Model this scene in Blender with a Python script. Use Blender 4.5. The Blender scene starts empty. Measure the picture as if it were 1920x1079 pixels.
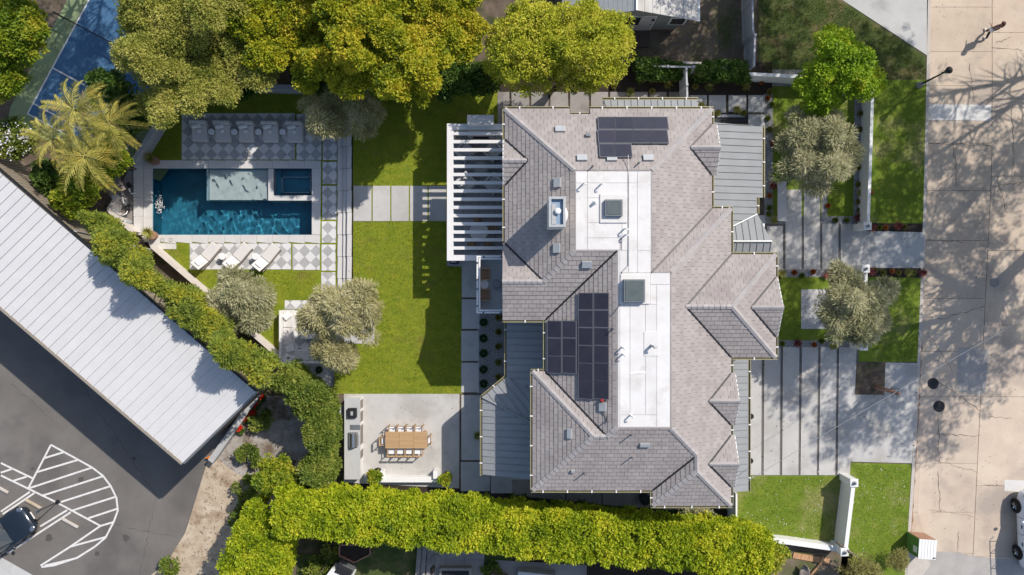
import bpy, bmesh, math, random
import numpy as np
from mathutils import Vector, Matrix
R = math.radians
random.seed(7); rng = np.random.default_rng(11)
sc = bpy.context.scene
C = sc.collection
S = 32.0; H = 41.0          # 32 photo pixels per metre on the ground, camera 41 m up
def U(px, py, z=0.0):
    f = (1 - z / H) / S
    return ((px - 960) * f, -(py - 539.5) * f, z)
def U2(px, py, z=0.0):
    a = U(px, py, z); return (a[0], a[1])

# ------------------------------------------------------------------ camera, sky, sun, exposure
cam = bpy.data.cameras.new('camera'); cam.sensor_width = 36; cam.lens = 36 * H / 60.0
cam.clip_start = 0.5; cam.clip_end = 2000
camo = bpy.data.objects.new('camera', cam); C.objects.link(camo)
camo.location = (0, 0, H); camo.rotation_euler = (0, 0, 0); sc.camera = camo
SUN = Vector((0.735, 0.678, 0.98)).normalized()
SUN_EL = math.asin(SUN.z); SUN_AZ = math.atan2(SUN.x, SUN.y)
w = bpy.data.worlds.new('World'); sc.world = w; w.use_nodes = True
nt = w.node_tree; bg = nt.nodes['Background']
sky = nt.nodes.new('ShaderNodeTexSky'); sky.sky_type = 'NISHITA'; sky.sun_disc = False
sky.sun_elevation = SUN_EL; sky.sun_rotation = SUN_AZ; sky.air_density = 1.0; sky.dust_density = 1.2
nt.links.new(sky.outputs[0], bg.inputs[0]); bg.inputs[1].default_value = 0.135
sl = bpy.data.lights.new('sun', 'SUN'); sl.energy = 4.1; sl.angle = R(0.6); sl.color = (1.0, 0.94, 0.86)
so = bpy.data.objects.new('sun', sl); C.objects.link(so); so.location = (40, 40, 60)
so.rotation_euler = SUN.to_track_quat('Z', 'Y').to_euler()
sc.view_settings.view_transform = 'Standard'; sc.view_settings.look = 'None'
sc.view_settings.exposure = 0.16; sc.view_settings.gamma = 1.0; sc.view_settings.use_curve_mapping = False
sc.render.engine = 'CYCLES'; sc.cycles.use_denoising = True
sc.cycles.max_bounces = 6; sc.cycles.transparent_max_bounces = 8
sc.cycles.caustics_refractive = True; sc.cycles.caustics_reflective = False; sc.cycles.blur_glossy = 0.3

# ------------------------------------------------------------------ materials
def _n(t, ty, **k):
    n = t.nodes.new(ty)
    for a, b in k.items(): setattr(n, a, b)
    return n
def M(name, c, c2=None, rough=0.8, scale=3.0, bump=0.0, bscale=30.0, rnd=0.0, metal=0.0, spec=0.3, c3=None, scale3=0.6,
      detail=6, f3=0.5, stretch=None, emit=None, alpha=None):
    m = bpy.data.materials.new(name); m.use_nodes = True; t = m.node_tree
    b = t.nodes['Principled BSDF']; b.inputs['Roughness'].default_value = rough
    b.inputs['Metallic'].default_value = metal; b.inputs['Specular IOR Level'].default_value = spec
    g = _n(t, 'ShaderNodeNewGeometry'); pos = g.outputs['Position']
    if stretch:
        mp = _n(t, 'ShaderNodeMapping'); mp.inputs['Scale'].default_value = stretch[:3]
        if len(stretch) > 3: mp.inputs['Rotation'].default_value = (0, 0, stretch[3])
        t.links.new(pos, mp.inputs['Vector']); pos = mp.outputs[0]
    col = None
    rgb = _n(t, 'ShaderNodeRGB'); rgb.outputs[0].default_value = (*c, 1); col = rgb.outputs[0]
    def mix(a, cc, fac):
        x = _n(t, 'ShaderNodeMix', data_type='RGBA'); t.links.new(fac, x.inputs[0]); t.links.new(a, x.inputs[6])
        x.inputs[7].default_value = (*cc, 1); return x.outputs[2]
    def noise(s, d=detail):
        n = _n(t, 'ShaderNodeTexNoise'); n.inputs['Scale'].default_value = s; n.inputs['Detail'].default_value = d
        n.inputs['Roughness'].default_value = 0.62; t.links.new(pos, n.inputs['Vector']); return n.outputs[0]
    def ramp(x, a, bb):
        r = _n(t, 'ShaderNodeMapRange'); r.inputs[1].default_value = a; r.inputs[2].default_value = bb
        t.links.new(x, r.inputs[0]); return r.outputs[0]
    if c2: col = mix(col, c2, ramp(noise(scale), 0.35, 0.68))
    if c3: col = mix(col, c3, ramp(noise(scale3, 4), f3, f3 + 0.16))
    if rnd:
        oi = _n(t, 'ShaderNodeObjectInfo')
        ad = _n(t, 'ShaderNodeMath', operation='ADD'); t.links.new(oi.outputs['Random'], ad.inputs[0])
        t.links.new(g.outputs['Random Per Island'], ad.inputs[1])
        fr = _n(t, 'ShaderNodeMath', operation='FRACT'); t.links.new(ad.outputs[0], fr.inputs[0])
        r = _n(t, 'ShaderNodeMapRange'); r.inputs[3].default_value = 1 - rnd; r.inputs[4].default_value = 1 + rnd
        t.links.new(fr.outputs[0], r.inputs[0])
        hs = _n(t, 'ShaderNodeHueSaturation'); t.links.new(r.outputs[0], hs.inputs['Value']); t.links.new(col, hs.inputs['Color'])
        col = hs.outputs[0]
    t.links.new(col, b.inputs['Base Color'])
    if bump:
        bp = _n(t, 'ShaderNodeBump'); bp.inputs['Strength'].default_value = bump; bp.inputs['Distance'].default_value = 0.02
        t.links.new(noise(bscale), bp.inputs['Height']); t.links.new(bp.outputs[0], b.inputs['Normal'])
    return m
def LEAF(name, cols, trans=0.3, rough=0.55):
    m = bpy.data.materials.new(name); m.use_nodes = True; t = m.node_tree
    b = t.nodes['Principled BSDF']; b.inputs['Roughness'].default_value = rough; b.inputs['Specular IOR Level'].default_value = 0.25
    g = _n(t, 'ShaderNodeNewGeometry'); oi = _n(t, 'ShaderNodeObjectInfo')
    nz = _n(t, 'ShaderNodeTexNoise'); nz.inputs['Scale'].default_value = 0.8; nz.inputs['Detail'].default_value = 3
    t.links.new(g.outputs['Position'], nz.inputs['Vector'])
    ma = _n(t, 'ShaderNodeMath', operation='MULTIPLY_ADD'); ma.inputs[1].default_value = 0.5
    t.links.new(g.outputs['Random Per Island'], ma.inputs[0])
    mr = _n(t, 'ShaderNodeMapRange'); mr.inputs[1].default_value = 0.3; mr.inputs[2].default_value = 0.68; mr.inputs[4].default_value = 0.55
    t.links.new(nz.outputs[0], mr.inputs[0]); t.links.new(mr.outputs[0], ma.inputs[2])
    cr = _n(t, 'ShaderNodeValToRGB'); e = cr.color_ramp.elements
    e[0].color = (*cols[0], 1); e[0].position = 0.1; e[1].color = (*cols[-1], 1); e[1].position = 0.92
    for i, cc in enumerate(cols[1:-1]):
        k = e.new((i + 1) / (len(cols) - 1)); k.color = (*cc, 1)
    t.links.new(ma.outputs[0], cr.inputs[0]); t.links.new(cr.outputs[0], b.inputs['Base Color'])
    tr = _n(t, 'ShaderNodeBsdfTranslucent'); t.links.new(cr.outputs[0], tr.inputs[0])
    mx = _n(t, 'ShaderNodeMixShader'); mx.inputs[0].default_value = trans
    t.links.new(b.outputs[0], mx.inputs[1]); t.links.new(tr.outputs[0], mx.inputs[2])
    t.links.new(mx.outputs[0], t.nodes['Material Output'].inputs[0])
    return m
def GLASS(name, col, rough=0.05):
    m = M(name, col, rough=rough, spec=0.8); return m

# ------------------------------------------------------------------ mesh helpers
class MB:
    def __init__(s): s.v = []; s.f = []; s.m = []
    def add(s, vs, fs, mi=0):
        o = len(s.v); s.v += [tuple(x) for x in vs]
        for f in fs: s.f.append([i + o for i in f]); s.m.append(mi)
        return s
    def box(s, x0, y0, z0, x1, y1, z1, mi=0):
        return s.prism([(x0, y0), (x1, y0), (x1, y1), (x0, y1)], z0, z1, mi)
    def obox(s, cx, cy, z0, sx, sy, sz, rot=0.0, mi=0):
        c, q = math.cos(rot), math.sin(rot)
        p = [(cx + a * sx / 2 * c - b * sy / 2 * q, cy + a * sx / 2 * q + b * sy / 2 * c) for a, b in ((-1, -1), (1, -1), (1, 1), (-1, 1))]
        return s.prism(p, z0, z0 + sz, mi)
    def prism(s, poly, z0, z1, mi=0):
        n = len(poly); vs = [(p[0], p[1], z0) for p in poly] + [(p[0], p[1], z1) for p in poly]
        fs = [list(range(n))[::-1], list(range(n, 2 * n))] + [[i, (i + 1) % n, n + (i + 1) % n, n + i] for i in range(n)]
        return s.add(vs, fs, mi)
    def slab(s, top, th, mi=0):
        top = [Vector(p) for p in top]; n = len(top)
        nn = (top[1] - top[0]).cross(top[2] - top[0]); nn.normalize()
        if nn.z < 0: nn = -nn
        bot = [p - nn * th for p in top]
        return s.add(top + bot, [list(range(n)), list(range(n, 2 * n))[::-1]] + [[i, (i + 1) % n, n + (i + 1) % n, n + i] for i in range(n)], mi)
    def tube(s, pts, rad, n=8, mi=0):
        pts = [Vector(p) for p in pts]
        if not hasattr(rad, '__len__'): rad = [rad] * len(pts)
        rings = []
        for i, p in enumerate(pts):
            d = (pts[min(i + 1, len(pts) - 1)] - pts[max(i - 1, 0)])
            if d.length < 1e-6: d = Vector((0, 0, 1))
            d.normalize(); a = d.orthogonal().normalized() if i == 0 else (a - d * a.dot(d)).normalized()
            b = d.cross(a)
            rings.append([p + (a * math.cos(2 * math.pi * k / n) + b * math.sin(2 * math.pi * k / n)) * rad[i] for k in range(n)])
        vs = [q for r in rings for q in r]; fs = []
        for i in range(len(pts) - 1):
            for k in range(n): fs.append([i * n + k, i * n + (k + 1) % n, (i + 1) * n + (k + 1) % n, (i + 1) * n + k])
        fs.append(list(range(n))[::-1]); fs.append([(len(pts) - 1) * n + k for k in range(n)])
        return s.add(vs, fs, mi)
    def cyl(s, x, y, z0, z1, r, r1=None, n=16, mi=0):
        return s.tube([(x, y, z0), (x, y, z1)], [r, r if r1 is None else r1], n, mi)
    def ell(s, c, rx, ry, rz, nu=16, nv=10, mi=0, j=0.0):
        vs = []; fs = []
        for i in range(nv + 1):
            th = math.pi * i / nv
            for k in range(nu):
                ph = 2 * math.pi * k / nu; q = 1 + random.uniform(-j, j)
                vs.append((c[0] + rx * math.sin(th) * math.cos(ph) * q, c[1] + ry * math.sin(th) * math.sin(ph) * q, c[2] + rz * math.cos(th) * q))
        for i in range(nv):
            for k in range(nu): fs.append([i * nu + k, (i + 1) * nu + k, (i + 1) * nu + (k + 1) % nu, i * nu + (k + 1) % nu])
        return s.add(vs, fs, mi)
    def strip(s, pts, wid, z, mi=0):      # flat ribbon along px polyline already in metres
        P = [Vector((p[0], p[1])) for p in pts]
        if not hasattr(wid, '__len__'): wid = [wid] * len(P)
        L = []; Rr = []
        for i, p in enumerate(P):
            d = P[min(i + 1, len(P) - 1)] - P[max(i - 1, 0)]; d.normalize(); nn = Vector((-d.y, d.x))
            L.append(p + nn * wid[i] / 2); Rr.append(p - nn * wid[i] / 2)
        vs = [(q.x, q.y, z) for q in L] + [(q.x, q.y, z) for q in Rr]; n = len(P)
        return s.add(vs, [[i, i + 1, n + i + 1, n + i] for i in range(n - 1)], mi)
    def build(s, name, mat, parent=None, w=False, smooth=False, bevel=0.0, origin=None, seg=2):
        vs = np.array(s.v, dtype=float)
        off = Vector((0, 0, 0)); loc = Vector((0, 0, 0))
        if parent is None:
            lo = vs.min(0); hi = vs.max(0)
            off = Vector(origin) if origin else Vector(((lo[0] + hi[0]) / 2, (lo[1] + hi[1]) / 2, lo[2])); loc = off
        elif w:
            q = parent
            while q is not None: off = off + q.location; q = q.parent
        vs = vs - np.array(off)
        me = bpy.data.meshes.new(name); me.from_pydata(vs.tolist(), [], s.f)
        mats = mat if isinstance(mat, (list, tuple)) else [mat]
        for q in mats: me.materials.append(q)
        if len(mats) > 1: me.polygons.foreach_set('material_index', s.m)
        bm = bmesh.new(); bm.from_mesh(me)
        if len(bm.faces) < 60000: bmesh.ops.recalc_face_normals(bm, faces=bm.faces)
        bm.to_mesh(me); bm.free()
        if smooth: me.polygons.foreach_set('use_smooth', [True] * len(me.polygons))
        o = bpy.data.objects.new(name, me); C.objects.link(o); o.location = loc
        if parent: o.parent = parent
        if bevel:
            b = o.modifiers.new('bevel', 'BEVEL'); b.width = bevel; b.segments = seg; b.limit_method = 'ANGLE'
        return o
def tag(o, label=None, cat=None, group=None, kind=None):
    if label: o['label'] = label
    if cat: o['category'] = cat
    if group: o['group'] = group
    if kind: o['kind'] = kind
    return o
def thing(name, label, cat, loc=(0, 0, 0), rot=0.0, group=None):
    o = bpy.data.objects.new(name, None); C.objects.link(o); o.location = loc; o.rotation_euler = (0, 0, rot)
    o.empty_display_size = 0.2
    return tag(o, label, cat, group)
def struct_root(name, loc=(0, 0, 0)):
    o = bpy.data.objects.new(name, None); C.objects.link(o); o.location = loc; o['kind'] = 'structure'; return o
def dup(root, loc, rot=None, label=None):
    r = root.copy(); C.objects.link(r); r.location = loc
    if rot is not None: r.rotation_euler = (0, 0, rot)
    if label: r['label'] = label
    def kids(a, b):
        for ch in list(a.children):
            if ch.parent is a:
                c = ch.copy(); C.objects.link(c); c.parent = b; kids(ch, c)
    kids(root, r); return r
def clip(poly, x0, y0, x1, y1):
    def cut(P, ax, val, sgn):
        out = []
        for i in range(len(P)):
            a, b = P[i], P[(i + 1) % len(P)]
            da, db = sgn * (a[ax] - val), sgn * (b[ax] - val)
            if da >= 0: out.append(a)
            if (da >= 0) != (db >= 0):
                t = da / (da - db); out.append((a[0] + (b[0] - a[0]) * t, a[1] + (b[1] - a[1]) * t))
        return out
    P = poly
    for ax, val, sg in ((0, x0, 1), (0, x1, -1), (1, y0, 1), (1, y1, -1)):
        P = cut(P, ax, val, sg)
        if len(P) < 3: return []
    out = []
    for p in P:
        if not out or (abs(p[0] - out[-1][0]) + abs(p[1] - out[-1][1])) > 1e-4: out.append(p)
    if len(out) > 2 and abs(out[0][0] - out[-1][0]) + abs(out[0][1] - out[-1][1]) < 1e-4: out.pop()
    return out if len(out) > 2 else []
def area(P): return 0.5 * abs(sum(P[i][0] * P[(i + 1) % len(P)][1] - P[(i + 1) % len(P)][0] * P[i][1] for i in range(len(P))))
def ppoly(pts, z=0.0): return [U2(a, b, z) for a, b in pts]

# ------------------------------------------------------------------ foliage
def quads(name, V, mat, parent=None, loc=(0, 0, 0)):
    n = len(V) // 4
    me = bpy.data.meshes.new(name); me.vertices.add(n * 4); me.loops.add(n * 4); me.polygons.add(n)
    me.vertices.foreach_set('co', (V - np.array(loc)).astype(np.float32).ravel())
    me.loops.foreach_set('vertex_index', np.arange(n * 4, dtype=np.int32))
    me.polygons.foreach_set('loop_start', np.arange(0, n * 4, 4, dtype=np.int32))
    me.update(calc_edges=True); me.materials.append(mat)
    o = bpy.data.objects.new(name, me); C.objects.link(o)
    if parent: o.parent = parent
    else: o.location = loc
    return o
def unit(n, zmin=-1.0):
    z = rng.uniform(zmin, 1, n); a = rng.uniform(0, 2 * np.pi, n); r = np.sqrt(1 - z * z)
    return np.stack([r * np.cos(a), r * np.sin(a), z], 1)
def nrm(a): return a / (np.linalg.norm(a, axis=1, keepdims=True) + 1e-9)
def leaves(sub, rs, n, L, W, jit=0.6, zmin=-0.4, flat=0.6, up=1.0):
    sub = np.asarray(sub, float); rs = np.broadcast_to(np.asarray(rs, float), (len(sub),))
    p = rs ** 2 / np.sum(rs ** 2); i = rng.choice(len(sub), n, p=p)
    d = unit(n, zmin); r = rng.uniform(0.35, 1.0, n) ** 0.7
    pos = sub[i] + d * (rs[i] * r)[:, None] * np.array([1, 1, 0.8])
    ax = nrm(d * np.array([1, 1, flat]) + jit * rng.normal(0, 0.5, (n, 3)))
    side = nrm(np.cross(ax, np.array([0, 0, up]) + rng.normal(0, 0.5, (n, 3))))
    l = (L * rng.uniform(0.6, 1.25, n))[:, None]; wv = side * (W * rng.uniform(0.7, 1.2, n))[:, None]
    a = pos - ax * l * 0.3; b = pos + ax * l * 0.7; m = pos + ax * l * 0.2
    return np.stack([a, m + wv, b, m - wv], 1).reshape(-1, 3)
def lobes_sub(lobes, ns, zmin=-0.35, inner=0.55):
    lobes = np.asarray(lobes, float); p = lobes[:, 3] * lobes[:, 4]; p = p / p.sum()
    i = rng.choice(len(lobes), ns, p=p); d = unit(ns, zmin)
    return lobes[i, :3] + d * lobes[i, 3:6] * rng.uniform(inner, 1.0, ns)[:, None]
def limbs(base, subs, r0, h_split, n=10, spread=0.0):
    mb = MB(); base = Vector(base); top = Vector(base) + Vector((random.uniform(-.2, .2), random.uniform(-.2, .2), h_split))
    mb.tube([base, base.lerp(top, .5) + Vector((.05, -.04, 0)), top], [r0 * 1.25, r0, r0 * .85], 9)
    mb2 = MB()
    for k in range(n):
        e = Vector(subs[random.randrange(len(subs))]); q = top.lerp(e, .5) + Vector((random.uniform(-.3, .3), random.uniform(-.3, .3), random.uniform(0, .4)))
        mb2.tube([top, q, e], [r0 * .5, r0 * .3, r0 * .09], 6)
    return mb, mb2
def tree(name, label, px, py, rpx, zc, cols, rz=None, nl=9000, L=.16, W=.045, ns=150, rs=.5, lob=6, group=None, cat='tree',
         sq=1.0, loose=False, jit=.6, base=None, lobes=None, gz=0.0, ntw=9, tw=.16, zmin=-.35, flat=.6, inner=.55, parts='crown'):
    c = U(px, py, zc); r = rpx / S * (1 - zc / H); rz = rz or r * .7
    if lobes is None:
        lobes = [(c[0], c[1], c[2], r * .62, r * .62 * sq, rz * .75)]
        if loose:
            lobes = [(c[0], c[1], c[2] - .2, r * .34, r * .34, rz * .5)]
            for k in range(lob * 2 + 3):
                a = k * 2.39996 + random.uniform(-.3, .3); q = r * math.sqrt((k + 1) / (lob * 2 + 3)) * .84; s_ = r * random.uniform(.17, .33)
                lobes.append((c[0] + q * math.cos(a), c[1] + q * math.sin(a) * sq, c[2] + random.uniform(-.55, .45) * rz * (1.1 - q / r * .5), s_, s_, min(rz * .5, s_ * .75)))
        for k in range(0 if loose else lob):
            a = 2 * math.pi * k / lob + random.uniform(-.3, .3); q = r * random.uniform(.42, .58)
            lobes.append((c[0] + q * math.cos(a), c[1] + q * math.sin(a) * sq, c[2] + random.uniform(-.25, .2) * rz, r * random.uniform(.36, .5), r * random.uniform(.36, .5) * sq, rz * .55))
    elif loose == 'x': pass
    else:
        lobes = [(*U(a, b, z), q / S * (1 - z / H), q / S * (1 - z / H), zz) for a, b, z, q, zz in lobes]
        c = U(px, py, zc)
    sub = lobes_sub(lobes, ns, zmin, inner)
    V = leaves(sub, rs * rng.uniform(.7, 1.25, len(sub)), nl, L, W, jit, flat=flat)
    bx, by = (c[0], c[1]) if base is None else U2(*base)
    t = thing(name, label, cat, (bx, by, gz), 0, group)
    quads(parts, V, MAT[cols], t, (bx, by, gz))
    sl_ = [Vector(s) for s in sub[:60]]
    a, b = limbs((bx, by, gz - .1), sl_, tw, max(.6, (zc - gz) * .42), ntw)
    a.build('trunk', MAT['bark'], t, w=True, smooth=True); b.build('branch', MAT['bark'], t, w=True, smooth=True)
    return t
MAT = {}
MAT.update(
 bark=M('bark', (.16, .12, .09), (.26, .21, .17), .9, 8, .5, 40),
 soil=M('soil', (.10, .075, .055), (.17, .13, .095), .95, 1.5, .6, 25, c3=(.05, .06, .02)),
 mulch=M('mulch', (.025, .018, .014), (.06, .045, .035), .95, 18, .8, 60),
 sand=M('sandy_dirt', (.40, .31, .22), (.55, .46, .35), .95, 1.8, 1.0, 9, c3=(.28, .20, .13), scale3=1.1, f3=.52),
 greydirt=M('grey_dirt', (.27, .235, .20), (.42, .39, .36), .95, 1.6, .8, 14, c3=(.15, .115, .08), scale3=1.2),
 yarddirt=M('yard_dirt', (.15, .115, .085), (.22, .175, .13), .95, .8, .6, 20, c3=(.09, .10, .035), scale3=.45, f3=.47),
 lawn=M('lawn', (.16, .215, .012), (.25, .27, .02), .9, 1.5, .9, 55, c3=(.20, .19, .03), scale3=.5, f3=.55, stretch=(1, 1.6, 1)),
 lawn2=M('front_lawn', (.12, .19, .014), (.18, .235, .025), .9, 1.4, .9, 55, c3=(.30, .28, .11), scale3=.3, f3=.53),
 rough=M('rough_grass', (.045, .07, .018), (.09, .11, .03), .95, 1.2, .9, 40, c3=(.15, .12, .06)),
 asphalt=M('asphalt', (.145, .132, .12), (.18, .165, .15), .9, .5, .3, 90, c3=(.118, .108, .10), scale3=.22, f3=.5),
 conc=M('concrete', (.46, .445, .42), (.53, .51, .485), .85, .8, .15, 60, rnd=.05, c3=(.40, .38, .35), scale3=.45, f3=.48),
 conc_cool=M('grey_paver_concrete', (.44, .435, .425), (.50, .495, .48), .85, 1.0, .15, 60, rnd=.05, c3=(.34, .335, .33), scale3=.5),
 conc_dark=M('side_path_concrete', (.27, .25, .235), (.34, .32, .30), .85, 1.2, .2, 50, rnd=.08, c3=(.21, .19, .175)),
 street=M('street_concrete', (.52, .415, .325), (.60, .495, .39), .9, .7, .25, 45, rnd=.05, c3=(.40, .335, .28), scale3=.3, f3=.5),
 street_grey=M('patched_concrete', (.36, .33, .31), (.44, .41, .38), .9, 1.1, .2, 45, rnd=.05),
 street_white=M('new_concrete_patch', (.60, .58, .56), (.66, .64, .62), .9, 1.1, .15, 45),
 rust=M('gutter_dirt', (.20, .11, .05), (.34, .22, .13), .95, 3, .4, 30),
 oil=M('oil_stain', (.075, .068, .062), (.10, .092, .085), .7, 6),
 crack=M('crack_dark', (.06, .045, .035), rough=1),
 gravel=M('pale_gravel', (.42, .41, .41), (.72, .70, .69), .9, 26, 1.0, 60, c3=(.28, .27, .27), scale3=14),
 gravel_grey=M('grey_gravel', (.20, .20, .20), (.42, .41, .41), .9, 24, 1.0, 60, c3=(.10, .10, .10), scale3=12),
 gravel_dark=M('dark_joint_gravel', (.07, .065, .06), (.26, .24, .22), .9, 30, 1.0, 60),
 tile_w=M('white_tile', (.62, .61, .60), (.68, .67, .655), .6, 2, .05, 40, rnd=.04),
 tile_g=M('grey_tile', (.36, .355, .35), (.42, .415, .41), .6, 2, .05, 40, rnd=.05),
 grout=M('tile_bed', (.5, .49, .48), rough=.9),
 coping=M('pool_coping_concrete', (.56, .54, .52), (.62, .60, .575), .75, 1.4, .08, 40, rnd=.03),
 pool=M('pool_plaster', (.02, .18, .28), (.035, .25, .35), .6, 1.0, 0, 10, c3=(.016, .14, .21)),
 pool_pale=M('sun_shelf_plaster', (.62, .65, .62), (.68, .70, .66), .6, 2.0, 0, 10),
 pool_line=M('spa_trim_tile', (.35, .50, .56), rough=.4),
 white=M('white_paint', (.78, .77, .75), (.74, .73, .71), .55, 2, .04, 30),
 wallw=M('white_stucco', (.70, .69, .67), (.64, .63, .61), .85, 2, .25, 60),
 cream=M('cream_stucco', (.66, .60, .54), (.60, .54, .48), .85, 2, .2, 50),
 fence=M('grey_white_vinyl', (.48, .48, .49), (.44, .44, .45), .6, 2, .05, 30, rnd=.04),
 membrane=M('white_roof_membrane', (.70, .68, .66), (.63, .61, .585), .6, 1.2, .12, 14, rnd=.035, c3=(.58, .55, .52), scale3=1.1, f3=.54),
 shingle=M('roof_shingle', (.325, .290, .272), (.37, .332, .312), .85, 2.5, .3, 70, rnd=.08, c3=(.30, .262, .25), scale3=.55, f3=.52),
 under=M('roof_underlay', (.10, .09, .088), rough=.95),
 cap=M('ridge_cap', (.35, .325, .315), (.40, .37, .36), .85, 2.5, .3, 60, rnd=.06),
 seam=M('grey_metal_roof', (.27, .28, .285), (.30, .31, .315), .6, 1.5, .03, 10, metal=.0, rnd=.03, spec=.2),
 seam_w=M('white_metal_roof', (.56, .553, .55), (.59, .583, .578), .7, 1.5, .02, 12, spec=.15, rnd=.02),
 gutter=M('bronze_gutter', (.16, .13, .075), (.22, .185, .09), .45, 4, metal=.5),
 gutterlip=M('sunlit_gutter_lip', (.40, .37, .22), (.33, .30, .17), .4, 3, metal=.3),  # sunlit look of the bronze gutter's rim, put into a paler yellowish colour
 bluesteel=M('sky_reflection_metal', (.26, .36, .46), (.30, .40, .50), .4, 3, metal=.2),  # blue sky reflection on the chimney top, painted in as base colour
 dark=M('dark_metal', (.035, .035, .038), rough=.45, metal=.4),
 black=M('black_plastic', (.02, .02, .022), rough=.5),
 grey=M('grey_metal', (.22, .23, .24), (.26, .27, .28), .4, metal=.5),
 galv=M('galvanised_vent', (.48, .49, .49), (.42, .43, .43), .45, 4, metal=.3),
 steel=M('brushed_steel', (.50, .51, .52), (.42, .43, .44), .25, 6, metal=.9, stretch=(1, 12, 1)),
 skyglass=M('skylight_glass', (.09, .11, .105), (.15, .17, .16), .08, .8, spec=.9),
 winglass=M('window_glass', (.03, .035, .04), rough=.04, spec=.9),
 solar=M('solar_glass', (.030, .027, .040), (.040, .036, .048), .22, 2, rnd=.12, spec=.6),
 solarframe=M('solar_frame', (.17, .17, .18), rough=.5, metal=.2),
 deck=M('balcony_deck', (.56, .58, .58), (.60, .62, .62), .7, 2, .05, 30),
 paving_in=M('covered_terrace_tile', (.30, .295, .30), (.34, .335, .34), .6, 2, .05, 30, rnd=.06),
 pergola=M('pergola_white', (.74, .72, .70), (.70, .685, .665), .55, 3, .04, 30),
 fabric=M('pale_outdoor_fabric', (.66, .63, .60), (.61, .58, .55), .95, 5, .25, 120),
 fabric_w=M('white_fabric', (.80, .79, .78), (.74, .73, .72), .95, 5, .25, 90),
 fabric_g=M('grey_fabric', (.58, .58, .58), (.52, .52, .525), .95, 5, .25, 120),
 teak=M('teak', (.42, .26, .13), (.50, .33, .18), .6, 5, .15, 50, rnd=.06, stretch=(1, 14, 1)),
 wicker=M('wicker', (.26, .17, .10), (.33, .22, .13), .8, 20, .5, 90),
 marble=M('grey_marble', (.44, .44, .43), (.50, .495, .485), .3, 1.6, .03, 20, c3=(.42, .415, .41), scale3=1.6, f3=.57, stretch=(1, .45, 1, .6)),
 siding=M('grey_board_siding', (.29, .29, .26), (.32, .32, .29), .75, 3, .1, 30, rnd=.04),
 corrug=M('tan_corrugated_metal', (.34, .29, .23), (.30, .255, .20), .6, 3, .05, 20, rnd=.04, metal=.2),
 brick=M('red_brick', (.30, .13, .09), (.22, .10, .07), .9, 8, .3, 60, rnd=.15),
 terra=M('terracotta_paving', (.46, .25, .13), (.54, .33, .19), .9, 6, .3, 40, rnd=.12),
 wood=M('weathered_wood', (.30, .25, .21), (.22, .18, .15), .85, 6, .3, 40, rnd=.08, stretch=(8, 1, 1)),
 darkwood=M('dark_deck_wood', (.09, .07, .06), (.13, .10, .085), .8, 5, .2, 40, rnd=.10, stretch=(8, 1, 1)),
 kerb=M('kerb_concrete', (.48, .43, .38), (.54, .49, .44), .9, 2, .2, 40),
 paint=M('white_line_paint', (.72, .70, .67), (.58, .56, .54), .8, 5, .1, 60),
 court_b=M('blue_court', (.05, .13, .24), (.07, .16, .28), .8, 1.2, .05, 40),
 court_g=M('green_court', (.20, .26, .13), (.25, .30, .16), .85, .9, .05, 40, c3=(.15, .19, .09)),
 red=M('red_paint', (.32, .02, .025), rough=.5), orange=M('orange_plastic', (.85, .22, .02), rough=.5),
 greenbox=M('green_painted_metal', (.12, .25, .06), (.10, .21, .05), .5, 4),
 brownpanel=M('rusty_lid_panel', (.42, .24, .17), (.34, .19, .13), .8, 6, .2, 40),
 carblack=M('dark_blue_car_paint', (.018, .028, .042), rough=.12, spec=.8, metal=.3),
 carwhite=M('white_car_paint', (.62, .66, .72), rough=.25, spec=.6),
 carglass=M('car_glass', (.02, .03, .035), rough=.04, spec=1.0),
 rubber=M('tyre_rubber', (.015, .015, .016), rough=.85),
 skin=M('skin', (.45, .26, .18), rough=.6), hair=M('brown_hair', (.12, .055, .04), (.18, .09, .06), .6, 30),
 top=M('pinkish_brown_top', (.34, .20, .17), (.28, .16, .14), .9, 8, .2, 60), trousers=M('black_trousers', (.02, .02, .025), rough=.9),
 paver_line=M('painted_edge', (.62, .60, .58), rough=.8),
 L_yel=LEAF('yellow_green_leaf', [(.06, .11, .008), (.25, .30, .016), (.48, .46, .025), (.64, .50, .05)], .35),
 L_olv=LEAF('olive_green_leaf', [(.08, .12, .02), (.27, .30, .05), (.46, .44, .09), (.60, .54, .16)], .35),
 L_lime=LEAF('lime_leaf', [(.12, .17, .012), (.36, .40, .025), (.54, .53, .04), (.66, .58, .10)], .35),
 L_bright=LEAF('bright_green_leaf', [(.10, .18, .01), (.25, .40, .02), (.36, .50, .03), (.52, .54, .04)], .4),
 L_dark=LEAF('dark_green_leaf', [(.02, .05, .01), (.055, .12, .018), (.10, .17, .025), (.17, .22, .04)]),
 L_mid=LEAF('mid_green_leaf', [(.04, .08, .015), (.12, .18, .025), (.21, .26, .04), (.34, .34, .06)]),
 L_shrub=LEAF('glossy_shrub_leaf', [(.05, .10, .01), (.16, .25, .015), (.29, .34, .025), (.50, .44, .04)], .35),
 L_oliv=LEAF('olive_tree_leaf', [(.16, .155, .06), (.38, .35, .15), (.52, .47, .24), (.62, .57, .35)], .25),
 L_oliv2=LEAF('silvery_olive_leaf', [(.15, .155, .07), (.32, .32, .16), (.45, .43, .24), (.57, .53, .34)], .25),
 L_hedge=LEAF('clipped_hedge_leaf', [(.07, .13, .008), (.25, .34, .012), (.43, .49, .02), (.66, .62, .04)], .35),
 L_con=LEAF('conifer_hedge_leaf', [(.06, .10, .02), (.18, .24, .035), (.31, .35, .045), (.52, .46, .04)], .3),
 L_palm=LEAF('palm_leaf', [(.20, .20, .03), (.38, .36, .07), (.52, .46, .12), (.62, .46, .07)], .25),
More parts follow.
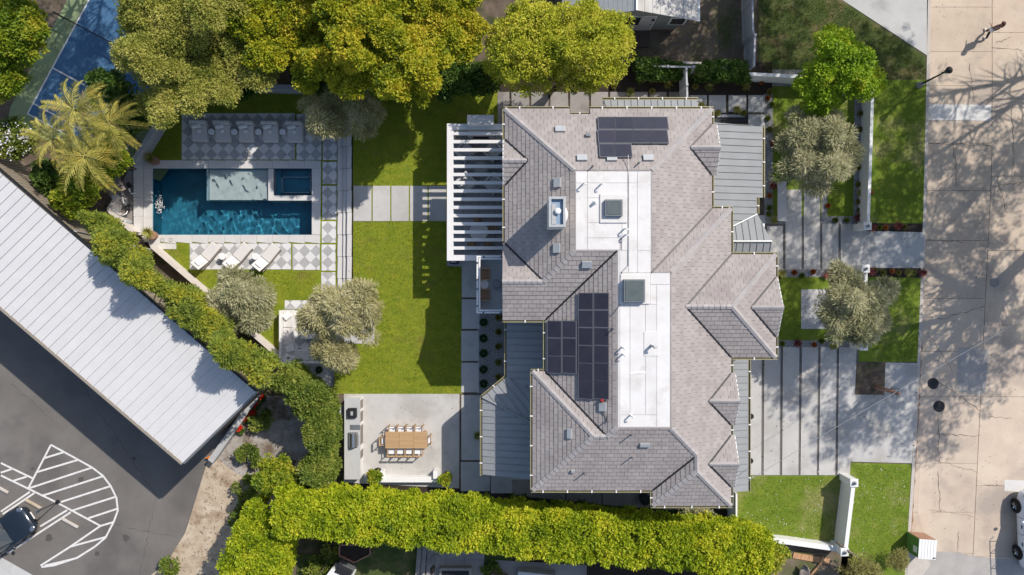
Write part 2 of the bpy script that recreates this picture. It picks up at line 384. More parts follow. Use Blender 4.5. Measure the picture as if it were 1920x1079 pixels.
 L_ball=LEAF('yellow_ball_leaf', [(.14, .14, .03), (.28, .27, .06), (.36, .34, .09)], .15),
 L_gball=LEAF('green_ball_leaf', [(.01, .04, .008), (.025, .08, .015), (.05, .11, .02)], .15),
 L_red=LEAF('burgundy_leaf', [(.09, .02, .02), (.22, .05, .045), (.36, .13, .10)], .15),
 L_orange=LEAF('orange_succulent_leaf', [(.30, .08, .02), (.48, .15, .04), (.55, .25, .08)], .15),
 L_yucca=LEAF('yucca_leaf', [(.12, .14, .03), (.26, .27, .06), (.46, .40, .10)], .15),
 L_grass=LEAF('grass_blade', [(.05, .10, .006), (.12, .175, .012), (.22, .24, .03), (.30, .27, .09)], .25),
 L_dry=LEAF('dry_twig_leaf', [(.16, .13, .06), (.26, .24, .07), (.40, .36, .12)], .2),
 L_flower=LEAF('white_blossom', [(.6, .58, .6), (.75, .72, .75)], .2),
 L_redf=LEAF('red_blossom', [(.45, .01, .01), (.75, .03, .02)], .2),
)
# ================================================================== SETTING
GP = -.36                                    # level of the pool garden
def rect_out(poly, hole):                    # poly minus an axis-aligned rectangle
    x0, y0, x1, y1 = hole; B = 1e3; out = []
    for r in ((-B, -B, x0, B), (x1, -B, B, B), (x0, y1, x1, B), (x0, -B, x1, y0)):
        q = clip(poly, *r)
        if q: out.append(q)
    return out
px0, py0 = U2(286, 441, GP); px1, py1 = U2(585, 316, GP)
POOL = (px0, py0, px1, py1)
mb = MB()
for q in rect_out([(-150, -150), (150, -150), (150, 150), (-150, 150)], POOL): mb.prism(q, -2.2, -.46)
tag(mb.build('ground', MAT['soil'], origin=(0, 0, -.46)), kind='structure')
E = [(1741, -200), (1741, 0), (1737, 200), (1732, 400), (1723, 640), (1712, 860), (1703, 1000), (1698, 1300)]   # kerb line
plat = [U2(662, -400), U2(662, 566), U2(627, 566), U2(627, 1500)] + [U2(a, b) for a, b in E[::-1]] + [U2(1741, -400)]
tag(MB().prism(plat, -.455, -.03).build('terrain', MAT['soil']), kind='structure')
tag(MB().prism([U2(1735, -400), U2(1735, 1500), U2(3200, 1500), U2(3200, -400)], -.455, -.2).build('street_bed', MAT['crack']), kind='structure')
# street slabs
st = struct_root('street', (0, 0, 0))
def ex(y):  # kerb x at pixel row
    for (a, b), (c, d) in zip(E, E[1:]):
        if b <= y <= d: return a + (c - a) * (y - b) / (d - b)
    return E[0][0] if y < 0 else E[-1][0]
def jx(y): return 1863 - 36 * max(0, (y - 300)) / 740
rows = [-420, -120, 12, 96, 160, 226, 268, 357, 451, 560, 660, 744, 870, 962, 1040, 1200, 1400]
rows2 = [-420, -60, 60, 185, 330, 470, 610, 745, 912, 1045, 1250, 1400]
for i in range(len(rows) - 1):
    a, b = rows[i] + .3, rows[i + 1] - .3
    P = [U2(ex(a) + 1.5, a), U2(jx(a) - .5, a), U2(jx(b) - .5, b), U2(ex(b) + 1.5, b)]
    mt = 'street_white' if rows[i] == 96 else 'street'
    MB().prism(P, -.25, -.12).build('street_slab', MAT[mt if rows[i] != 96 else 'street'], st, w=True)
for i in range(len(rows2) - 1):
    a, b = rows2[i] + .3, rows2[i + 1] - .3
    for c0, c1 in ((.5, 150), (151, 300), (301, 460)):
        MB().prism([U2(jx(a) + c0, a), U2(jx(a) + c1, a), U2(jx(b) + c1, b), U2(jx(b) + c0, b)], -.25, -.12).build('street_slab', MAT['street'], st, w=True)
def patch(name, P, mat, z=-.116): return MB().prism(ppoly(P), z - .02, z).build(name, MAT[mat], st, w=True)
patch('concrete_patch', [(1742, 195), (1861, 196), (1861, 226), (1742, 225)], 'street_white')
patch('concrete_patch', [(1800, 652), (1856, 655), (1850, 735), (1838, 741), (1800, 736), (1797, 700)], 'street_grey')
patch('concrete_patch', [(1735, 1040), (1760, 1036), (1800, 1038), (1826, 1044), (1900, 1052), (1960, 1060), (1960, 1300), (1738, 1300), (1728, 1060)], 'street_grey')
patch('concrete_patch', [(1740, 800), (1752, 790), (1748, 1000), (1734, 1002), (1722, 960), (1728, 860)], 'street_grey' if False else 'street')
patch('concrete_patch', [(1886, 901), (1935, 903), (1935, 925), (1886, 922)], 'street_white')
mb = MB()
for pts in ([(1754, 620), (1752, 700), (1747, 800)],):
    pass
def wob(a, b, n, j):
    return [U2(a[0] + (b[0] - a[0]) * t / n + random.uniform(-j, j), a[1] + (b[1] - a[1]) * t / n + random.uniform(-j, j)) for t in range(n + 1)]
def crackline(a, b, n=14, j=2.0, wd=.02): 
    P = wob(a, b, n, j); mb.strip(P, [wd * random.uniform(.3, 1.6) for _ in P], -.112)
for a, b in (((1742, 450), (1810, 454)), ((1755, 864), (1834, 886)), ((1744, 956), (1826, 970)), ((1756, 815), (1840, 819)), ((1764, 718), (1842, 771)),
             ((1742, 625), (1790, 700)), ((1760, 885), (1766, 960)), ((1762, 780), (1762, 870)), ((1863, 90), (1920, 93)), ((1868, 80), (1900, 70)),
             ((1745, 268), (1860, 272)), ((1862, 350), (1925, 340)), ((1790, 268), (1797, 350)), ((1855, 782), (1900, 786)), ((1845, 910), (1880, 912)),
             ((1800, 1000), (1798, 1038)), ((1872, 330), (1890, 400)), ((1900, 200), (1905, 330)), ((1760, 600), (1850, 575)), ((1820, 120), (1830, 190))):
    crackline(a, b)
tag(mb.build('pavement_crack', MAT['crack'], st, w=True), kind='stuff')
mb = MB(); P = []; Wd = []
for k in range(60):
    y = 640 + k * 6.6; P.append(U2(ex(y) + 7 + random.uniform(-1, 1.5), y)); Wd.append(random.uniform(.03, .15) * (1 if k < 52 else .5))
mb.strip(P, Wd, -.113); tag(mb.build('gutter_dirt', MAT['rust'], st, w=True), kind='stuff')
mb = MB()
for k in range(420):
    x, y, _ = U(random.uniform(1745, 1925), random.uniform(0, 1060)); mb.obox(x, y, -.118, random.uniform(.015, .05), random.uniform(.01, .03), .012, random.uniform(0, 3))
tag(mb.build('leaf_litter', MAT['mulch'], st, w=True), kind='stuff')
# kerb
mb = MB(); K = [U2(a, b) for a, b in E]; K2 = [U2(a + 5, b) for a, b in E]
kr = struct_root('kerb')
for i in range(len(E) - 1):
    n = max(1, int(abs(E[i + 1][1] - E[i][1]) / 90))
    for k in range(n):
        y0, y1 = E[i][1] + (E[i + 1][1] - E[i][1]) * k / n + .3, E[i][1] + (E[i + 1][1] - E[i][1]) * (k + 1) / n - .3
        MB().prism([U2(ex(y0) - 1, y0), U2(ex(y0) + 5, y0), U2(ex(y1) + 5, y1), U2(ex(y1) - 1, y1)], -.3, .005).build('kerb_stone', MAT['kerb'], kr, w=True)
# flat areas
def flat(name, P, mat, z=0.0, th=.05, kind='structure'):
    return tag(MB().prism(ppoly(P, 0) if z > -.2 else ppoly(P, GP), z - th, z).build(name, MAT[mat]), kind=kind)
flat('lawn', [(662, 120), (935, 120), (935, 240), (866, 240), (866, 739), (627, 739), (627, 565), (662, 565)], 'lawn', .0)
flat('front_lawn', [(1448, 160), (1604, 160), (1604, 406), (1448, 406)], 'lawn2', 0)
flat('front_lawn', [(1640, 150), (1736, 150), (1732, 419), (1628, 419), (1628, 150)], 'lawn2', 0)
flat('front_lawn', [(1460, 519), (1622, 519), (1622, 652), (1460, 640)], 'lawn2', 0)
flat('front_lawn', [(1622, 519), (1729, 519), (1722, 679), (1610, 679), (1610, 519)], 'lawn2', 0)
flat('front_lawn', [(1370, 892), (1594, 892), (1590, 1026), (1370, 1010)], 'lawn2', 0)
flat('front_lawn', [(1594, 868), (1709, 871), (1699, 1040), (1690, 1200), (1560, 1200), (1580, 1030)], 'lawn2', 0)
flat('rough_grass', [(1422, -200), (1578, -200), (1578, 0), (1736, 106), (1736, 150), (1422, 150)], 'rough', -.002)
flat('yard_dirt', [(1040, -100), (1414, -100), (1414, 122), (1040, 122)], 'yarddirt', -.004)
flat('planting_soil', [(880, 117), (1448, 117), (1448, 192), (880, 182)], 'mulch', -.001)
flat('side_planting_soil', [(627, 880), (960, 905), (1300, 950), (1370, 960), (1370, 1090), (627, 1060)], 'mulch', -.001)
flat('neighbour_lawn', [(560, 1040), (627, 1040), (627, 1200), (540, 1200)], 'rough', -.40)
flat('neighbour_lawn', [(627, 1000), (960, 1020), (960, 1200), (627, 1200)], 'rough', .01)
flat('front_strip_soil', [(1628, 418), (1733, 421), (1733, 436), (1618, 432)], 'mulch', .004)
flat('front_strip_soil', [(1618, 502), (1731, 502), (1731, 521), (1618, 519)], 'mulch', .004)
flat('kitchen_planting_bed', [(627, 738), (652, 742), (645, 905), (627, 905)], 'soil', 0)
flat('terracotta_ground', [(1390, 1030), (1600, 1040), (1560, 1200), (1390, 1200)], 'yarddirt', 0)
flat('driveway_apron', [(1602, 679), (1721, 681), (1710, 869), (1593, 866)], 'conc', .0)
flat('neighbour_driveway', [(1578, -200), (1579, 0), (1738, 104), (1738, -200)], 'conc_cool', .0)
flat('entry_walk', [(1616, 433), (1733, 436), (1731, 503), (1616, 503)], 'conc_cool', .008)
flat('gravel_bed', [(1433, 176), (1449, 176), (1449, 404), (1478, 412), (1478, 420), (1433, 420)], 'gravel_grey', .006)
flat('gravel_bed', [(1602, 178), (1622, 178), (1619, 420), (1540, 420), (1540, 355), (1551, 355), (1551, 406), (1600, 406)], 'gravel_grey', .007)
flat('gravel_bed', [(1448, 131), (1510, 131), (1510, 162), (1448, 162)], 'gravel_grey', .007)
flat('gravel_bed', [(1455, 504), (1610, 504), (1610, 520), (1455, 520)], 'gravel_grey', .007)
flat('gravel_bed', [(1455, 638), (1612, 640), (1612, 652), (1455, 651)], 'gravel_grey', .007)
flat('gravel_bed', [(895, 588), (1000, 588), (1000, 738), (895, 738)], 'gravel_grey', .007)
flat('joint_gravel', [(1436, 352), (1620, 352), (1620, 508), (1436, 508)], 'gravel_dark', -.002)
flat('joint_gravel', [(1395, 648), (1611, 650), (1595, 893), (1395, 893)], 'gravel_dark', -.002)
# paved pieces, each its own slab
def slabs(root, rects, mat, z=.02, z0=-.03, nm='paver', gp=0.0):
    for r in rects:
        P = [(r[0], r[1]), (r[2], r[1]), (r[2], r[3]), (r[0], r[3])] if not isinstance(r[0], (tuple, list)) else r
        o = MB().prism(ppoly(P, gp), z0, z + random.uniform(-.002, .002)).build(nm, MAT[mat], root, w=True)
r_ = struct_root('stepping_stone_path')
slabs(r_, [(664 + 35 * k if k else 663, 349, 664 + 35 * k + 32.5, 415) for k in range(5)], 'conc', .03, -.02)
r_ = struct_root('lawn_side_path')
slabs(r_, [(866, 500, 899, 558), (866, 561.5, 899, 617), (865, 620.5, 898, 677), (865, 680.5, 898, 736)], 'conc_cool', .03, -.02)
slabs(r_, [(865, 741, 960, 863), (864, 866.5, 919, 921), (920.5, 868, 1000, 925)], 'conc_cool', .025, -.02)
r_ = struct_root('dining_terrace')
slabs(r_, [[(645, 739), (861.5, 739), (861, 916), (645, 905)]], 'conc', .03, -.02)
r_ = struct_root('south_side_path')
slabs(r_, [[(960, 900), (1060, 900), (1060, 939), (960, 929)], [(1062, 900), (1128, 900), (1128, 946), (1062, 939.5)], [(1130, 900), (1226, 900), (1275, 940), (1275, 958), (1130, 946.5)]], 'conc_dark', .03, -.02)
r_ = struct_root('north_side_path')
xs = [(933, 955), (959, 992), (996, 1028), (1032, 1065), (1069, 1104), (1108, 1140), (1144, 1178), (1182, 1215), (1218, 1250), (1254, 1277)]
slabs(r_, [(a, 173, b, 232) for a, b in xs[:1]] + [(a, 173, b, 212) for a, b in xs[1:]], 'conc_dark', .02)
slabs(r_, [(1293, 179, 1325, 212), (1329, 179, 1361, 212), (1366, 179, 1399, 210), (1403, 179, 1434, 211), (1403, 215, 1434, 250)], 'conc_cool', .02)
r_ = struct_root('entry_path')
slabs(r_, [(1438, 424, 1467.5, 506), (1472.5, 356, 1502.5, 506), (1507, 356, 1537, 506), (1541.5, 420, 1571.5, 505), (1576, 420, 1617, 505)], 'conc', .03)
slabs(r_, [(1395, 404, 1434, 432)], 'conc_cool', .03)
r_ = struct_root('driveway')
tb = [(1380, 1428, 1380, 1427), (1433, 1463, 1431.5, 1461.5), (1468, 1498.5, 1466, 1496.5), (1503.5, 1533.5, 1500.5, 1531), (1538.5, 1568.5, 1535, 1565.5), (1573, 1606, 1570, 1593)]
slabs(r_, [[(a, 651), (b, 651), (d, 891), (c, 891)] for a, b, c, d in tb], 'conc', .03)
flat('bare_tree_pit', [(1606, 678), (1660, 679), (1658, 741), (1603, 740)], 'soil', .012)
# parking lot, dirt strip, court
flat('parking_lot', [(-400, 100), (480, 735), (388, 868), (345, 1000), (312, 1058), (270, 1090), (200, 1400), (-400, 1400)], 'asphalt', -.44)
flat('dirt_strip', [(388, 866), (478, 742), (560, 745), (640, 880), (600, 960), (470, 1020), (410, 1100), (200, 1400), (268, 1090), (311, 1058), (346, 1000)], 'sand', -.437)
flat('grey_dirt_patch', [(405, 858), (500, 742), (590, 752), (600, 840), (520, 880), (470, 905), (430, 880)], 'greydirt', -.431)
flat('parking_corner_pavement', [(-60, 1010), (0, 1046), (60, 1080), (130, 1140), (-60, 1240)], 'conc_cool', -.434)
flat('court_surround', [(18, 200), (140, -30), (420, -260), (600, -100), (300, 340), (10, 235)], 'court_g', -.44)
flat('court', [(50, 213), (165, 0), (225, -111), (397, -18), (222, 306)], 'court_b', -.434)
mb = MB()
def ln(a, b, wd=.09, z=-.43): mb.strip([U2(*a, GP), U2(*b, GP)], wd, z + .0012 * len(mb.f))
ax = (115 / 242, -213 / 242); pr = (213 / 242, 115 / 242)
O = (50, 213); q = lambda u, v: (O[0] + ax[0] * u + pr[0] * v, O[1] + ax[1] * u + pr[1] * v)
for a, b in ((q(0, 0), q(368, 0)), (q(0, 0), q(0, 195)), (q(22, 0), q(22, 195)), (q(98, 0), q(98, 195)), (q(22, 98), q(98, 98)), (q(98, 98), q(98, 98.1)), (q(270, 0), q(270, 195)), (q(98, 98), q(22, 98)), (q(346, 0), q(346, 195)), (q(0, 195), q(368, 195))): ln(a, b)
tag(mb.build('court_line', MAT['paint']), kind='structure')
mb = MB()
npl = [0]
def pl(pts, wd=.11):
    npl[0] += 1; mb.strip([U2(*p, GP) for p in pts], wd, -.432 + .0009 * npl[0])
def zz(x, y): return (x / 4.168, 820 + y / 4.168)
pl([zz(0, 205), zz(250, 325)]); pl([zz(0, 302), zz(440, 515), zz(780, 697)]); pl([zz(392, 62), zz(215, 402)]); pl([zz(0, 585), zz(228, 430)]); pl([zz(15, 605), zz(262, 440)])
pl([zz(392, 62), zz(600, 176), zz(715, 240), zz(800, 305), zz(860, 385), zz(905, 478), zz(916, 575), zz(885, 662), zz(820, 788), zz(735, 860), zz(600, 945), zz(420, 1005), zz(318, 1019)])
for a, b in (((345, 165), (492, 120)), ((285, 275), (605, 180)), ((228, 400), (715, 240)), ((320, 462), (800, 308)), ((470, 510), (860, 385)), ((548, 580), (895, 470)),
             ((685, 637), (912, 562)), ((780, 697), (880, 667)), ((548, 858), (825, 783)), ((0, 280), (85, 252)), ((95, 345), (205, 310)), ((590, 950), (345, 1008))): pl([zz(*a), zz(*b)])
pl([zz(520, 573), zz(310, 700)]); pl([zz(548, 590), zz(60, 905)]); pl([zz(60, 908), zz(33, 890)]); pl([zz(780, 697), zz(540, 862), zz(312, 1008)])
tag(mb.build('parking_line', MAT['paint']), kind='structure')
# pool garden lawn (holes for the pool)
PG = ppoly([(262, 292), (332, 168), (372, 160), (662, 160), (662, 760), (560, 760), (525, 668), (385, 545), (272, 452)], GP)
mb = MB()
for qd in rect_out(PG, POOL): mb.prism(qd, -.5, -.375)
tag(mb.build('pool_lawn', MAT['lawn'], origin=(-15, 5, -.375)), kind='structure')

# ---- grass blades
def blades(name, P, n, z=0.0, keep=None, hgt=.05, mat='L_grass'):
    P = np.array(P); lo = P.min(0); hi = P.max(0); out = []
    x = rng.uniform(lo[0], hi[0], n * 3); y = rng.uniform(lo[1], hi[1], n * 3); ins = np.zeros(len(x), bool)
    j = len(P) - 1
    for i in range(len(P)):
        c = ((P[i, 1] > y) != (P[j, 1] > y)) & (x < (P[j, 0] - P[i, 0]) * (y - P[i, 1]) / (P[j, 1] - P[i, 1] + 1e-12) + P[i, 0]); ins ^= c; j = i
    if keep is not None:
        for (a, b, c, d) in keep: ins &= ~((x > a) & (x < c) & (y > b) & (y < d))
    x = x[ins][:n]; y = y[ins][:n]; n = len(x); h = hgt * rng.uniform(.5, 1.4, n); a = rng.uniform(0, 6.28, n)
    b = np.stack([x, y, np.full(n, z - .005)], 1); dv = np.stack([np.cos(a), np.sin(a), np.zeros(n)], 1)
    le = np.stack([rng.normal(0, .035, n), rng.normal(0, .035, n), h], 1); s_ = dv * .012
    V = np.stack([b - s_, b + s_, b + le + s_ * .3, b + le - s_ * .3], 1).reshape(-1, 3)
    o = quads(name, V, MAT[mat], None, (lo[0], lo[1], z)); tag(o, kind='stuff'); return o
blades('lawn_grass', ppoly([(662, 160), (932, 160), (932, 232), (838, 232), (838, 348), (664, 348)]), 9000)
blades('lawn_grass', ppoly([(662, 416), (838, 416), (838, 498), (865, 498), (865, 738), (627, 738), (627, 646), (703, 646), (703, 566), (662, 566)]), 22000)
for P in ([(1449, 163), (1548, 163), (1600, 200), (1600, 405), (1552, 405), (1552, 350), (1449, 350)], [(1640, 152), (1734, 152), (1731, 416), (1640, 416)],
          [(1462, 522), (1500, 522), (1500, 636), (1462, 636)], [(1636, 524), (1727, 524), (1721, 676), (1636, 676)],
          [(1384, 894), (1588, 894), (1586, 1020), (1384, 1000)], [(1600, 872), (1706, 874), (1698, 1060), (1592, 1050)]):
    blades('front_lawn_grass', ppoly(P), int(area(ppoly(P)) * 260))
blades('pool_lawn_grass', [U2(a, b, GP) for a, b in [(300, 222), (340, 170), (628, 170), (628, 210), (338, 211), (335, 298), (262, 298)]], 6000, -.375)
blades('pool_lawn_grass', [U2(a, b, GP) for a, b in [(332, 457), (352, 457), (354, 508), (598, 510), (598, 562), (520, 562), (520, 650), (440, 590), (300, 470)]], 6000, -.375)
for P in ([(1430, 0), (1570, 0), (1730, 110), (1734, 148), (1430, 148)],): blades('rough_grass_tuft', ppoly(P), 9000, 0, hgt=.1, mat='L_mid')
blades('yard_weed', ppoly([(1200, 58), (1395, 20), (1395, 112), (1240, 114), (1215, 95)]), 1500, 0, hgt=.09, mat='L_mid')
def tiles(root, r, half=10.9, ox=0.0, oy=0.0, z=GP, name='tile'):
    # diamond tiles clipped to the pad, rows of light and dark
    x0, y0, x1, y1 = r; P = [(x0, y0), (x1, y0), (x1, y1), (x0, y1)]
    MB().prism(ppoly(P, GP), z - .06, z - .006).build('tile_bed', MAT['grout'], root, w=True)
    i0 = int((x0 - ox) / half) - 2; i1 = int((x1 - ox) / half) + 2; j0 = int((y0 - oy) / half) - 2; j1 = int((y1 - oy) / half) + 2
    for i in range(i0, i1 + 1):
        for j in range(j0, j1 + 1):
            if (i + j) % 2: continue
            cx, cy = ox + i * half, oy + j * half; h = half - .22
            D = [(cx - h, cy), (cx, cy - h), (cx + h, cy), (cx, cy + h)]
            q = clip(D, x0, y0, x1, y1)
            if not q or area(q) < 6: continue
            MB().prism(ppoly(q, GP), z - .02, z + .012 + random.uniform(-.0015, .0015)).build(name, MAT['tile_w' if j % 2 else 'tile_g'], root, w=True)
for r in ((341, 213, 553, 299.5), (556, 214, 602.5, 300), (605.5, 214, 632, 300.5), (605, 304, 631.5, 345.5), (604.5, 349, 631, 412), (603.5, 415.5, 630, 455.5),
          (603, 459, 629, 508), (602.5, 511, 629, 562), (356, 457, 545.5, 505.5), (548.5, 458, 599.5, 506.5)):
    rt = struct_root('checkered_paving', (0, 0, 0)); tiles(rt, r, ox=353, oy=290 if r[1] < 300 else 471)
rt = struct_root('lounge_paving'); tiles(rt, (534, 563.5, 604, 580.5), ox=544, oy=579); tiles(rt, (527, 583, 640, 682), ox=562, oy=618)
# steps between pool garden and lawn
st = struct_root('garden_steps')
for a, b, z in ((634, 645.5, GP + .09), (645.5, 654, GP + .21), (654, 662, .035)):
    for y in range(8):
        ya, yb = 236 + y * 41, 236 + (y + 1) * 41 - .6
        MB().prism([U2(a, ya, GP), U2(b - (1.2 if z < 0 else 0), ya, GP), U2(b - (1.2 if z < 0 else 0) - .8, yb, GP), U2(a - .8, yb, GP)], -.45, z).build('step', MAT['coping'], st, w=True)
flat('white_gravel_square', [(629, 575), (702, 575), (702, 644.5), (629, 644.5)], 'gravel', .02, .1)
flat('white_gravel_bed', [(556, 672), (627, 682), (627, 742), (592, 738), (556, 700)], 'gravel', GP + .01, .1)
tag(MB().box(*U2(1502, 617), -.02, *U2(1551, 543), .03).build('front_gravel_square', MAT['gravel']), kind='structure')

def debris(name, P, n, mat, z, smin=.03, smax=.14, flat_=.02):
    P = np.array(ppoly(P, GP if z < -.2 else 0)); lo, hi = P.min(0), P.max(0); m = MB(); c = 0
    while c < n:
        x, y = random.uniform(lo[0], hi[0]), random.uniform(lo[1], hi[1]); ins = False; j = len(P) - 1
        for i in range(len(P)):
            if (P[i][1] > y) != (P[j][1] > y) and x < (P[j][0] - P[i][0]) * (y - P[i][1]) / (P[j][1] - P[i][1]) + P[i][0]: ins = not ins
            j = i
        c += 1
        if ins: m.obox(x, y, z - .005, random.uniform(smin, smax), random.uniform(.012, .04), random.uniform(.01, flat_), random.uniform(0, 3.14))
    return tag(m.build(name, MAT[mat]), kind='stuff')
DS = [(395, 866), (478, 745), (560, 750), (600, 860), (560, 930), (470, 1000), (410, 1090), (320, 1079), (350, 1000)]
debris('twig_litter', DS, 500, 'bark', -.434, .04, .22, .03); debris('dirt_clod', DS, 700, 'sand', -.434, .04, .10, .05); debris('dark_litter', DS, 500, 'mulch', -.434, .03, .10, .02)
debris('yard_litter', [(1200, 60), (1395, 10), (1395, 112), (1200, 112)], 700, 'dry_leaf' if 'dry_leaf' in MAT else 'bark', -.004, .03, .12, .02)
debris('lawn_litter', [(662, 160), (930, 160), (865, 735), (630, 735), (640, 560)], 160, 'sand', .03, .02, .06, .01); debris('lawn_litter', [(1384, 894), (1700, 872), (1698, 1060), (1384, 1010)], 160, 'fabric_w', .03, .02, .06, .01)
debris('paving_litter', [(1440, 440), (1730, 440), (1722, 860), (1405, 890)], 260, 'mulch', .034, .02, .07, .01)
debris('paving_litter', [(646, 742), (860, 742), (860, 900), (646, 900)], 60, 'mulch', .034, .02, .05, .01)
m = MB()
for a, b, n_, j_ in (((150, 720), (290, 930), 26, 3), ((290, 930), (262, 1079), 18, 3), ((20, 720), (110, 800), 14, 2), ((215, 985), (330, 1010), 12, 2), ((120, 690), (180, 700), 8, 2)):
    P_ = [U2(a[0] + (b[0] - a[0]) * t / n_ + random.uniform(-j_, j_), a[1] + (b[1] - a[1]) * t / n_ + random.uniform(-j_, j_), GP) for t in range(n_ + 1)]; m.strip(P_, [.018 * random.uniform(.3, 1.5) for _ in P_], -.4385)
tag(m.build('asphalt_crack', MAT['crack']), kind='stuff')
m = MB()
for a, b, rr in ((150, 900, .2), (90, 1010, .26), (30, 980, .2), (250, 860, .14), (235, 1010, .22), (60, 880, .12), (180, 1040, .16)):
    x, y, _ = U(a, b, GP); m.prism([(x + rr * random.uniform(.6, 1.2) * math.cos(k * .45), y + rr * random.uniform(.6, 1.2) * math.sin(k * .45)) for k in range(14)], -.4395, -.4375)
tag(m.build('oil_stain', MAT['street_bed'] if 'street_bed' in MAT else MAT['oil']), kind='stuff')
# ================================================================== POOL
pool = thing('swimming_pool', 'rectangular blue swimming pool with pale coping, shallow sun shelf and raised square spa', 'pool', (*U2(420, 380, GP), GP))
PZ = GP - .06                                       # water level
x0, y0, x1, y1 = POOL
def bx(a, b, c, d, z0, z1, name, mat, par=None, bev=0):
    p, q_ = U2(a, d, GP), U2(c, b, GP)
    return MB().box(p[0], p[1], z0, q_[0], q_[1], z1).build(name, MAT[mat], par or pool, w=True, bevel=bev)
mb = MB(); mb.box(x0 - .15, y0 - .15, -2.05, x1 + .15, y1 + .15, -1.85)
for a in ((x0 - .15, y0, x0 + .02, y1), (x1 - .02, y0, x1 + .15, y1), (x0 - .15, y0 - .15, x1 + .15, y0 + .02), (x0 - .15, y1 - .02, x1 + .15, y1 + .15)): mb.box(a[0], a[1], -1.9, a[2], a[3], GP - .03)
mb.build('basin', MAT['pool'], pool, w=True)
bx(390, 317, 503, 374.5, -1.84, PZ - .22, 'sun_shelf', 'pool_pale')
bx(386.5, 317, 389.5, 376, -1.84, PZ - .02, 'shelf_edge', 'pool_line')
bx(503.2, 317, 513, 376.5, -1.84, GP + .03, 'spa_wall', 'coping'); bx(513.2, 367, 584.5, 376.5, -1.84, GP + .03, 'spa_wall', 'coping')
bx(476, 361, 503, 376, -1.84, PZ - .5, 'pool_step', 'pool'); bx(477, 361.5, 502, 362.8, PZ - .5, PZ - .46, 'step_trim', 'pool_line'); bx(477, 373.5, 502, 375, PZ - .5, PZ - .46, 'step_trim', 'pool_line')
bx(513.2, 317, 584.5, 366.8, -1.84, PZ - .75, 'spa_floor', 'pool'); 
for r in ((524, 330, 579, 331.5), (524, 359, 579, 360.5), (524, 330, 525.5, 360.5), (577.5, 322, 579, 360.5), (576, 329, 584, 330.5)): bx(*r, PZ - .75, PZ - .42, 'spa_bench_trim', 'pool_line')
bx(513.2, 317, 523, 366.8, PZ - .76, PZ - .45, 'spa_bench', 'pool')
# coping pieces
for k in range(11):
    a = 270 + k * 30.2; b = min(a + 29.8, 602)
    MB().prism(ppoly([(a, 301), (b, 301 + (b - 270) * .003), (b, 316.2), (a, 316.2)], GP), GP - .1, GP + .02).build('coping_stone', MAT['coping'], pool, w=True)
    a2 = 270 + k * 30.2; b2 = min(a2 + 29.8, 600)
    MB().prism(ppoly([(a2, 440.8), (b2, 440.8), (b2, 457), (a2, 454)], GP), GP - .1, GP + .02).build('coping_stone', MAT['coping'], pool, w=True)
for k in range(4):
    a = 316.5 + k * 31; b = a + 30.7
    MB().prism(ppoly([(584.8, a), (602 - k * .4, a), (601.6 - k * .4, b), (584.8, b)], GP), GP - .1, GP + .02).build('coping_stone', MAT['coping'], pool, w=True)
    MB().prism(ppoly([(270, a), (286.2, a), (286.2, b), (270, b)], GP), GP - .1, GP + .02).build('coping_stone', MAT['coping'], pool, w=True)
for k in range(4):
    a = 301 + k * 35.2; MB().prism(ppoly([(254.5, a), (269.4, a), (269.2, a + 34.9), (254, a + 34.9)], GP), GP - .4, GP + .22).build('raised_coping_stone', MAT['coping'], pool, w=True)
MB().prism(ppoly([(262, 442.2), (269.6, 442.2), (269.6, 454.5), (330.5, 457.5), (330.5, 467.5), (285, 467.5)], GP), GP - .12, GP + .018).build('coping_platform', MAT['coping'], pool, w=True)
for k in range(2):
    c = U2(304.5 + 16 * k, 451 - .5, GP); mbx = MB()
    P = [(c[0] + .1 * math.cos(t / 3), c[1] + .1 * math.sin(t / 3), GP + .025) for t in range(20)]
    mbx.tube(P, .012, 5); mbx.build('skimmer_lid', MAT['grey'], pool, w=True)
# water surface
wm = bpy.data.materials.new('pool_water'); wm.use_nodes = True; t_ = wm.node_tree
for n_ in list(t_.nodes):
    if n_.type == 'BSDF_PRINCIPLED': t_.nodes.remove(n_)
rf = t_.nodes.new('ShaderNodeBsdfRefraction'); rf.inputs['IOR'].default_value = 1.33; rf.inputs['Roughness'].default_value = 0.0; rf.inputs['Color'].default_value = (.9, .97, 1, 1)
gl = t_.nodes.new('ShaderNodeBsdfGlossy'); gl.inputs['Roughness'].default_value = .03
fr = t_.nodes.new('ShaderNodeFresnel'); fr.inputs[0].default_value = 1.33; mx = t_.nodes.new('ShaderNodeMixShader')
t_.links.new(fr.outputs[0], mx.inputs[0]); t_.links.new(rf.outputs[0], mx.inputs[1]); t_.links.new(gl.outputs[0], mx.inputs[2])
t_.links.new(mx.outputs[0], t_.nodes['Material Output'].inputs[0]); MAT['water'] = wm
def water(name, r, nx, ny, amp, z, k0=1.0):
    a, b = U2(r[0], r[3], GP); c, d = U2(r[2], r[1], GP)
    X, Y = np.meshgrid(np.linspace(a, c, nx), np.linspace(b, d, ny)); Z = np.zeros_like(X)
    for _ in range(34):
        lam = rng.uniform(.22, .8); th = rng.uniform(0, 6.28); kk = 2 * np.pi / lam * k0
        Z += amp * lam ** 1.35 * np.sin(kk * (X * np.cos(th) + Y * np.sin(th)) + rng.uniform(0, 6.28) + .8 * np.sin(X * 1.3 + th) * np.cos(Y * 1.1))
    return name, X, Y, Z, z
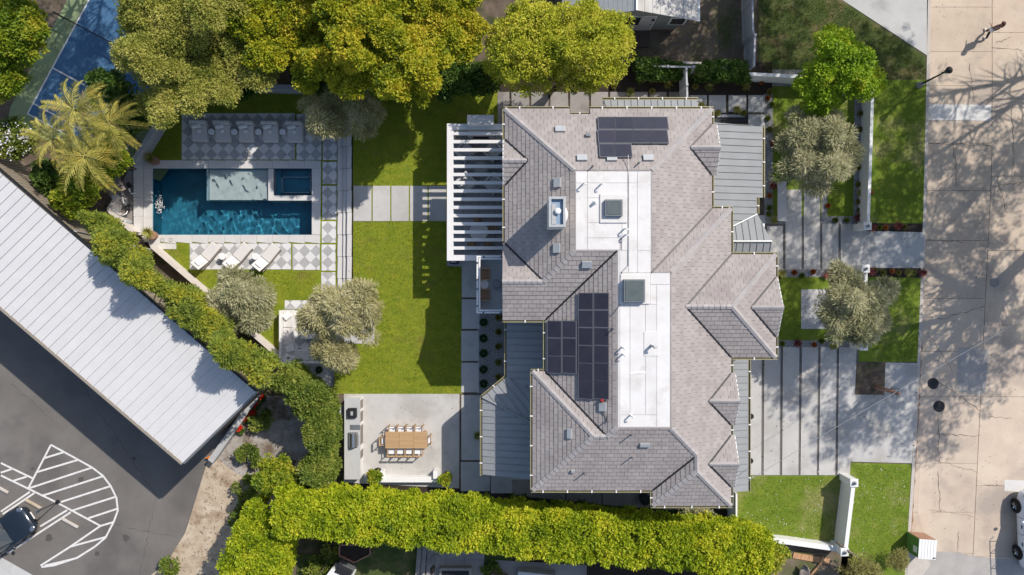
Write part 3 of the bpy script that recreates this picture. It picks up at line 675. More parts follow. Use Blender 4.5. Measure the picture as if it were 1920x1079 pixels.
def wbuild(args, fade=None):
    name, X, Y, Z, z = args
    if fade is not None: Z = Z * fade(X, Y)
    ny, nx = X.shape; v = np.stack([X, Y, Z + z], -1).reshape(-1, 3) - np.array(pool.location)
    i = np.arange((ny - 1) * (nx - 1)); rr = i // (nx - 1); cc = i % (nx - 1); o = rr * nx + cc
    F = np.stack([o, o + 1, o + nx + 1, o + nx], 1)
    me = bpy.data.meshes.new(name); me.from_pydata(v.tolist(), [], F.tolist()); me.materials.append(wm)
    me.polygons.foreach_set('use_smooth', [True] * len(me.polygons)); ob = bpy.data.objects.new(name, me); C.objects.link(ob); ob.parent = pool
    ob.cycles.is_caustics_caster = True; return ob
fx = U2(300, 380, GP)
def fade(X, Y):
    return .25 + .9 / (1 + np.exp(-(X - U2(372, 0, GP)[0]) * 1.2))
wbuild(water('water', (285.8, 316, 584.8, 441), 520, 220, .0021, PZ), fade)
# splash of the fountain jet
mb = MB()
for k in range(120):
    a = random.gauss(299, 3.6); b = random.gauss(384, 10); p = U2(a, b, GP)
    mb.ell((p[0], p[1], PZ + random.uniform(0, .10)), random.uniform(.008, .025), random.uniform(.015, .06), .012, 6, 4)
tag(mb.build('water_splash', MAT['fabric_w'], pool, w=True, smooth=True), kind='stuff')
sl.cycles.is_caustics_light = True
for o in pool.children:
    if 'water' not in o.name: o.cycles.is_caustics_receiver = True

# ================================================================== HOUSE
ZE, ZD, KP = 5.8, 7.5, .5
FE = (1 - ZE / H) / S; FD = (1 - ZD / H) / S
ex_ = lambda p: (p - 960) * FE; ey_ = lambda p: -(p - 539.5) * FE; dx_ = lambda p: (p - 960) * FD; dy_ = lambda p: -(p - 539.5) * FD
house = thing('house', 'large two storey house with grey shingled hip roofs, a white flat roof and solar panels', 'house', (4, -1, 0))
roof = bpy.data.objects.new('roof', None); C.objects.link(roof); roof.parent = house
class PLN:
    def __init__(s, a, b, c): s.a, s.b, s.c = a, b, c       # z = a x + b y + c
    def z(s, x, y): return s.a * x + s.b * y + s.c
def px_(e, d):  k = (ZD - ZE) / (d - e); return PLN(k, 0, ZE - k * e)
def py_(e, d):  k = (ZD - ZE) / (d - e); return PLN(0, k, ZE - k * e)
def I3(p, q, r):
    A = np.array([[p.a, p.b, -1], [q.a, q.b, -1], [r.a, r.b, -1]]); return tuple(np.linalg.solve(A, [-p.c, -q.c, -r.c]))
XW1, XW2, XW3, XE1, XE2 = ex_(947), ex_(1023), ex_(999), ex_(1334), ex_(1370)
YN, YS, YB, YM, YNW, YNE, XB = ey_(205), ey_(919), ey_(948), ey_(600), ey_(697), ey_(392), ex_(1224)
DW1, DE1, DE2, DW2 = dx_(1078), dx_(1222), dx_(1257.5), dx_(1156.5)
DN, DJL, DJR, DS = dy_(320), dy_(471), dy_(511), dy_(803)
PN, PW1, PW2, PS, PSm, PE1, PE2 = py_(YN, DN), px_(XW1, DW1), px_(XW2, DW2), py_(YS, DS), py_(YM, DJL), px_(XE1, DE1), px_(XE2, DE2)
PW3 = PLN(PW2.a, 0, ZE - PW2.a * XW3); PNe = py_(YNE, DJR); PNw = PLN(0, -KP, ZE + KP * YNW)
PWb = PLN(KP, 0, ZE - KP * XB); PSb = PLN(0, KP, ZE - KP * YB)
gD_y, gD_h = .29, None
aD = I3(PW1, PSm, PLN(0, 0, ZE + PSm.b * (gD_y - YM))); gzD = aD[2]; gD_y = aD[1]; hD = (gzD - ZE) / KP
XG = XW1 - .12
sA = I3(PS, PNw, PW3); sB = I3(PS, PNw, PW2); nA = I3(PWb, PE2, PS); nB = I3(PWb, PE2, PSb)
FACES = []   # (plane, polygon xy, up-slope direction)
def face(pl_, poly): FACES.append((pl_, [(p[0], p[1]) for p in poly]))
nx0, nx1, nyy = ex_(1068), ex_(1106), ey_(216)
face(PN, [(XW1, YN), (nx0, YN), (nx0, nyy), (nx1, nyy), (nx1, YN), (XE1, YN), (DE1, DN), (DW1, DN)])
face(PW1, [(XW1, YN), (DW1, DN), (DW1, DJL), aD, (XW1, gD_y + hD)])
face(PSm, [(XG, YM), (XW2, YM), (DW2, DJL), (DW1, DJL), aD, (XG, gD_y)])
face(PLN(0, -KP, gzD + KP * gD_y), [(XG, gD_y), aD, (XW1, gD_y + hD), (XG, gD_y + hD)])
face(PW2, [(XW2, YM), (XW2, YNW), sB, (DW2, DS), (DW2, DJL)])
face(PNw, [(XW3, YNW), (XW2, YNW), sB, sA])
face(PW3, [(XW3, YNW), sA, (XW3, YS)])
face(PS, [(XW3, YS), (XB, YS), nA, (DE2, DS), (DW2, DS), sB, sA])
face(PWb, [(XB, YS), (XB, YB), nB, nA])
face(PSb, [(XB, YB), (XE2, YB), nB])
face(PE2, [(XE2, YB), (XE2, YNE), (DE2, DJR), (DE2, DS), nA, nB])
face(PE1, [(XE1, YN), (XE1, YNE), (DE1, DJR), (DE1, DN)])
face(PNe, [(XE1, YNE), (XE2, YNE), (DE2, DJR), (DE1, DJR)])
GAB = []
def gable(side, y0, h, xf, host, hx):     # side +1 faces east, -1 faces west
    zr = ZE + KP * h; xr = (zr - host.c) / host.a
    xe = (ZE - host.c) / host.a
    face(PLN(0, -KP, zr + KP * y0), [(xf, y0), (xr, y0), (xe, y0 + h), (xf, y0 + h)])
    face(PLN(0, KP, zr - KP * y0), [(xf, y0), (xr, y0), (xe, y0 - h), (xf, y0 - h)])
    GAB.append((side, y0, h, xf, xr, zr, xe))
gable(-1, (ey_(262) + ey_(348)) / 2, 1.15, XW1 - .12, PW1, XW1)
gable(1, (ey_(234) + ey_(329)) / 2, 1.27, XE1 + .28, PE1, XE1)
gable(1, (ey_(700) + ey_(797)) / 2, 1.3, XE2 + .25, PE2, XE2)
gable(1, (ey_(816) + ey_(913)) / 2, 1.3, XE2 + .22, PE2, XE2)
# hipped east wing
W2N, W2S, W2E = ey_(478), ey_(670), ex_(1454); wy, wh = (W2N + W2S) / 2, (W2N - W2S) / 2; wz = ZE + KP * wh
PE3 = PLN(-KP, 0, ZE + KP * W2E); wr = (wz - PE2.c) / PE2.a; we = W2E - wh
face(PLN(0, -KP, wz + KP * wy), [(XE2, W2N), (W2E, W2N), (we, wy), (wr, wy)])
face(PLN(0, KP, wz - KP * wy), [(XE2, W2S), (W2E, W2S), (we, wy), (wr, wy)])
face(PE3, [(W2E, W2S), (W2E, W2N), (we, wy)])
gable(1, (ey_(519) + ey_(633)) / 2, 1.5, W2E + .12, PE3, W2E)
# build shingled faces
loose = MB(); under = MB(); cands = []
for pl_, P in FACES:
    g = Vector((pl_.a, pl_.b)); gl_ = math.hypot(pl_.a, pl_.b); d2 = g / gl_; cs = 1 / math.sqrt(1 + gl_ * gl_)
    Vv = Vector((d2.x * cs, d2.y * cs, gl_ * cs)); Uv = Vector((d2.y, -d2.x, 0)); Nv = Uv.cross(Vv)
    if Nv.z < 0: Nv = -Nv
    O3 = Vector((P[0][0], P[0][1], pl_.z(*P[0])))
    Q = []
    for p in P:
        r = Vector((p[0], p[1], pl_.z(*p))) - O3; Q.append((r.dot(Uv), r.dot(Vv)))
    under.slab([O3 + Uv * a + Vv * b for a, b in Q], .12)
    u0, u1 = min(q_[0] for q_ in Q), max(q_[0] for q_ in Q); v0, v1 = min(q_[1] for q_ in Q), max(q_[1] for q_ in Q)
    ee, ww = .235, .375; rowi = 0; v = v0 - .001
    while v < v1:
        u = u0 - ww + (rowi % 2) * ww * .5 + random.uniform(-.03, .03)
        while u < u1:
            g_ = .006; ra, rb = u + g_, u + ww - g_
            q_ = clip(Q, ra, v, rb, v + ee)
            if q_ and area(q_) > .004:
                t0, t1 = .036, .012
                ht = lambda b: t0 + (t1 - t0) * (b - v) / ee
                if len(q_) == 4 and area(q_) > (rb - ra) * ee * .995 and abs(pl_.b if pl_ in (PW1, PW2, PW3) else 1) * 0 == 0 and pl_ in (PW1, PSm, PS, PW3):
                    cands.append((O3 + Uv * (ra + rb) / 2 + Vv * v, Uv, Vv, Nv, rb - ra, pl_))
                else:
                    j_ = random.uniform(-.003, .004); top = [O3 + Uv * a + Vv * b + Nv * (ht(b) + j_) for a, b in q_]; bot = [O3 + Uv * a + Vv * b for a, b in q_]; n = len(q_)
                    loose.add(top + bot, [list(range(n))] + [[i, (i + 1) % n, n + (i + 1) % n, n + i] for i in range(n)])
            u += ww
        v += ee; rowi += 1
sm = MB(); wq = .363 / 2; sm.add([(-wq, 0, .036), (wq, 0, .036), (wq, .235, .012), (-wq, .235, .012), (-wq, 0, 0), (wq, 0, 0), (wq, .235, 0), (-wq, .235, 0)],
    [[0, 1, 2, 3], [0, 4, 5, 1], [1, 5, 6, 2], [2, 6, 7, 3], [3, 7, 4, 0]])
proto = sm.build('shingle', MAT['shingle'], roof)
cands.sort(key=lambda c: (c[5] is not PW1, c[5] is not PSm, -c[0].z)); first = True
for k, (c, a, b, n, wd, pp) in enumerate(cands):
    if k < 300:
        o = proto if first else proto.copy()
        if not first: C.objects.link(o); o.parent = roof
        first = False
        mt = Matrix((a, b, n)).transposed().to_4x4()
        if a.cross(b).dot(n) < 0: mt = Matrix((-a, b, n)).transposed().to_4x4()
        mt.translation = c - house.location + n * random.uniform(-.003, .004); o.matrix_local = mt
    else:
        j_ = random.uniform(-.003, .004)
        top = [c - a * wd / 2 + n * (.036 + j_), c + a * wd / 2 + n * (.036 + j_), c + a * wd / 2 + b * .235 + n * (.012 + j_), c - a * wd / 2 + b * .235 + n * (.012 + j_)]
        bot = [q_ for q_ in (c - a * wd / 2, c + a * wd / 2, c + a * wd / 2 + b * .235, c - a * wd / 2 + b * .235)]
        loose.add(top + bot, [[0, 1, 2, 3], [0, 4, 5, 1], [1, 5, 6, 2], [2, 6, 7, 3], [3, 7, 4, 0]])
tag(loose.build('shingle_field', MAT['shingle'], roof, w=True), kind='stuff')
under.build('roof_underlay', MAT['under'], roof, w=True)
# ridge and hip caps, valleys
capm = MB(); val = MB()
def P3(p, pl_=None): return Vector((p[0], p[1], pl_.z(p[0], p[1]) if pl_ else p[2]))
def capline(a, b, pa, pb, wd=.13):
    a, b = Vector(a), Vector(b); L = (b - a).length; n = max(1, round(L / .28)); d = (b - a) / L
    def sd(p):
        nn = Vector((-p.a, -p.b, 1)).normalized(); s1 = d.cross(nn); s1.normalize(); return s1, nn
    s1, n1 = sd(pa); s2, n2 = sd(pb)
    mid = (a + b) / 2
    for s_, p in ((s1, pa),):
        t = mid + s1 * .3
        if t.z > 1e9: pass
    # both sides point downhill from the ridge: pick the sign that lowers z relative to the other plane
    def sgn(s_, p, o):
        t = mid + s_ * .4; u_ = mid - s_ * .4
        return s_ if (p.z(t.x, t.y) - o.z(t.x, t.y)) < (p.z(u_.x, u_.y) - o.z(u_.x, u_.y)) else -s_
    s1, s2 = sgn(s1, pa, pb), sgn(s2, pb, pa); up = (n1 + n2).normalized()
    for k in range(n):
        p = a + d * (L * k / n - .01); q_ = a + d * (L * (k + 1) / n - .004); h0, h1 = .078, .055
        for s_ in (s1, s2):
            A = [p + up * h0, q_ + up * h1, q_ + up * (h1 - .008) + s_ * wd, p + up * (h0 - .008) + s_ * wd]
            Bt = [x - up * .035 for x in A]
            capm.add(A + Bt, [[0, 1, 2, 3], [3, 2, 6, 7], [0, 3, 7, 4], [1, 5, 6, 2]])
def valley(a, b): 
    a, b = Vector(a), Vector(b); d = (b - a).normalized(); s_ = Vector((-d.y, d.x, 0)).normalized() * .045; u_ = Vector((0, 0, .058))
    val.add([a + s_ + u_, b + s_ + u_, b - s_ + u_, a - s_ + u_, a, b], [[0, 1, 2, 3], [0, 1, 5, 4], [3, 2, 5, 4]])
E3 = lambda x, y: Vector((x, y, ZE)); D3 = lambda x, y: Vector((x, y, ZD))
capline(E3(XW1, YN), D3(DW1, DN), PW1, PN); capline(E3(XE1, YN), D3(DE1, DN), PE1, PN)
capline(Vector(aD), D3(DW1, DJL), PW1, PSm); valley(E3(XW2, YM), D3(DW2, DJL))
capline(Vector((XG, gD_y, gzD)), Vector(aD), FACES[3][0], PSm); valley(E3(XW1, gD_y + hD), aD)
valley(E3(XW2, YNW), sB); capline(E3(XW3, YNW), Vector(sA), PNw, PW3); capline(Vector(sA), Vector(sB), PNw, PS); capline(Vector(sB), D3(DW2, DS), PW2, PS)
capline(E3(XW3, YS), Vector(sA), PW3, PS); capline(D3(DE2, DS), Vector(nA), PS, PE2); capline(Vector(nA), Vector(nB), PWb, PE2)
valley(E3(XB, YS), nA); capline(E3(XB, YB), Vector(nB), PWb, PSb); capline(E3(XE2, YB), Vector(nB), PSb, PE2)
valley(E3(XE1, YNE), D3(DE1, DJR)); capline(E3(XE2, YNE), D3(DE2, DJR), PNe, PE2)
capline(Vector((wr, wy, wz)), Vector((we, wy, wz)), PLN(0, -KP, wz + KP * wy), PLN(0, KP, wz - KP * wy))
capline(E3(W2E, W2N), Vector((we, wy, wz)), PLN(0, -KP, wz + KP * wy), PE3); capline(E3(W2E, W2S), Vector((we, wy, wz)), PLN(0, KP, wz - KP * wy), PE3)
valley(E3(XE2, W2N), (wr, wy, wz)); valley(E3(XE2, W2S), (wr, wy, wz))
for side, y0, h, xf, xr, zr, xe in GAB:
    capline(Vector((xf, y0, zr)), Vector((xr, y0, zr)), PLN(0, -KP, zr + KP * y0), PLN(0, KP, zr - KP * y0)); valley(E3(xe, y0 + h), (xr, y0, zr)); valley(E3(xe, y0 - h), (xr, y0, zr))
    gm = MB(); xi = xf - side * .22
    gm.add([(xi, y0 - h + .1, ZE - .5), (xi, y0 + h - .1, ZE - .5), (xi, y0 + h - .1, ZE), (xi, y0, zr - .12), (xi, y0 - h + .1, ZE)], [[0, 1, 2, 3, 4]])
    gm.slab([(xf, y0 - h, ZE + .03), (xf, y0, zr + .03), (xf - side * .04, y0, zr + .03), (xf - side * .04, y0 - h, ZE + .03)], .16)
    gm.slab([(xf, y0 + h, ZE + .03), (xf, y0, zr + .03), (xf - side * .04, y0, zr + .03), (xf - side * .04, y0 + h, ZE + .03)], .16)
    gm.build('gable_end', MAT['white'], house, w=True)
xi = XG + .22; gm = MB(); gm.add([(xi, YM + .3, ZE - .6), (xi, gD_y + hD - .1, ZE - .6), (xi, gD_y + hD - .1, ZE), (xi, gD_y, gzD - .12), (xi, YM + .3, ZE)], [[0, 1, 2, 3, 4]]); gm.build('gable_end', MAT['white'], house, w=True)
capm.build('ridge_cap', MAT['cap'], roof, w=True)['kind'] = 'stuff'
val.build('valley_flashing', MAT['dark'], roof, w=True)['kind'] = 'stuff'
# flat roof deck with membrane sheets
deckP = [(DW1, DN), (DE1, DN), (DE1, DJR), (DE2, DJR), (DE2, DS), (DW2, DS), (DW2, DJL), (DW1, DJL)]
fd = bpy.data.objects.new('flat_roof', None); C.objects.link(fd); fd.parent = house
MB().prism(deckP, ZD - .12, ZD + .01).build('deck_edge', MAT['cap'], fd, w=True)
def dpx(r, z=ZD): return [U2(r[0], r[1], z), U2(r[2], r[1], z), U2(r[2], r[3], z), U2(r[0], r[3], z)]
for k, r in enumerate(((1079.5, 322, 1101.5, 343.5), (1079.5, 343.5, 1101.5, 469), (1101.5, 322, 1178.5, 343.5), (1178.5, 322, 1195, 343.5), (1195, 322, 1220, 470), (1101.5, 343.5, 1178.5, 371.5), (1101.5, 371.5, 1124.5, 418),
      (1101.5, 418, 1166, 446.5), (1101.5, 446.5, 1162, 469), (1124.5, 371.5, 1178.5, 418), (1178.5, 343.5, 1195, 512), (1166, 418, 1178.5, 470), (1162, 470, 1178.5, 512), (1195, 470, 1220, 512), (1158.5, 470, 1162, 801),
      (1162, 571, 1181, 778), (1181, 571, 1210, 778), (1210, 571, 1231, 778), (1231, 534, 1256, 801), (1162, 512.5, 1219, 571), (1219, 512.5, 1256, 534), (1219, 534, 1231, 571), (1162, 778, 1231, 801))):
    q_ = clip(dpx(r), -50, -50, 50, 50)
    MB().prism([(p[0] + (.008 if i in (0, 3) else -.008), p[1] + (-.008 if i in (0, 1) else .008)) for i, p in enumerate(q_)], ZD, ZD + .025 + .0035 * (k % 3)).build('membrane_sheet', MAT['membrane'], fd, w=True)
MB().box(*U2(1124, 419, ZD), ZD + .02, *U2(1176, 364, ZD), ZD + .10).build('skylight_curb_membrane', MAT['membrane'], fd, w=True, bevel=.06)
MB().box(*U2(1162.5, 571, ZD), ZD + .02, *U2(1218.5, 514, ZD), ZD + .10).build('skylight_curb_membrane', MAT['membrane'], fd, w=True, bevel=.06)
MB().box(*U2(1207, 668, ZD), ZD + .02, *U2(1235, 622, ZD), ZD + .055).build('patch_membrane', MAT['membrane'], fd, w=True, bevel=.015)
MB().strip([U2(1181, 700, ZD), U2(1195, 698, ZD), U2(1210, 699, ZD)], .1, ZD + .045).build('sealant_line', MAT['white'], fd, w=True)
for (a, b, c, d, gw) in ((1135, 374, 1168, 405, .34), (1170, 524, 1210, 567, .38)):
    s_ = bpy.data.objects.new('skylight', None); C.objects.link(s_); s_.parent = house
    z = ZD + gw; p, q_ = U2(a, d, z), U2(c, b, z)
    fr_ = MB(); fr_.box(p[0], p[1], ZD, q_[0], q_[1], z - .03); fr_.build('skylight_frame', MAT['grey'], s_, w=True, bevel=.01)
    MB().box(p[0] + .07, p[1] + .07, z - .03, q_[0] - .07, q_[1] - .07, z).build('glass', MAT['skyglass'], s_, w=True)
# deck pipes
def pipe_vent(px, py, z0, h, r=.038, hook=True, col='white'):
    x, y, _ = U(px, py, z0); m = MB(); m.tube([(x, y, z0 - .1), (x, y, z0 + h)], r, 8)
    if hook: m.tube([(x, y, z0 + h), (x + .06, y - .06, z0 + h + .06), (x + .14, y - .05, z0 + h + .02)], r * .9, 8)
    m.cyl(x, y, z0, z0 + .06, r * 2.6, r * 1.2, 12); m.build('vent_pipe', MAT[col], house, w=True, smooth=True)
for a, b in ((1093, 346), (1126, 347), (1170, 430), (1172, 441), (1166, 651), (1167, 664), (1182, 778)): pipe_vent(a, b, ZD, .42)
pipe_vent(1221, 648, ZD, .45, .065, True, 'galv'); pipe_vent(1115, 380, ZD, .3, .07, False)
mb = MB()
mb.tube([U(1178.5, 290, ZD + .1)[:2] + (ZD + .0,), U(1178.5, 330, ZD + .06), U(1178.5, 400, ZD + .06), U(1178, 498, ZD + .06), U(1166, 510, ZD + .06), U(1165, 568, ZD + .06), U(1150, 590, ZD + .06), U(1142, 590, ZD)], .018, 6)
mb.build('conduit', MAT['grey'], house, w=True)
def onpl(px, py, pl_, off=0.0):
    k = 1 / S; A = (px - 960) * k; B = -(py - 539.5) * k       # x=A(1-z/H), y=B(1-z/H)
    c = pl_.c + off; s_ = pl_.a * A + pl_.b * B
    z = (s_ + c) / (1 + s_ / H); return (A * (1 - z / H), B * (1 - z / H), z)
def roofbox(px, py, pl_, w_, d_, h, name, mat, tilt=True):
    x, y, z = onpl(px, py, pl_, 0); g = Vector((-pl_.a, -pl_.b, 1)).normalized()
    c = Vector((x, y, z)); u_ = Vector((1, 0, pl_.a)).normalized(); v_ = g.cross(u_)
    P = [c + u_ * a * w_ / 2 + v_ * b * d_ / 2 + g * h for a, b in ((-1, -1), (1, -1), (1, 1), (-1, 1))]
    return MB().slab(P, h).build(name, MAT[mat], house, w=True, bevel=.012)
for a, b, p, w_, d_ in ((1050, 244, PN, .5, .34), (1091, 298, PN, .5, .34), (1147, 300, PN, .5, .24), (1215, 298, PN, .5, .34), (1046, 343, PW1, .36, .46), (1045, 466, PW1, .36, .46),
                    (1100, 495, PSm, .48, .34), (1069, 813, PW3, .24, .48), (1209, 833, PS, .5, .2), (1131, 763, PW2, .36, .42)):
    roofbox(a, b, p, w_, d_, .14, 'roof_vent', 'galv')
roofbox(1102, 256, PN, .22, .18, .16, 'exhaust_cap', 'grey')
roofbox(1074, 882, PS, .2, .14, .14, 'exhaust_cap', 'galv')
def rp(px, py, pl_, h=.35, r=.035):
    x, y, z = onpl(px, py, pl_, 0); MB().cyl(x, y, z - .1, z + h, r, n=8).cyl(x, y, z, z + .05, r * 2.4, r * 1.3, 10).build('vent_pipe', MAT['grey'], house, w=True)
for a, b, p in ((1111, 313, PN), (1197, 307, PN), (1183, 815, PS), (1184, 857, PS), (1095, 887, PS), (1149, 617, PW2), (1138, 788, PW2)): rp(a, b, p, .45)
x, y, z = onpl(1128, 751, PW2, .1); MB().ell((x, y, z + .1), .09, .09, .07, 12, 6).build('red_junction_cap', MAT['red'], house, w=True, smooth=True)
MB().tube([(x, y, z), (x + .05, y - .5, z + .03), (x + .22, y - .75, z + .1), (x + .25, y - 1.1, z + .12)], .02, 6).build('conduit', MAT['dark'], house, w=True)
# chimney with metal shroud
cz = 8.9; pc = U2(1030, 425, cz); qc = U2(1059.5, 370, cz)
ch = bpy.data.objects.new('chimney', None); C.objects.link(ch); ch.parent = house
MB().box(pc[0], pc[1], 6.0, qc[0], qc[1], cz - .22).build('chimney_stack', MAT['wallw'], ch, w=True)
m = MB(); e_ = .09
for r in ((pc[0] - .03, pc[1] - .03, pc[0] + e_, qc[1] + .03), (qc[0] - e_, pc[1] - .03, qc[0] + .03, qc[1] + .03), (pc[0] + e_, pc[1] - .03, qc[0] - e_, pc[1] + e_), (pc[0] + e_, qc[1] - e_, qc[0] - e_, qc[1] + .03)): m.box(r[0], r[1], cz - .24, r[2], r[3], cz)
m.build('chimney_cap', MAT['galv'], ch, w=True, bevel=.01)
MB().box(pc[0] + .1, pc[1] + .1, cz - .26, qc[0] - .1, qc[1] - .1, cz - .18).build('chimney_top', MAT['bluesteel'], ch, w=True); m = MB(); m.box(pc[0] + .12, pc[1] + .12, cz - .18, pc[0] + .32, qc[1] - .3, cz - .12); m.build('flashing_plate', MAT['galv'], ch, w=True)
x, y, _ = U(1046, 396, cz); MB().cyl(x, y, cz - .25, cz - .02, .1, n=14).ell((x, y, cz), .15, .15, .05, 14, 6).build('flue', MAT['white'], ch, w=True, smooth=True)
m = MB(); m.ell((qc[0] + .02, (pc[1] + qc[1]) / 2 - .02, 7.6), .22, .42, .5, 14, 8); m.build('chimney_bracket', MAT['white'], ch, w=True, smooth=True)
# solar panels
def panels(pl_, xs, ys, off=.13):
    for (a, b, c, d) in [(xs[i], ys[j], xs[i + 1], ys[j + 1]) for i in range(len(xs) - 1) for j in range(len(ys) - 1)]:
        P = [Vector(onpl(u_, v_, pl_, off)) for u_, v_ in ((a, b), (c, b), (c, d), (a, d))]
        X0, X1 = min(p.x for p in P), max(p.x for p in P); Y0, Y1 = min(p.y for p in P), max(p.y for p in P)
        yield X0 + .008, Y0 + .008, X1 - .008, Y1 - .008
def solar(pl_, xs, ys):
    for X0, Y0, X1, Y1 in panels(pl_, xs, ys):
        g = Vector((-pl_.a, -pl_.b, 1)).normalized()
        z = lambda x, y: pl_.z(x, y) + .16
        o = MB().slab([(X0, Y0, z(X0, Y0)), (X1, Y0, z(X1, Y0)), (X1, Y1, z(X1, Y1)), (X0, Y1, z(X0, Y1))], .04)
        m_ = g * .05; ip = .032
        for sx in (X0 + .1, X1 - .1): o.tube([(sx, (Y0 + Y1) / 2, z(sx, (Y0 + Y1) / 2) - .16), (sx, (Y0 + Y1) / 2, z(sx, (Y0 + Y1) / 2) - .05)], .02, 5)
        p = o.build('solar_panel', MAT['solarframe'], house, w=True)
        a, b, c, d = X0 + ip, Y0 + ip, X1 - ip, Y1 - ip
        MB().slab([Vector((x, y, z(x, y))) + g * .004 for x, y in ((a, b), (c, b), (c, d), (a, d))], .008).build('panel_glass', MAT['solar'], p, w=True)
solar(PN, [1121.5, 1154, 1186.5, 1219, 1251.5], [219, 243.5, 269.5]); solar(PN, [1124, 1153, 1184], [269.5, 295.5])
solar(PW2, [1083.5, 1112.5, 1142], [549, 581.5, 614.5, 648, 681, 714.5, 748]); solar(PW2, [1025.5, 1053.5, 1081], [601.5, 634, 668, 700])
# gutters with straps
def gutter(a, b, out, z, name='gutter', lip='gutterlip', step=1.2):
    a, b, o = Vector((*a, z)), Vector((*b, z)), Vector((*out, 0)).normalized(); wd = .13
    m = MB(); m.slab([a, b, b + o * wd, a + o * wd], .02) ; m.slab([a + o * wd + Vector((0, 0, .05)), b + o * wd + Vector((0, 0, .05)), b + o * (wd - .02) + Vector((0, 0, .05)), a + o * (wd - .02) + Vector((0, 0, .05))], .14)
    g_ = m.build(name, MAT['gutter'], house, w=True)
    m2 = MB(); m2.slab([a + o * wd + Vector((0, 0, .056)), b + o * wd + Vector((0, 0, .056)), b + o * (wd - .035) + Vector((0, 0, .056)), a + o * (wd - .035) + Vector((0, 0, .056))], .006); m2.build('gutter_lip', MAT[lip], g_, w=True)
    L = (b - a).length; n = max(1, int(L / step)); d = (b - a) / L
    m3 = MB()
    for k in range(n):
        c = a + d * (L * (k + .5) / n); m3.slab([c - d * .03 + Vector((0, 0, .064)), c + d * .03 + Vector((0, 0, .064)), c + d * .03 + o * (wd + .01) + Vector((0, 0, .064)), c - d * .03 + o * (wd + .01) + Vector((0, 0, .064))], .01)
    m3.build('gutter_strap', MAT['white'], g_, w=True)
zg = ZE - .03
for a, b, o in (((XW1 - .1, YN), (nx0, YN), (0, 1)), ((nx1, YN), (XE1 + .1, YN), (0, 1)), ((nx0, nyy), (nx1, nyy), (0, 1)), ((XW1, gD_y + hD + .1), (XW1, GAB[0][1] - 1.15), (-1, 0)), ((XW1, GAB[0][1] + 1.15), (XW1, YN), (-1, 0)),
    ((XG, YM), (XW2 + .1, YM), (0, -1)), ((XW2, YM), (XW2, YNW), (-1, 0)), ((XW3 - .1, YNW), (XW2, YNW), (0, 1)), ((XW3, YNW), (XW3, YS), (-1, 0)), ((XW3 - .1, YS), (XB, YS), (0, -1)),
    ((XB, YS), (XB, YB), (-1, 0)), ((XB - .1, YB), (XE2 + .1, YB), (0, -1)), ((XE2, YB), (XE2, GAB[3][1] - 1.3), (1, 0)), ((XE2, GAB[3][1] + 1.3), (XE2, GAB[2][1] - 1.3), (1, 0)), ((XE2, GAB[2][1] + 1.3), (XE2, W2S), (1, 0)),
    ((XE2, W2S), (W2E + .1, W2S), (0, -1)), ((W2E, W2S), (W2E, GAB[4][1] - 1.5), (1, 0)), ((W2E, GAB[4][1] + 1.5), (W2E, W2N), (1, 0)), ((XE2, W2N), (W2E + .1, W2N), (0, 1)), ((XE2, W2N), (XE2, YNE), (1, 0)),
    ((XE1, YNE), (XE2 + .1, YNE), (0, 1)), ((XE1, YNE), (XE1, GAB[1][1] - 1.27), (1, 0)), ((XE1, GAB[1][1] + 1.27), (XE1, YN), (1, 0))): gutter(a, b, o, zg)
# walls
i_ = .38
WP = [(XW1 + i_, YN - i_), (XE1 - i_, YN - i_), (XE1 - i_, YNE - .05), (XE2 - i_, YNE - i_), (XE2 - i_, W2N - i_), (W2E - i_, W2N - i_), (W2E - i_, W2S + i_), (XE2 - i_, W2S + i_), (XE2 - i_, YB + i_), (XB + i_, YB + i_), (XB + i_, YS + i_), (XW3 + i_, YS + i_), (XW3 + i_, YNW - i_), (XW2 + i_, YNW - i_), (XW2 + i_, YM + i_), (XW1 + i_, YM + i_)]
MB().prism(WP, -.05, ZE - .1).build('wall', MAT['wallw'], house, w=True)
MB().prism([(a + (.2 if a < 4 else -.2), b + (.2 if b < 0 else -.2)) for a, b in WP], ZE - .12, ZE + .02).build('soffit', MAT['white'], house, w=True)
def window(x, y, z, w_, h, ax_):    # ax_: outward direction
    fr_ = MB(); o = Vector((*ax_, 0)); s_ = Vector((-ax_[1], ax_[0], 0)); c = Vector((x, y, z))
    def plate(a, b, z0, z1, d0, d1):
        P = [c + s_ * a + o * d0, c + s_ * b + o * d0, c + s_ * b + o * d1, c + s_ * a + o * d1]; fr_.prism([(p.x, p.y) for p in P], z + z0, z + z1)
    plate(-w_ / 2, w_ / 2, 0, .07, 0, .07); plate(-w_ / 2, w_ / 2, h - .07, h, 0, .07); plate(-w_ / 2, -w_ / 2 + .07, .07, h - .07, 0, .06); plate(w_ / 2 - .07, w_ / 2, .07, h - .07, 0, .06); plate(-.025, .025, .07, h - .07, 0, .055)
    wo = bpy.data.objects.new('window', None); C.objects.link(wo); wo.parent = house; fr_.build('window_frame', MAT['dark'], wo, w=True)
    fr_ = MB(); plate(-w_ / 2 + .07, w_ / 2 - .07, .07, h - .07, 0, .03); fr_.build('pane', MAT['winglass'], wo, w=True)
for y in (4.8, 2.2, -5.2, -9): window(XE2 - i_ if y < 3.5 else XE1 - i_, y, 4.0, 1.3, 1.3, (1, 0))
for y in (0, -2): window(W2E - i_, y, 1.0, 1.2, 1.5, (1, 0)); window(W2E - i_, y, 4.0, 1.2, 1.3, (1, 0))
for x in (1.2, 4, 7.5): window(x, YN - i_, 4.0, 1.4, 1.2, (0, 1)); window(x, YN - i_, 1.0, 1.4, 1.5, (0, 1))
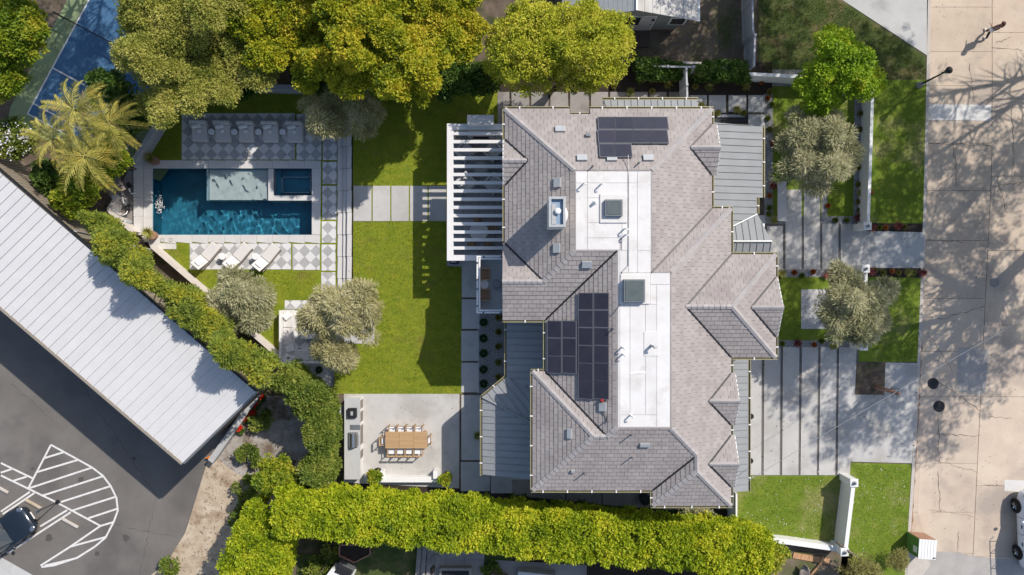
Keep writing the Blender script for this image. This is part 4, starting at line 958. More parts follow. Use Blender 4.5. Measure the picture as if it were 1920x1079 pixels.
for x in (2.5, 5.2): window(x, YS + i_, 4.0, 1.3, 1.2, (0, -1)); window(x, YS + i_, 1.0, 1.3, 1.3, (0, -1))
for y in (7.2, 4.4, 1.6): window(XW1 + i_, y, .1, 2.3, 2.3, (-1, 0)); window(XW1 + i_, y, 4.0, 1.5, 1.2, (-1, 0))
window(XW1 + i_, -.4, 3.75, 1.6, 1.9, (-1, 0)); window(XW3 + i_, -8, 4.1, 1.6, 1.2, (-1, 0)); window(XW2 + i_, -3, 4.1, 1.6, 1.2, (-1, 0))
# ---- lower standing seam roofs
mr = bpy.data.objects.new('metal_roof', None); C.objects.link(mr); mr.parent = house
def seamroof(P, pl_, along, sp=.36, off=0.0):   # along = direction of the ribs (2d), panels side by side
    d = Vector(along).normalized(); s_ = Vector((-d.y, d.x)); Q = [(Vector(p).dot(d), Vector(p).dot(s_)) for p in P]
    lo, hi = min(q_[1] for q_ in Q), max(q_[1] for q_ in Q); v = lo + off
    while v < hi:
        q_ = clip(Q, -99, v + .002, 99, v + sp - .002)
        if q_:
            W3 = lambda a, b: ((d.x * a + s_.x * b), (d.y * a + s_.y * b))
            pts = [W3(a, b) for a, b in q_]; m = MB(); m.slab([(x, y, pl_.z(x, y)) for x, y in pts], .03)
            us = [a for a, b in q_ if abs(b - (v + .002)) < 1e-3]
            if len(us) >= 2:
                A, B_ = W3(min(us), v + .002), W3(max(us), v + .002); ra = Vector((*A, pl_.z(*A) + .04)); rb = Vector((*B_, pl_.z(*B_) + .04)); o = Vector((s_.x, s_.y, 0)) * .022
                m.slab([ra, rb, rb + o, ra + o], .05)
            m.build('seam_panel', MAT['seam'], mr, w=True)
        v += sp
zl = 3.2; lx = lambda p: (p - 960) * (1 - zl / H) / S; ly = lambda p: -(p - 539.5) * (1 - zl / H) / S; s0 = .28
xa, xb = lx(950), lx(904.5); ya, yb = ly(707), ly(745)
PA = PLN(s0, 0, zl - s0 * xa); PB = PLN(s0, 0, zl - s0 * xb)
nn_ = Vector((-(yb - ya), (xb - xa))).normalized(); nn_ = nn_ if nn_.x > 0 else -nn_
PC = PLN(s0 * nn_.x, s0 * nn_.y, zl - s0 * (nn_.x * xa + nn_.y * ya))
sl_ = (s0 - PC.a) / PC.b                      # slope of the valley and hip lines
wx = XW3 + i_; wx2 = XW2 + i_
seamroof([(xa, YM + i_), (wx2, YM + i_), (wx2, YNW - i_), (wx, YNW - i_), (wx, ya + sl_ * (wx - xa)), (xa, ya)], PA, (1, 0))
seamroof([(xa, ya), (wx, ya + sl_ * (wx - xa)), (wx, yb + sl_ * (wx - xb)), (xb, yb)], PC, (nn_.x, nn_.y))
seamroof([(xb, yb), (wx, yb + sl_ * (wx - xb)), (wx, ly(893)), (xb, ly(890))], PB, (1, 0))
m = MB(); m.tube([(xb, yb, zl + .03), (wx, yb + sl_ * (wx - xb), PB.z(wx, 0) + .03)], .06, 6); m.build('hip_flashing', MAT['seam'], mr, w=True)
gutter((xa, YM + .2), (xa, ya), (-1, 0), zl - .03, lip='gutterlip'); gutter((xa, ya), (xb, yb), (-nn_.x, -nn_.y), zl - .03); gutter((xb, yb), (xb, ly(893)), (-1, 0), zl - .03)
MB().prism([(xa + .35, YM + i_), (wx + .01, YM + i_), (wx + .01, ly(890) + .3), (xb + .35, ly(890) + .3), (xb + .35, yb + sl_ * .3 - .1), (xa + .35, ya + sl_ * .3)], -.05, zl - .06).build('wall', MAT['wallw'], house, w=True)
xr1, xr2 = lx(1429.5), lx(1418); PR = PLN(-.2, 0, zl + .2 * xr1)
seamroof([(XE1 - i_, ly(233)), (xr1, ly(238)), (xr1, ly(371)), (xr2, ly(371)), (xr2, ly(402)), (lx(1372), ly(437)), (lx(1372), ly(478)), (XE2 - i_, ly(478)), (XE2 - i_, YNE - i_), (XE1 - i_, YNE - i_)], PR, (1, 0), .365)
gutter((xr1, ly(238)), (xr1, ly(371)), (1, 0), zl - .03); gutter((xr2, ly(371)), (xr2, ly(402)), (1, 0), PR.z(xr2, 0) - .03)
MB().prism([(XE1 - i_, ly(234) - .2), (xr1 - .3, ly(238) - .2), (xr1 - .3, ly(480)), (XE1 - i_, ly(480))], -.05, zl - .08).build('wall', MAT['wallw'], house, w=True)
gy = 2.45; gh = 1.5; gz = PR.z(xr2, 0) + .62; gx = lx(1438)
PGN = PLN(0, -.41, gz + .41 * gy); PGS = PLN(0, .41, gz - .41 * gy); gxr = (gz - PR.c) / PR.a
seamroof([(gxr, gy), (gx, gy), (xr2 + .05, gy + gh), ], PGN, (0, 1), .36); seamroof([(gxr, gy), (gx, gy), (gx, gy - gh), (gxr, gy - gh)], PGS, (0, 1), .36)
MB().tube([(gxr, gy, gz + .03), (gx, gy, gz + .03)], .05, 6).build('ridge_flashing', MAT['galv'], mr, w=True)
MB().tube([(gxr, gy, gz + .02), (xr2 + .02, gy + gh, PGN.z(0, gy + gh) + .03)], .045, 6).build('ridge_flashing', MAT['galv'], mr, w=True)
for yy in (gy + .9, gy - .9): MB().box(gx - .35, yy - .1, 0, gx - .15, yy + .1, gz - .6).build('porch_post', MAT['white'], house, w=True)
x3 = lx(1403); PQ = PLN(-.2, 0, zl + .2 * x3)
seamroof([(XE2 - i_, ly(670) + .3), (x3, ly(670) + .3), (x3, ly(921)), (XE2 - i_, ly(921))], PQ, (1, 0), .365); gutter((x3, ly(672)), (x3, ly(921)), (1, 0), zl - .03)
MB().prism([(XE2 - i_ - .02, ly(668)), (x3 - .35, ly(668)), (x3 - .35, ly(915)), (XE2 - i_ - .02, ly(915))], -.05, zl - .08).build('wall', MAT['wallw'], house, w=True)
for y in (-5.2, -8.4):
    g_ = MB(); g_.box(x3 - .36, y - 1.25, .02, x3 - .30, y + 1.25, 2.4); g_.build('garage_door', MAT['wood'], house, w=True)
for a, b in ((1406, 780), (1405, 863)):
    x, y, _ = U(a, b, 2.2); m = MB(); m.cyl(x, y, 2.15, 2.4, .12, .16, 12); m.box(x - .3, y - .02, 2.3, x, y + .02, 2.34); m.build('wall_lamp', MAT['dark'], house, w=True)
xt0, xt1, yt = lx(1130), lx(1309), ly(187.5); PT = PLN(0, -.26, zl + .26 * yt); yw = YN - i_
seamroof([(xt0, yt), (xt1, yt), (xt1 - .9, yw), (xt0 + .9, yw)], PT, (0, 1), .36); gutter((xt0, yt), (xt1, yt), (0, 1), zl - .03)
for s_, xx in ((1, xt0), (-1, xt1)):
    pe = PLN(.26 * s_ * 1.7, 0, zl - .26 * s_ * 1.7 * xx); seamroof([(xx, yt), (xx + s_ * .9, yw), (xx, yw)], pe, (1, 0), .36)
MB().box(xt0 + .4, yw - .1, 0, xt1 - .4, yt - .35, zl - .06).build('wall', MAT['wallw'], house, w=True)
a, b = U2(1338, 231), U2(1402, 212); MB().box(a[0], a[1], -.02, b[0], b[1], .035).build('window_well_cover', MAT['black'], house, w=True)
m = MB(); a, b = U2(1342, 221), U2(1395, 216); m.box(a[0], a[1], .03, b[0], b[1], .1); m.build('window_well_trim', MAT['grey'], house, w=True)
x, y, _ = U(1207, 933); MB().cyl(x, y, .02, .5, .3, .32, 20).cyl(x, y, .48, .52, .22, n=16).build('black_bin', MAT['black'], None)['label'] = 'round black container standing on the shaded side path'
bpy.data.objects['black_bin']['category'] = 'container'
# ---- balcony
bf = 3.3; bz = 4.3; a, b = U2(893.5, 588, bz), U2(947, 480, bz)
bal = bpy.data.objects.new('balcony', None); C.objects.link(bal); bal.parent = house
MB().box(a[0] + .02, a[1] + .02, bf - .25, XW1 + i_ + .01, b[1] - .02, bf).build('balcony_floor', MAT['deck'], bal, w=True)
m = MB(); t = .20
m.box(a[0], a[1], bf - .3, a[0] + .1, b[1], bz - .06); m.box(a[0] + .1, a[1], bf - .3, XW1 + i_, a[1] + .1, bz - .06); m.box(a[0] + .1, b[1] - .1, bf - .3, XW1 + i_, b[1], bz - .06)
m.build('parapet', MAT['white'], bal, w=True)
m = MB(); m.box(a[0], a[1], bz - .06, a[0] + t, b[1], bz); m.box(a[0] + t, a[1], bz - .06, XW1 + i_, a[1] + t, bz); m.box(a[0] + t, b[1] - t, bz - .06, XW1 + i_, b[1], bz)
m.build('parapet_cap', MAT['white'], bal, w=True, bevel=.01)
m = MB(); m.box(a[0] + .09, a[1] + .09, bz, a[0] + .115, b[1] - .09, bz + .01); m.box(a[0] + .09, a[1] + .09, bz, XW1, a[1] + .115, bz + .01); m.box(a[0] + .09, b[1] - .115, bz, XW1, b[1] - .09, bz + .01); m.build('rail_groove', MAT['grey'], bal, w=True)
for p in ((895.5, 493), (895.3, 525), (895, 542.5), (895, 574), (907.5, 481.8), (940, 481.8), (906.5, 586.3), (939, 586.8)):
    x, y, _ = U(*p, bz); MB().box(x - .035, y - .035, bz, x + .035, y + .035, bz + .05).build('post_cap', MAT['black'], bal, w=True)
MB().box(a[0] + .1, a[1] + .1, -.02, a[0] + .35, a[1] + .35, bf - .3).build('balcony_post', MAT['white'], bal, w=True)
MB().box(a[0] + .1, b[1] - .35, -.02, a[0] + .35, b[1] - .1, bf - .3).build('balcony_post', MAT['white'], bal, w=True)
# ================================================================== PERGOLA, TERRACE
def UP(z, a, b): return U2(a, b, z)
pz = 3.05
perg = thing('pergola', 'white slatted pergola over the shaded terrace on the west side of the house', 'pergola', (*U2(890, 360, 0), 0))
p0 = U2(838, 489, pz); p1 = U2(850, 232, pz); xE = XW1 + i_
MB().box(p0[0], p0[1], pz - .28, p1[0], p1[1], pz).build('main_beam', MAT['pergola'], perg, w=True)
for a_, b_ in ((243.5, 232.5), (489, 478.5)):
    q0, q1 = U2(850, a_, pz), U2(850, b_, pz); MB().box(q0[0] + .002, q0[1], pz - .26, xE, q1[1], pz - .004).build('cross_beam', MAT['pergola'], perg, w=True)
for k in range(15):
    y = 250.3 + 15.43 * k - (.9 if k > 12 else 0); q0, q1 = U2(850, y + 3, pz), U2(850, y - 3, pz)
    MB().box(q0[0] + .002, q0[1], pz - .16, xE, q1[1], pz - .008).build('slat', MAT['pergola'], perg, w=True)
for a_, b_ in ((843, 238), (843, 362), (843, 484)):
    x, y = U2(a_, b_, pz); MB().box(x - .12, y - .12, 0, x + .12, y + .12, pz - .27).build('post', MAT['pergola'], perg, w=True)
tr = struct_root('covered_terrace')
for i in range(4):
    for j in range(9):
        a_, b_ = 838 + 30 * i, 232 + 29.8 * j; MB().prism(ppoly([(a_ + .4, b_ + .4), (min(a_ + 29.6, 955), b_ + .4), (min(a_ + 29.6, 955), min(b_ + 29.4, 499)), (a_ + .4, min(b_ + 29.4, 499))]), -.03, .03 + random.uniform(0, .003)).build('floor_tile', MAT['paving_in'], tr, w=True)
MB().prism(ppoly([(845, 478), (900, 478), (900, 500), (845, 500)]), -.03, .05).build('terrace_step', MAT['conc_cool'], tr, w=True)
# outdoor fireplace with chimney box
fp = thing('outdoor_fireplace', 'white outdoor fireplace with a tall flat topped chimney at the north end of the pergola', 'fireplace', (*U2(901, 255), 0))
a, b = U2(880, 262, 0), U2(925, 244, 0); MB().box(a[0], a[1], 0, b[0], b[1], 1.2).build('hearth', MAT['wallw'], fp, w=True)
m = MB(); m.box(a[0] + .25, a[1] - .02, .3, b[0] - .25, a[1] + .05, .8); m.build('fire_opening', MAT['black'], fp, w=True)
a, b = U2(877.5, 233, 3.6), U2(924.5, 218, 3.6); MB().box(a[0], a[1], 1.2, b[0], b[1], 3.6).build('chimney_box', MAT['wallw'], fp, w=True)
MB().box(a[0] - .04, a[1] - .04, 3.6, b[0] + .04, b[1] + .04, 3.68).build('chimney_lid', MAT['galv'], fp, w=True)
def armchair(name, label, loc, rot, fab='fabric_g', w_=.85, d=.85, group=None):
    t = thing(name, label, 'armchair', loc, rot, group); h = .42
    m = MB(); m.box(-w_ / 2, -d / 2, .1, w_ / 2, d / 2, .26); m.build('base', MAT[fab], t, bevel=.02)
    m = MB(); m.box(-w_ / 2 + .12, -d / 2 + .02, .26, w_ / 2 - .12, d / 2 - .16, h); m.build('seat_cushion', MAT[fab], t, bevel=.05, seg=3)
    m = MB(); m.box(-w_ / 2 + .02, d / 2 - .17, .26, w_ / 2 - .02, d / 2, .75); m.build('backrest', MAT[fab], t, bevel=.05, seg=3)
    for s_ in (-1, 1):
        m = MB(); m.box(s_ * (w_ / 2 - .11) - .0 if s_ > 0 else -w_ / 2, -d / 2 + .02, .26, w_ / 2 if s_ > 0 else -w_ / 2 + .11, d / 2 - .17, .58); m.build('armrest', MAT[fab], t, bevel=.03)
        for q_ in (-1, 1): MB().box(s_ * w_ * .4 - .025, q_ * d * .4 - .025, 0, s_ * w_ * .4 + .025, q_ * d * .4 + .025, .1).build('leg', MAT['dark'], t)
    return t
ac = armchair('armchair', 'grey armchair under the pergola, north west of the four round the coffee table', (*U2(873, 287), .03), R(135), group='grey armchairs under the pergola', w_=.95, d=.95)
dup(ac, (*U2(925, 286), .03), R(45 + 180), 'grey armchair under the pergola, north east of the four beside the house wall')
dup(ac, (*U2(875, 345), .03), R(45), 'grey armchair under the pergola, south west of the four round the coffee table')
dup(ac, (*U2(926, 346), .03), R(-45), 'grey armchair under the pergola, south east of the four beside the house wall')
def round_table(name, label, loc, r, h, mat='fabric_g', cat='table', group=None, leg=.05, th=.035, basem='dark'):
    t = thing(name, label, cat, loc, 0, group); MB().cyl(0, 0, h - th, h, r, n=28).build('table_top', MAT[mat], t, bevel=.006)
    MB().cyl(0, 0, .02, h - th, leg, n=12).build('pedestal', MAT[basem], t); MB().cyl(0, 0, 0, .025, r * .55, n=20).build('foot', MAT[basem], t); return t
round_table('coffee_table', 'low round grey coffee table between four armchairs under the pergola', (*U2(901.5, 318), .03), .42, .35, 'tile_g')
rt_ = round_table('dining_table', 'round white table under the south end of the pergola', (*U2(899, 436), .03), .53, .74, 'tile_w', leg=.09)
MB().cyl(0, 0, .74, .745, .05, n=12).build('umbrella_hole', MAT['black'], rt_)
def wchair(label, a, b, rot):
    t = thing('wicker_chair', label, 'chair', (*U2(a, b), .03), rot, 'wicker chairs round the white pergola table')
    m = MB(); m.ell((0, 0, .42), .25, .25, .05, 14, 5); m.build('seat', MAT['wicker'], t, smooth=True)
    m = MB(); m.tube([(.26 * math.cos(q_), .26 * math.sin(q_), .55 + .15 * math.sin(q_)) for q_ in [math.pi * k / 8 for k in range(9)]], .045, 6); m.build('backrest', MAT['wicker'], t, smooth=True)
    for s_ in ((.18, .18), (-.18, .18), (.18, -.18), (-.18, -.18)): MB().cyl(s_[0], s_[1], 0, .42, .018, n=6).build('leg', MAT['dark'], t)
for l_, a, b, r in (('wicker chair north of the round white pergola table', 896, 412, 0), ('pale cushioned wicker chair east of the round white pergola table', 923, 427, -60), ('wicker chair south west of the round white pergola table', 886, 459, 160), ('wicker chair south east of the round white pergola table', 915, 459, -160)): wchair(l_, a, b, R(r))
t = thing('planter_box', 'square dark planter at the south west corner of the pergola', 'planter', (*U2(852, 489), .03)); m = MB(); m.box(-.24, -.2, 0, .24, .2, .4); m.build('box', MAT['dark'], t); MB().box(-.17, -.14, .4, .17, .14, .42).build('lid', MAT['conc_cool'], t)
# balcony furniture
def bchair(label, a, b):
    t = thing('balcony_chair', label, 'chair', (*U2(a, b, bf + .4), bf), R(-90), 'wooden armed chairs on the balcony')
    MB().box(-.25, -.26, .36, .25, .26, .46).build('seat', MAT['wicker'], t, bevel=.03)
    MB().box(-.25, .24, .40, .25, .31, .78).build('backrest', MAT['wicker'], t, bevel=.02)
    for s_ in (-1, 1):
        MB().box(s_ * .3 - .025, -.26, .58, s_ * .3 + .025, .3, .62).build('armrest', MAT['teak'], t)
        for q_ in (-.23, .26): MB().box(s_ * .3 - .02, q_ - .02, 0, s_ * .3 + .02, q_ + .02, .58).build('leg', MAT['teak'], t)
    return t
bchair('brown chair with wooden arms on the balcony, north of the small round table', 909, 514.5); bchair('brown chair with wooden arms on the balcony, south of the small round table', 908.5, 553)
round_table('balcony_table', 'small round pale table between two chairs on the balcony', (*U2(908, 533.5, bf + .5), bf), .24, .5, 'tile_w')
t = thing('fire_bowl', 'dark round bowl standing on the balcony beside the roof edge', 'fire bowl', (*U2(932.5, 533, bf + .3), bf)); MB().cyl(0, 0, 0, .34, .1, .22, 22).build('bowl', MAT['dark'], t, smooth=False); MB().cyl(0, 0, .33, .36, .225, .2, 22).build('rim', MAT['grey'], t)
# ---- pool furniture
def chaise(name, label, loc, rot, group):
    t = thing(name, label, 'sun lounger', loc, rot, group); L, W = 1.62, .64
    m = MB()
    for s_ in (-1, 1): m.box(0, s_ * (W / 2 + .02) - .02, .2, L * 1.05, s_ * (W / 2 + .02) + .02, .26)
    m.box(0, -W / 2, .2, .04, W / 2, .26); m.box(L - .04, -W / 2, .2, L, W / 2, .26); m.build('frame', MAT['wood'], t)
    for u_, v_ in ((.08, 1), (.08, -1), (L * .95, 1), (L * .95, -1)): MB().box(u_ - .025, v_ * .32 - .025, 0, u_ + .025, v_ * .32 + .025, .2).build('leg', MAT['wood'], t)
    MB().box(0, -W / 2, .262, 1.02, W / 2, .36).build('seat_cushion', MAT['fabric'], t, bevel=.03, seg=3)
    m = MB(); c_, s_ = math.cos(R(33)), math.sin(R(33)); Lb = .78
    m.slab([(1.03, -W / 2, .36), (1.03 + Lb * c_, -W / 2, .36 + Lb * s_), (1.03 + Lb * c_, W / 2, .36 + Lb * s_), (1.03, W / 2, .36)], .09); m.build('backrest_cushion', MAT['fabric'], t, bevel=.025, seg=3)
    m = MB(); m.slab([(1.2, -.2, .60), (1.2 + .34 * c_, -.2, .60 + .34 * s_), (1.2 + .34 * c_, .2, .60 + .34 * s_), (1.2, .2, .60)], .11); m.build('pillow', MAT['fabric_w'], t, bevel=.05, seg=3)
    return t
ang = math.atan2(-36, -30.7)
z0 = GP + .012
c1 = chaise('sun_lounger', 'pale sun lounger with white pillow on the lower tiles, the one nearest the hedge', (*U2(406, 459, GP + .3), z0), ang, 'slanted sun loungers on the lower tiles')
dup(c1, (*U2(465, 460, GP + .3), z0), ang, 'pale sun lounger with white pillow, between the two small round side tables'); dup(c1, (*U2(518, 461.5, GP + .3), z0), ang + .03, 'pale sun lounger with white pillow on the lower tiles, the one nearest the steps')
s1 = round_table('side_table', 'white round side table between the first two slanted loungers from the hedge', (*U2(417, 481, GP + .45), z0), .2, .48, 'fabric_w', 'side table', 'side tables by the slanted loungers', .07, basem='white')
dup(s1, (*U2(479, 481, GP + .45), z0), 0, 'white round side table between the last two slanted loungers by the steps')
def daybed(label, loc):
    t = thing('daybed', label, 'daybed', loc, 0, 'wide pale daybeds in the row above the pool'); W, D = .9, 1.16
    MB().box(-W / 2, -D / 2, .08, W / 2, D / 2, .25).build('base', MAT['fabric'], t, bevel=.04, seg=3)
    MB().box(-W / 2 + .01, -D / 2 + .01, .25, W / 2 - .01, D / 2 - .2, .40).build('seat_cushion', MAT['fabric'], t, bevel=.05, seg=3)
    MB().box(-W / 2 - .03, D / 2 - .2, .25, W / 2 + .03, D / 2 + .02, .72).build('backrest', MAT['fabric'], t, bevel=.06, seg=3)
    MB().obox(-.1, D / 2 - .32, .42, .5, .2, .3, .18).build('back_pillow', MAT['fabric_w'], t, bevel=.06, seg=3)
    MB().ell((0, .02, .46), .13, .13, .09, 14, 8).build('round_pillow', MAT['fabric_w'], t, smooth=True)
    for u_, v_ in ((1, 1), (-1, 1), (1, -1), (-1, -1)): MB().box(u_ * .36 - .03, v_ * .5 - .03, 0, u_ * .36 + .03, v_ * .5 + .03, .08).build('leg', MAT['dark'], t)
    return t
d1 = daybed('wide pale daybed in the row above the pool, the one nearest the angled garden wall', (*U2(375, 247.5, GP + .3), z0))
for x_, l_ in ((418.5, 'second daybed from the angled garden wall, above the deep end of the pool'), (462.5, 'middle daybed of the five above the pool, above the sun shelf'), (508, 'fourth daybed from the angled garden wall, above the square spa'), (553.5, 'last daybed of the five, across the grass joint nearest the olive tree')):
    dup(d1, (*U2(x_, 248 + (x_ - 418) * .008, GP + .3), z0), 0, l_)
s2 = round_table('side_table', 'round side table between the first and second daybeds from the angled wall', (*U2(396.5, 247.5, GP + .4), z0), .19, .42, 'fabric_w', 'side table', 'side tables between the daybeds', .07, basem='white')
for x_, l_ in ((439.5, 'round side table between the second and third daybeds above the pool'), (484.5, 'round side table between the third and fourth daybeds above the pool'), (530, 'round side table between the fourth and last daybeds above the pool')): dup(s2, (*U2(x_, 248, GP + .4), z0), 0, l_)
# ---- pool plant room in the corner
def simple(name, label, cat, fn, loc, rot=0, group=None):
    t = thing(name, label, cat, loc, rot, group); fn(t); return t
def pump(t):
    m = MB(); m.tube([(-.28, 0, .16), (.05, 0, .16)], .11, 14); m.build('motor', MAT['black'], t, smooth=True); m = MB(); m.cyl(.16, 0, .02, .34, .12, n=16); m.build('strainer', MAT['grey'], t); MB().tube([(.16, 0, .3), (.16, 0, .5), (.5, 0, .5), (.5, .3, .1)], .035, 8).build('pipe', MAT['white'], t, smooth=True)
def filt(t): MB().ell((0, 0, .45), .2, .2, .45, 16, 10).build('tank', MAT['galv'], t, smooth=True); MB().cyl(0, 0, .85, .98, .05, n=10).build('valve', MAT['black'], t)
def heater(t): MB().box(-.26, -.22, 0, .26, .22, .7).build('cabinet', MAT['grey'], t, bevel=.02); MB().box(-.2, -.16, .7, .2, .16, .74).build('lid', MAT['white'], t)
gq = lambda a, b: (*U2(a, b, GP), GP - .08)
simple('pool_heater', 'white topped pool heater cabinet in the wall corner left of the pool', 'heater', heater, gq(228, 374), R(8))
simple('filter_tank', 'rounded pale filter tank beside the pool heater', 'filter', filt, gq(222, 398), 0)
simple('filter_tank', 'rounded pale filter tank at the lower corner of the equipment yard', 'filter', filt, gq(246, 418), 0)
simple('pool_pump', 'black pool pump with white pipe next to the raised coping', 'pump', pump, gq(240, 388), R(100), 'pumps in the equipment yard'); simple('pool_pump', 'black pool pump with white pipe by the cream corner wall', 'pump', pump, gq(229, 408), R(20), 'pumps in the equipment yard')
simple('pool_pump', 'black pool pump with white pipe just below the timber cover', 'pump', pump, gq(246, 352), R(-60), 'pumps in the equipment yard')
def cover(t):
    for k in range(6): MB().slab([(-.62 + .21 * k, -.5, .55 + .02 * k), (-.42 + .21 * k, -.5, .57 + .02 * k), (-.42 + .21 * k, .5, .57 + .02 * k), (-.62 + .21 * k, .5, .55 + .02 * k)], .03).build('plank', MAT['wood'], t)
    for s_ in (-.45, .45): MB().box(-.6, s_ - .03, 0, -.54, s_ + .03, .5).build('post', MAT['wood'], t); MB().box(.5, s_ - .03, 0, .56, s_ + .03, .55).build('post', MAT['wood'], t)
simple('plank_cover', 'weathered plank cover propped over the pool equipment yard', 'cover', cover, gq(222, 348), R(-62))
def boxpile(t): MB().box(-.2, -.15, 0, .2, .15, .3).build('box', MAT['wood'], t); MB().obox(.1, .3, 0, .3, .2, .35, .5).build('box', MAT['skyglass'], t)
simple('storage_box', 'small boxes tucked against the cream wall of the equipment yard', 'box', boxpile, gq(214, 402), R(40))
tag(MB().prism(ppoly([(205, 388), (238, 322), (254, 300), (254, 440), (246, 432)], GP), GP - .15, GP - .08).build('equipment_yard_paving', MAT['conc_dark']), kind='structure')
# ---- lounge by the olive trees
sofa = thing('corner_sofa', 'white L shaped corner sofa with scatter pillows beside the olive tree', 'sofa', (*U2(560, 640, GP), GP))
a, b = U2(526.5, 681, GP + .4), U2(549, 582, GP + .4); c, d = U2(549, 681, GP + .4), U2(612, 657, GP + .4)
MB().box(a[0], a[1], GP + .02, b[0], b[1], GP + .28).build('sofa_base', MAT['white'], sofa, w=True, bevel=.01); MB().box(c[0] + .003, c[1], GP + .02, d[0], d[1], GP + .28).build('sofa_base', MAT['white'], sofa, w=True, bevel=.01)
for k in range(3):
    ya_ = a[1] + (b[1] - a[1]) * k / 3; MB().box(a[0] + .14, ya_ + .01, GP + .28, b[0], ya_ + (b[1] - a[1]) / 3 - .01, GP + .42).build('seat_cushion', MAT['fabric'], sofa, w=True, bevel=.04, seg=3)
for k in range(2):
    xa_ = c[0] + (d[0] - c[0]) * k / 2; MB().box(xa_ + .01, c[1] + .14, GP + .28, xa_ + (d[0] - c[0]) / 2 - .01, d[1], GP + .42).build('seat_cushion', MAT['fabric_g'] if False else MAT['fabric'], sofa, w=True, bevel=.04, seg=3)
MB().box(a[0], a[1], GP + .28, a[0] + .13, b[1], GP + .75).build('backrest', MAT['white'], sofa, w=True, bevel=.02); MB().box(a[0] + .132, a[1], GP + .28, d[0], a[1] + .13, GP + .75).build('backrest', MAT['white'], sofa, w=True, bevel=.02)
for k, (p_, q_, r_) in enumerate(((537, 593, .7), (542, 654, .3), (536, 672, .9), (544, 674, .1))):
    x, y = U2(p_, q_, GP + .6); MB().obox(x, y, GP + .42, .46, .40, .14, r_).build('pillow', MAT['fabric_w'], sofa, w=True, bevel=.06, seg=3)
t = thing('fire_table', 'white rectangular low table under the leaning olive tree', 'table', (*U2(590, 612, GP + .3), GP)); MB().box(-.8, -.75, .12, .8, .75, .40).build('table_top', MAT['tile_w'], t, bevel=.02); MB().box(-.6, -.5, 0, .6, .5, .12).build('plinth', MAT['grey'], t); MB().box(-.4, -.12, .40, .4, .12, .41).build('burner_slot', MAT['dark'], t)
# ---- outdoor kitchen
kt = thing('outdoor_kitchen', 'long white outdoor kitchen counter with grey marble top and two grills', 'kitchen counter', (*U2(661, 823), 0))
kz = .92; a, b = U2(645.5, 899.5, kz), U2(674.5, 748, kz)
MB().box(a[0] + .03, a[1] + .03, .02, b[0] + .0, b[1] - .0, kz - .05).build('cabinet', MAT['white'], kt, w=True)
MB().box(a[0], a[1], kz - .05, b[0] + .03, b[1] + .03, kz).build('worktop', MAT['marble'], kt, w=True, bevel=.008)
for y0_, y1_ in ((752, 768), (774, 793), (800, 836), (847, 862)):
    p, q_ = U2(674.5, y1_, kz), U2(674.5, y0_, kz); d_ = MB().box(b[0], p[1], .12, b[0] + .025, q_[1], kz - .12).build('cabinet_door', MAT['wood'], kt, w=True); MB().box(b[0] + .025, p[1] + .05, kz - .22, b[0] + .05, q_[1] - .05, kz - .20).build('handle', MAT['steel'], d_, w=True)
x, y = U2(660, 775, kz + .2); g1 = MB(); g1.box(x - .26, y - .28, kz, x + .26, y + .28, kz + .22); g1.build('pizza_oven', MAT['dark'], kt, w=True, bevel=.05, seg=3)
MB().box(x - .08, y - .13, kz + .22, x + .06, y + .1, kz + .25).build('oven_vent', MAT['galv'], kt, w=True, bevel=.01)
a2, b2 = U2(656, 806.5, kz), U2(672, 797, kz); MB().box(a2[0], a2[1], kz - .02, b2[0] + .1, b2[1], kz + .012).build('sink', MAT['grey'], kt, w=True)
x, y = U2(661, 826, kz + .2); g_ = MB(); g_.box(x - .26, y - .42, kz, x + .26, y + .42, kz + .1); g_.build('grill_body', MAT['grey'], kt, w=True)
m = MB(); n_ = 10; P = [(x - .24 + .48 * k / n_, kz + .1 + .24 * math.sin(math.pi * k / n_)) for k in range(n_ + 1)]
vs = [(p[0], y - .4, p[1]) for p in P] + [(p[0], y + .4, p[1]) for p in P]; N_ = n_ + 1
m.add(vs, [[k, k + 1, N_ + k + 1, N_ + k] for k in range(n_)] + [list(range(N_)), list(range(N_, 2 * N_))]); m.build('grill_lid', MAT['steel'], kt, w=True)
MB().tube([(x + .3, y - .3, kz + .12), (x + .34, y - .3, kz + .14), (x + .34, y + .3, kz + .14), (x + .3, y + .3, kz + .12)], .015, 6).build('handle', MAT['steel'], kt, w=True)
simple('utility_box', 'pale blue utility box behind the outdoor kitchen', 'utility box', lambda t: (MB().box(-.1, -.3, 0, .1, .3, .5).build('cabinet', MAT['court_surround'] if 'court_surround' in MAT else MAT['fence'], t), MB().box(-.12, -.32, .5, .12, .32, .54).build('lid', MAT['fence'], t)), (*U2(641, 769), 0))
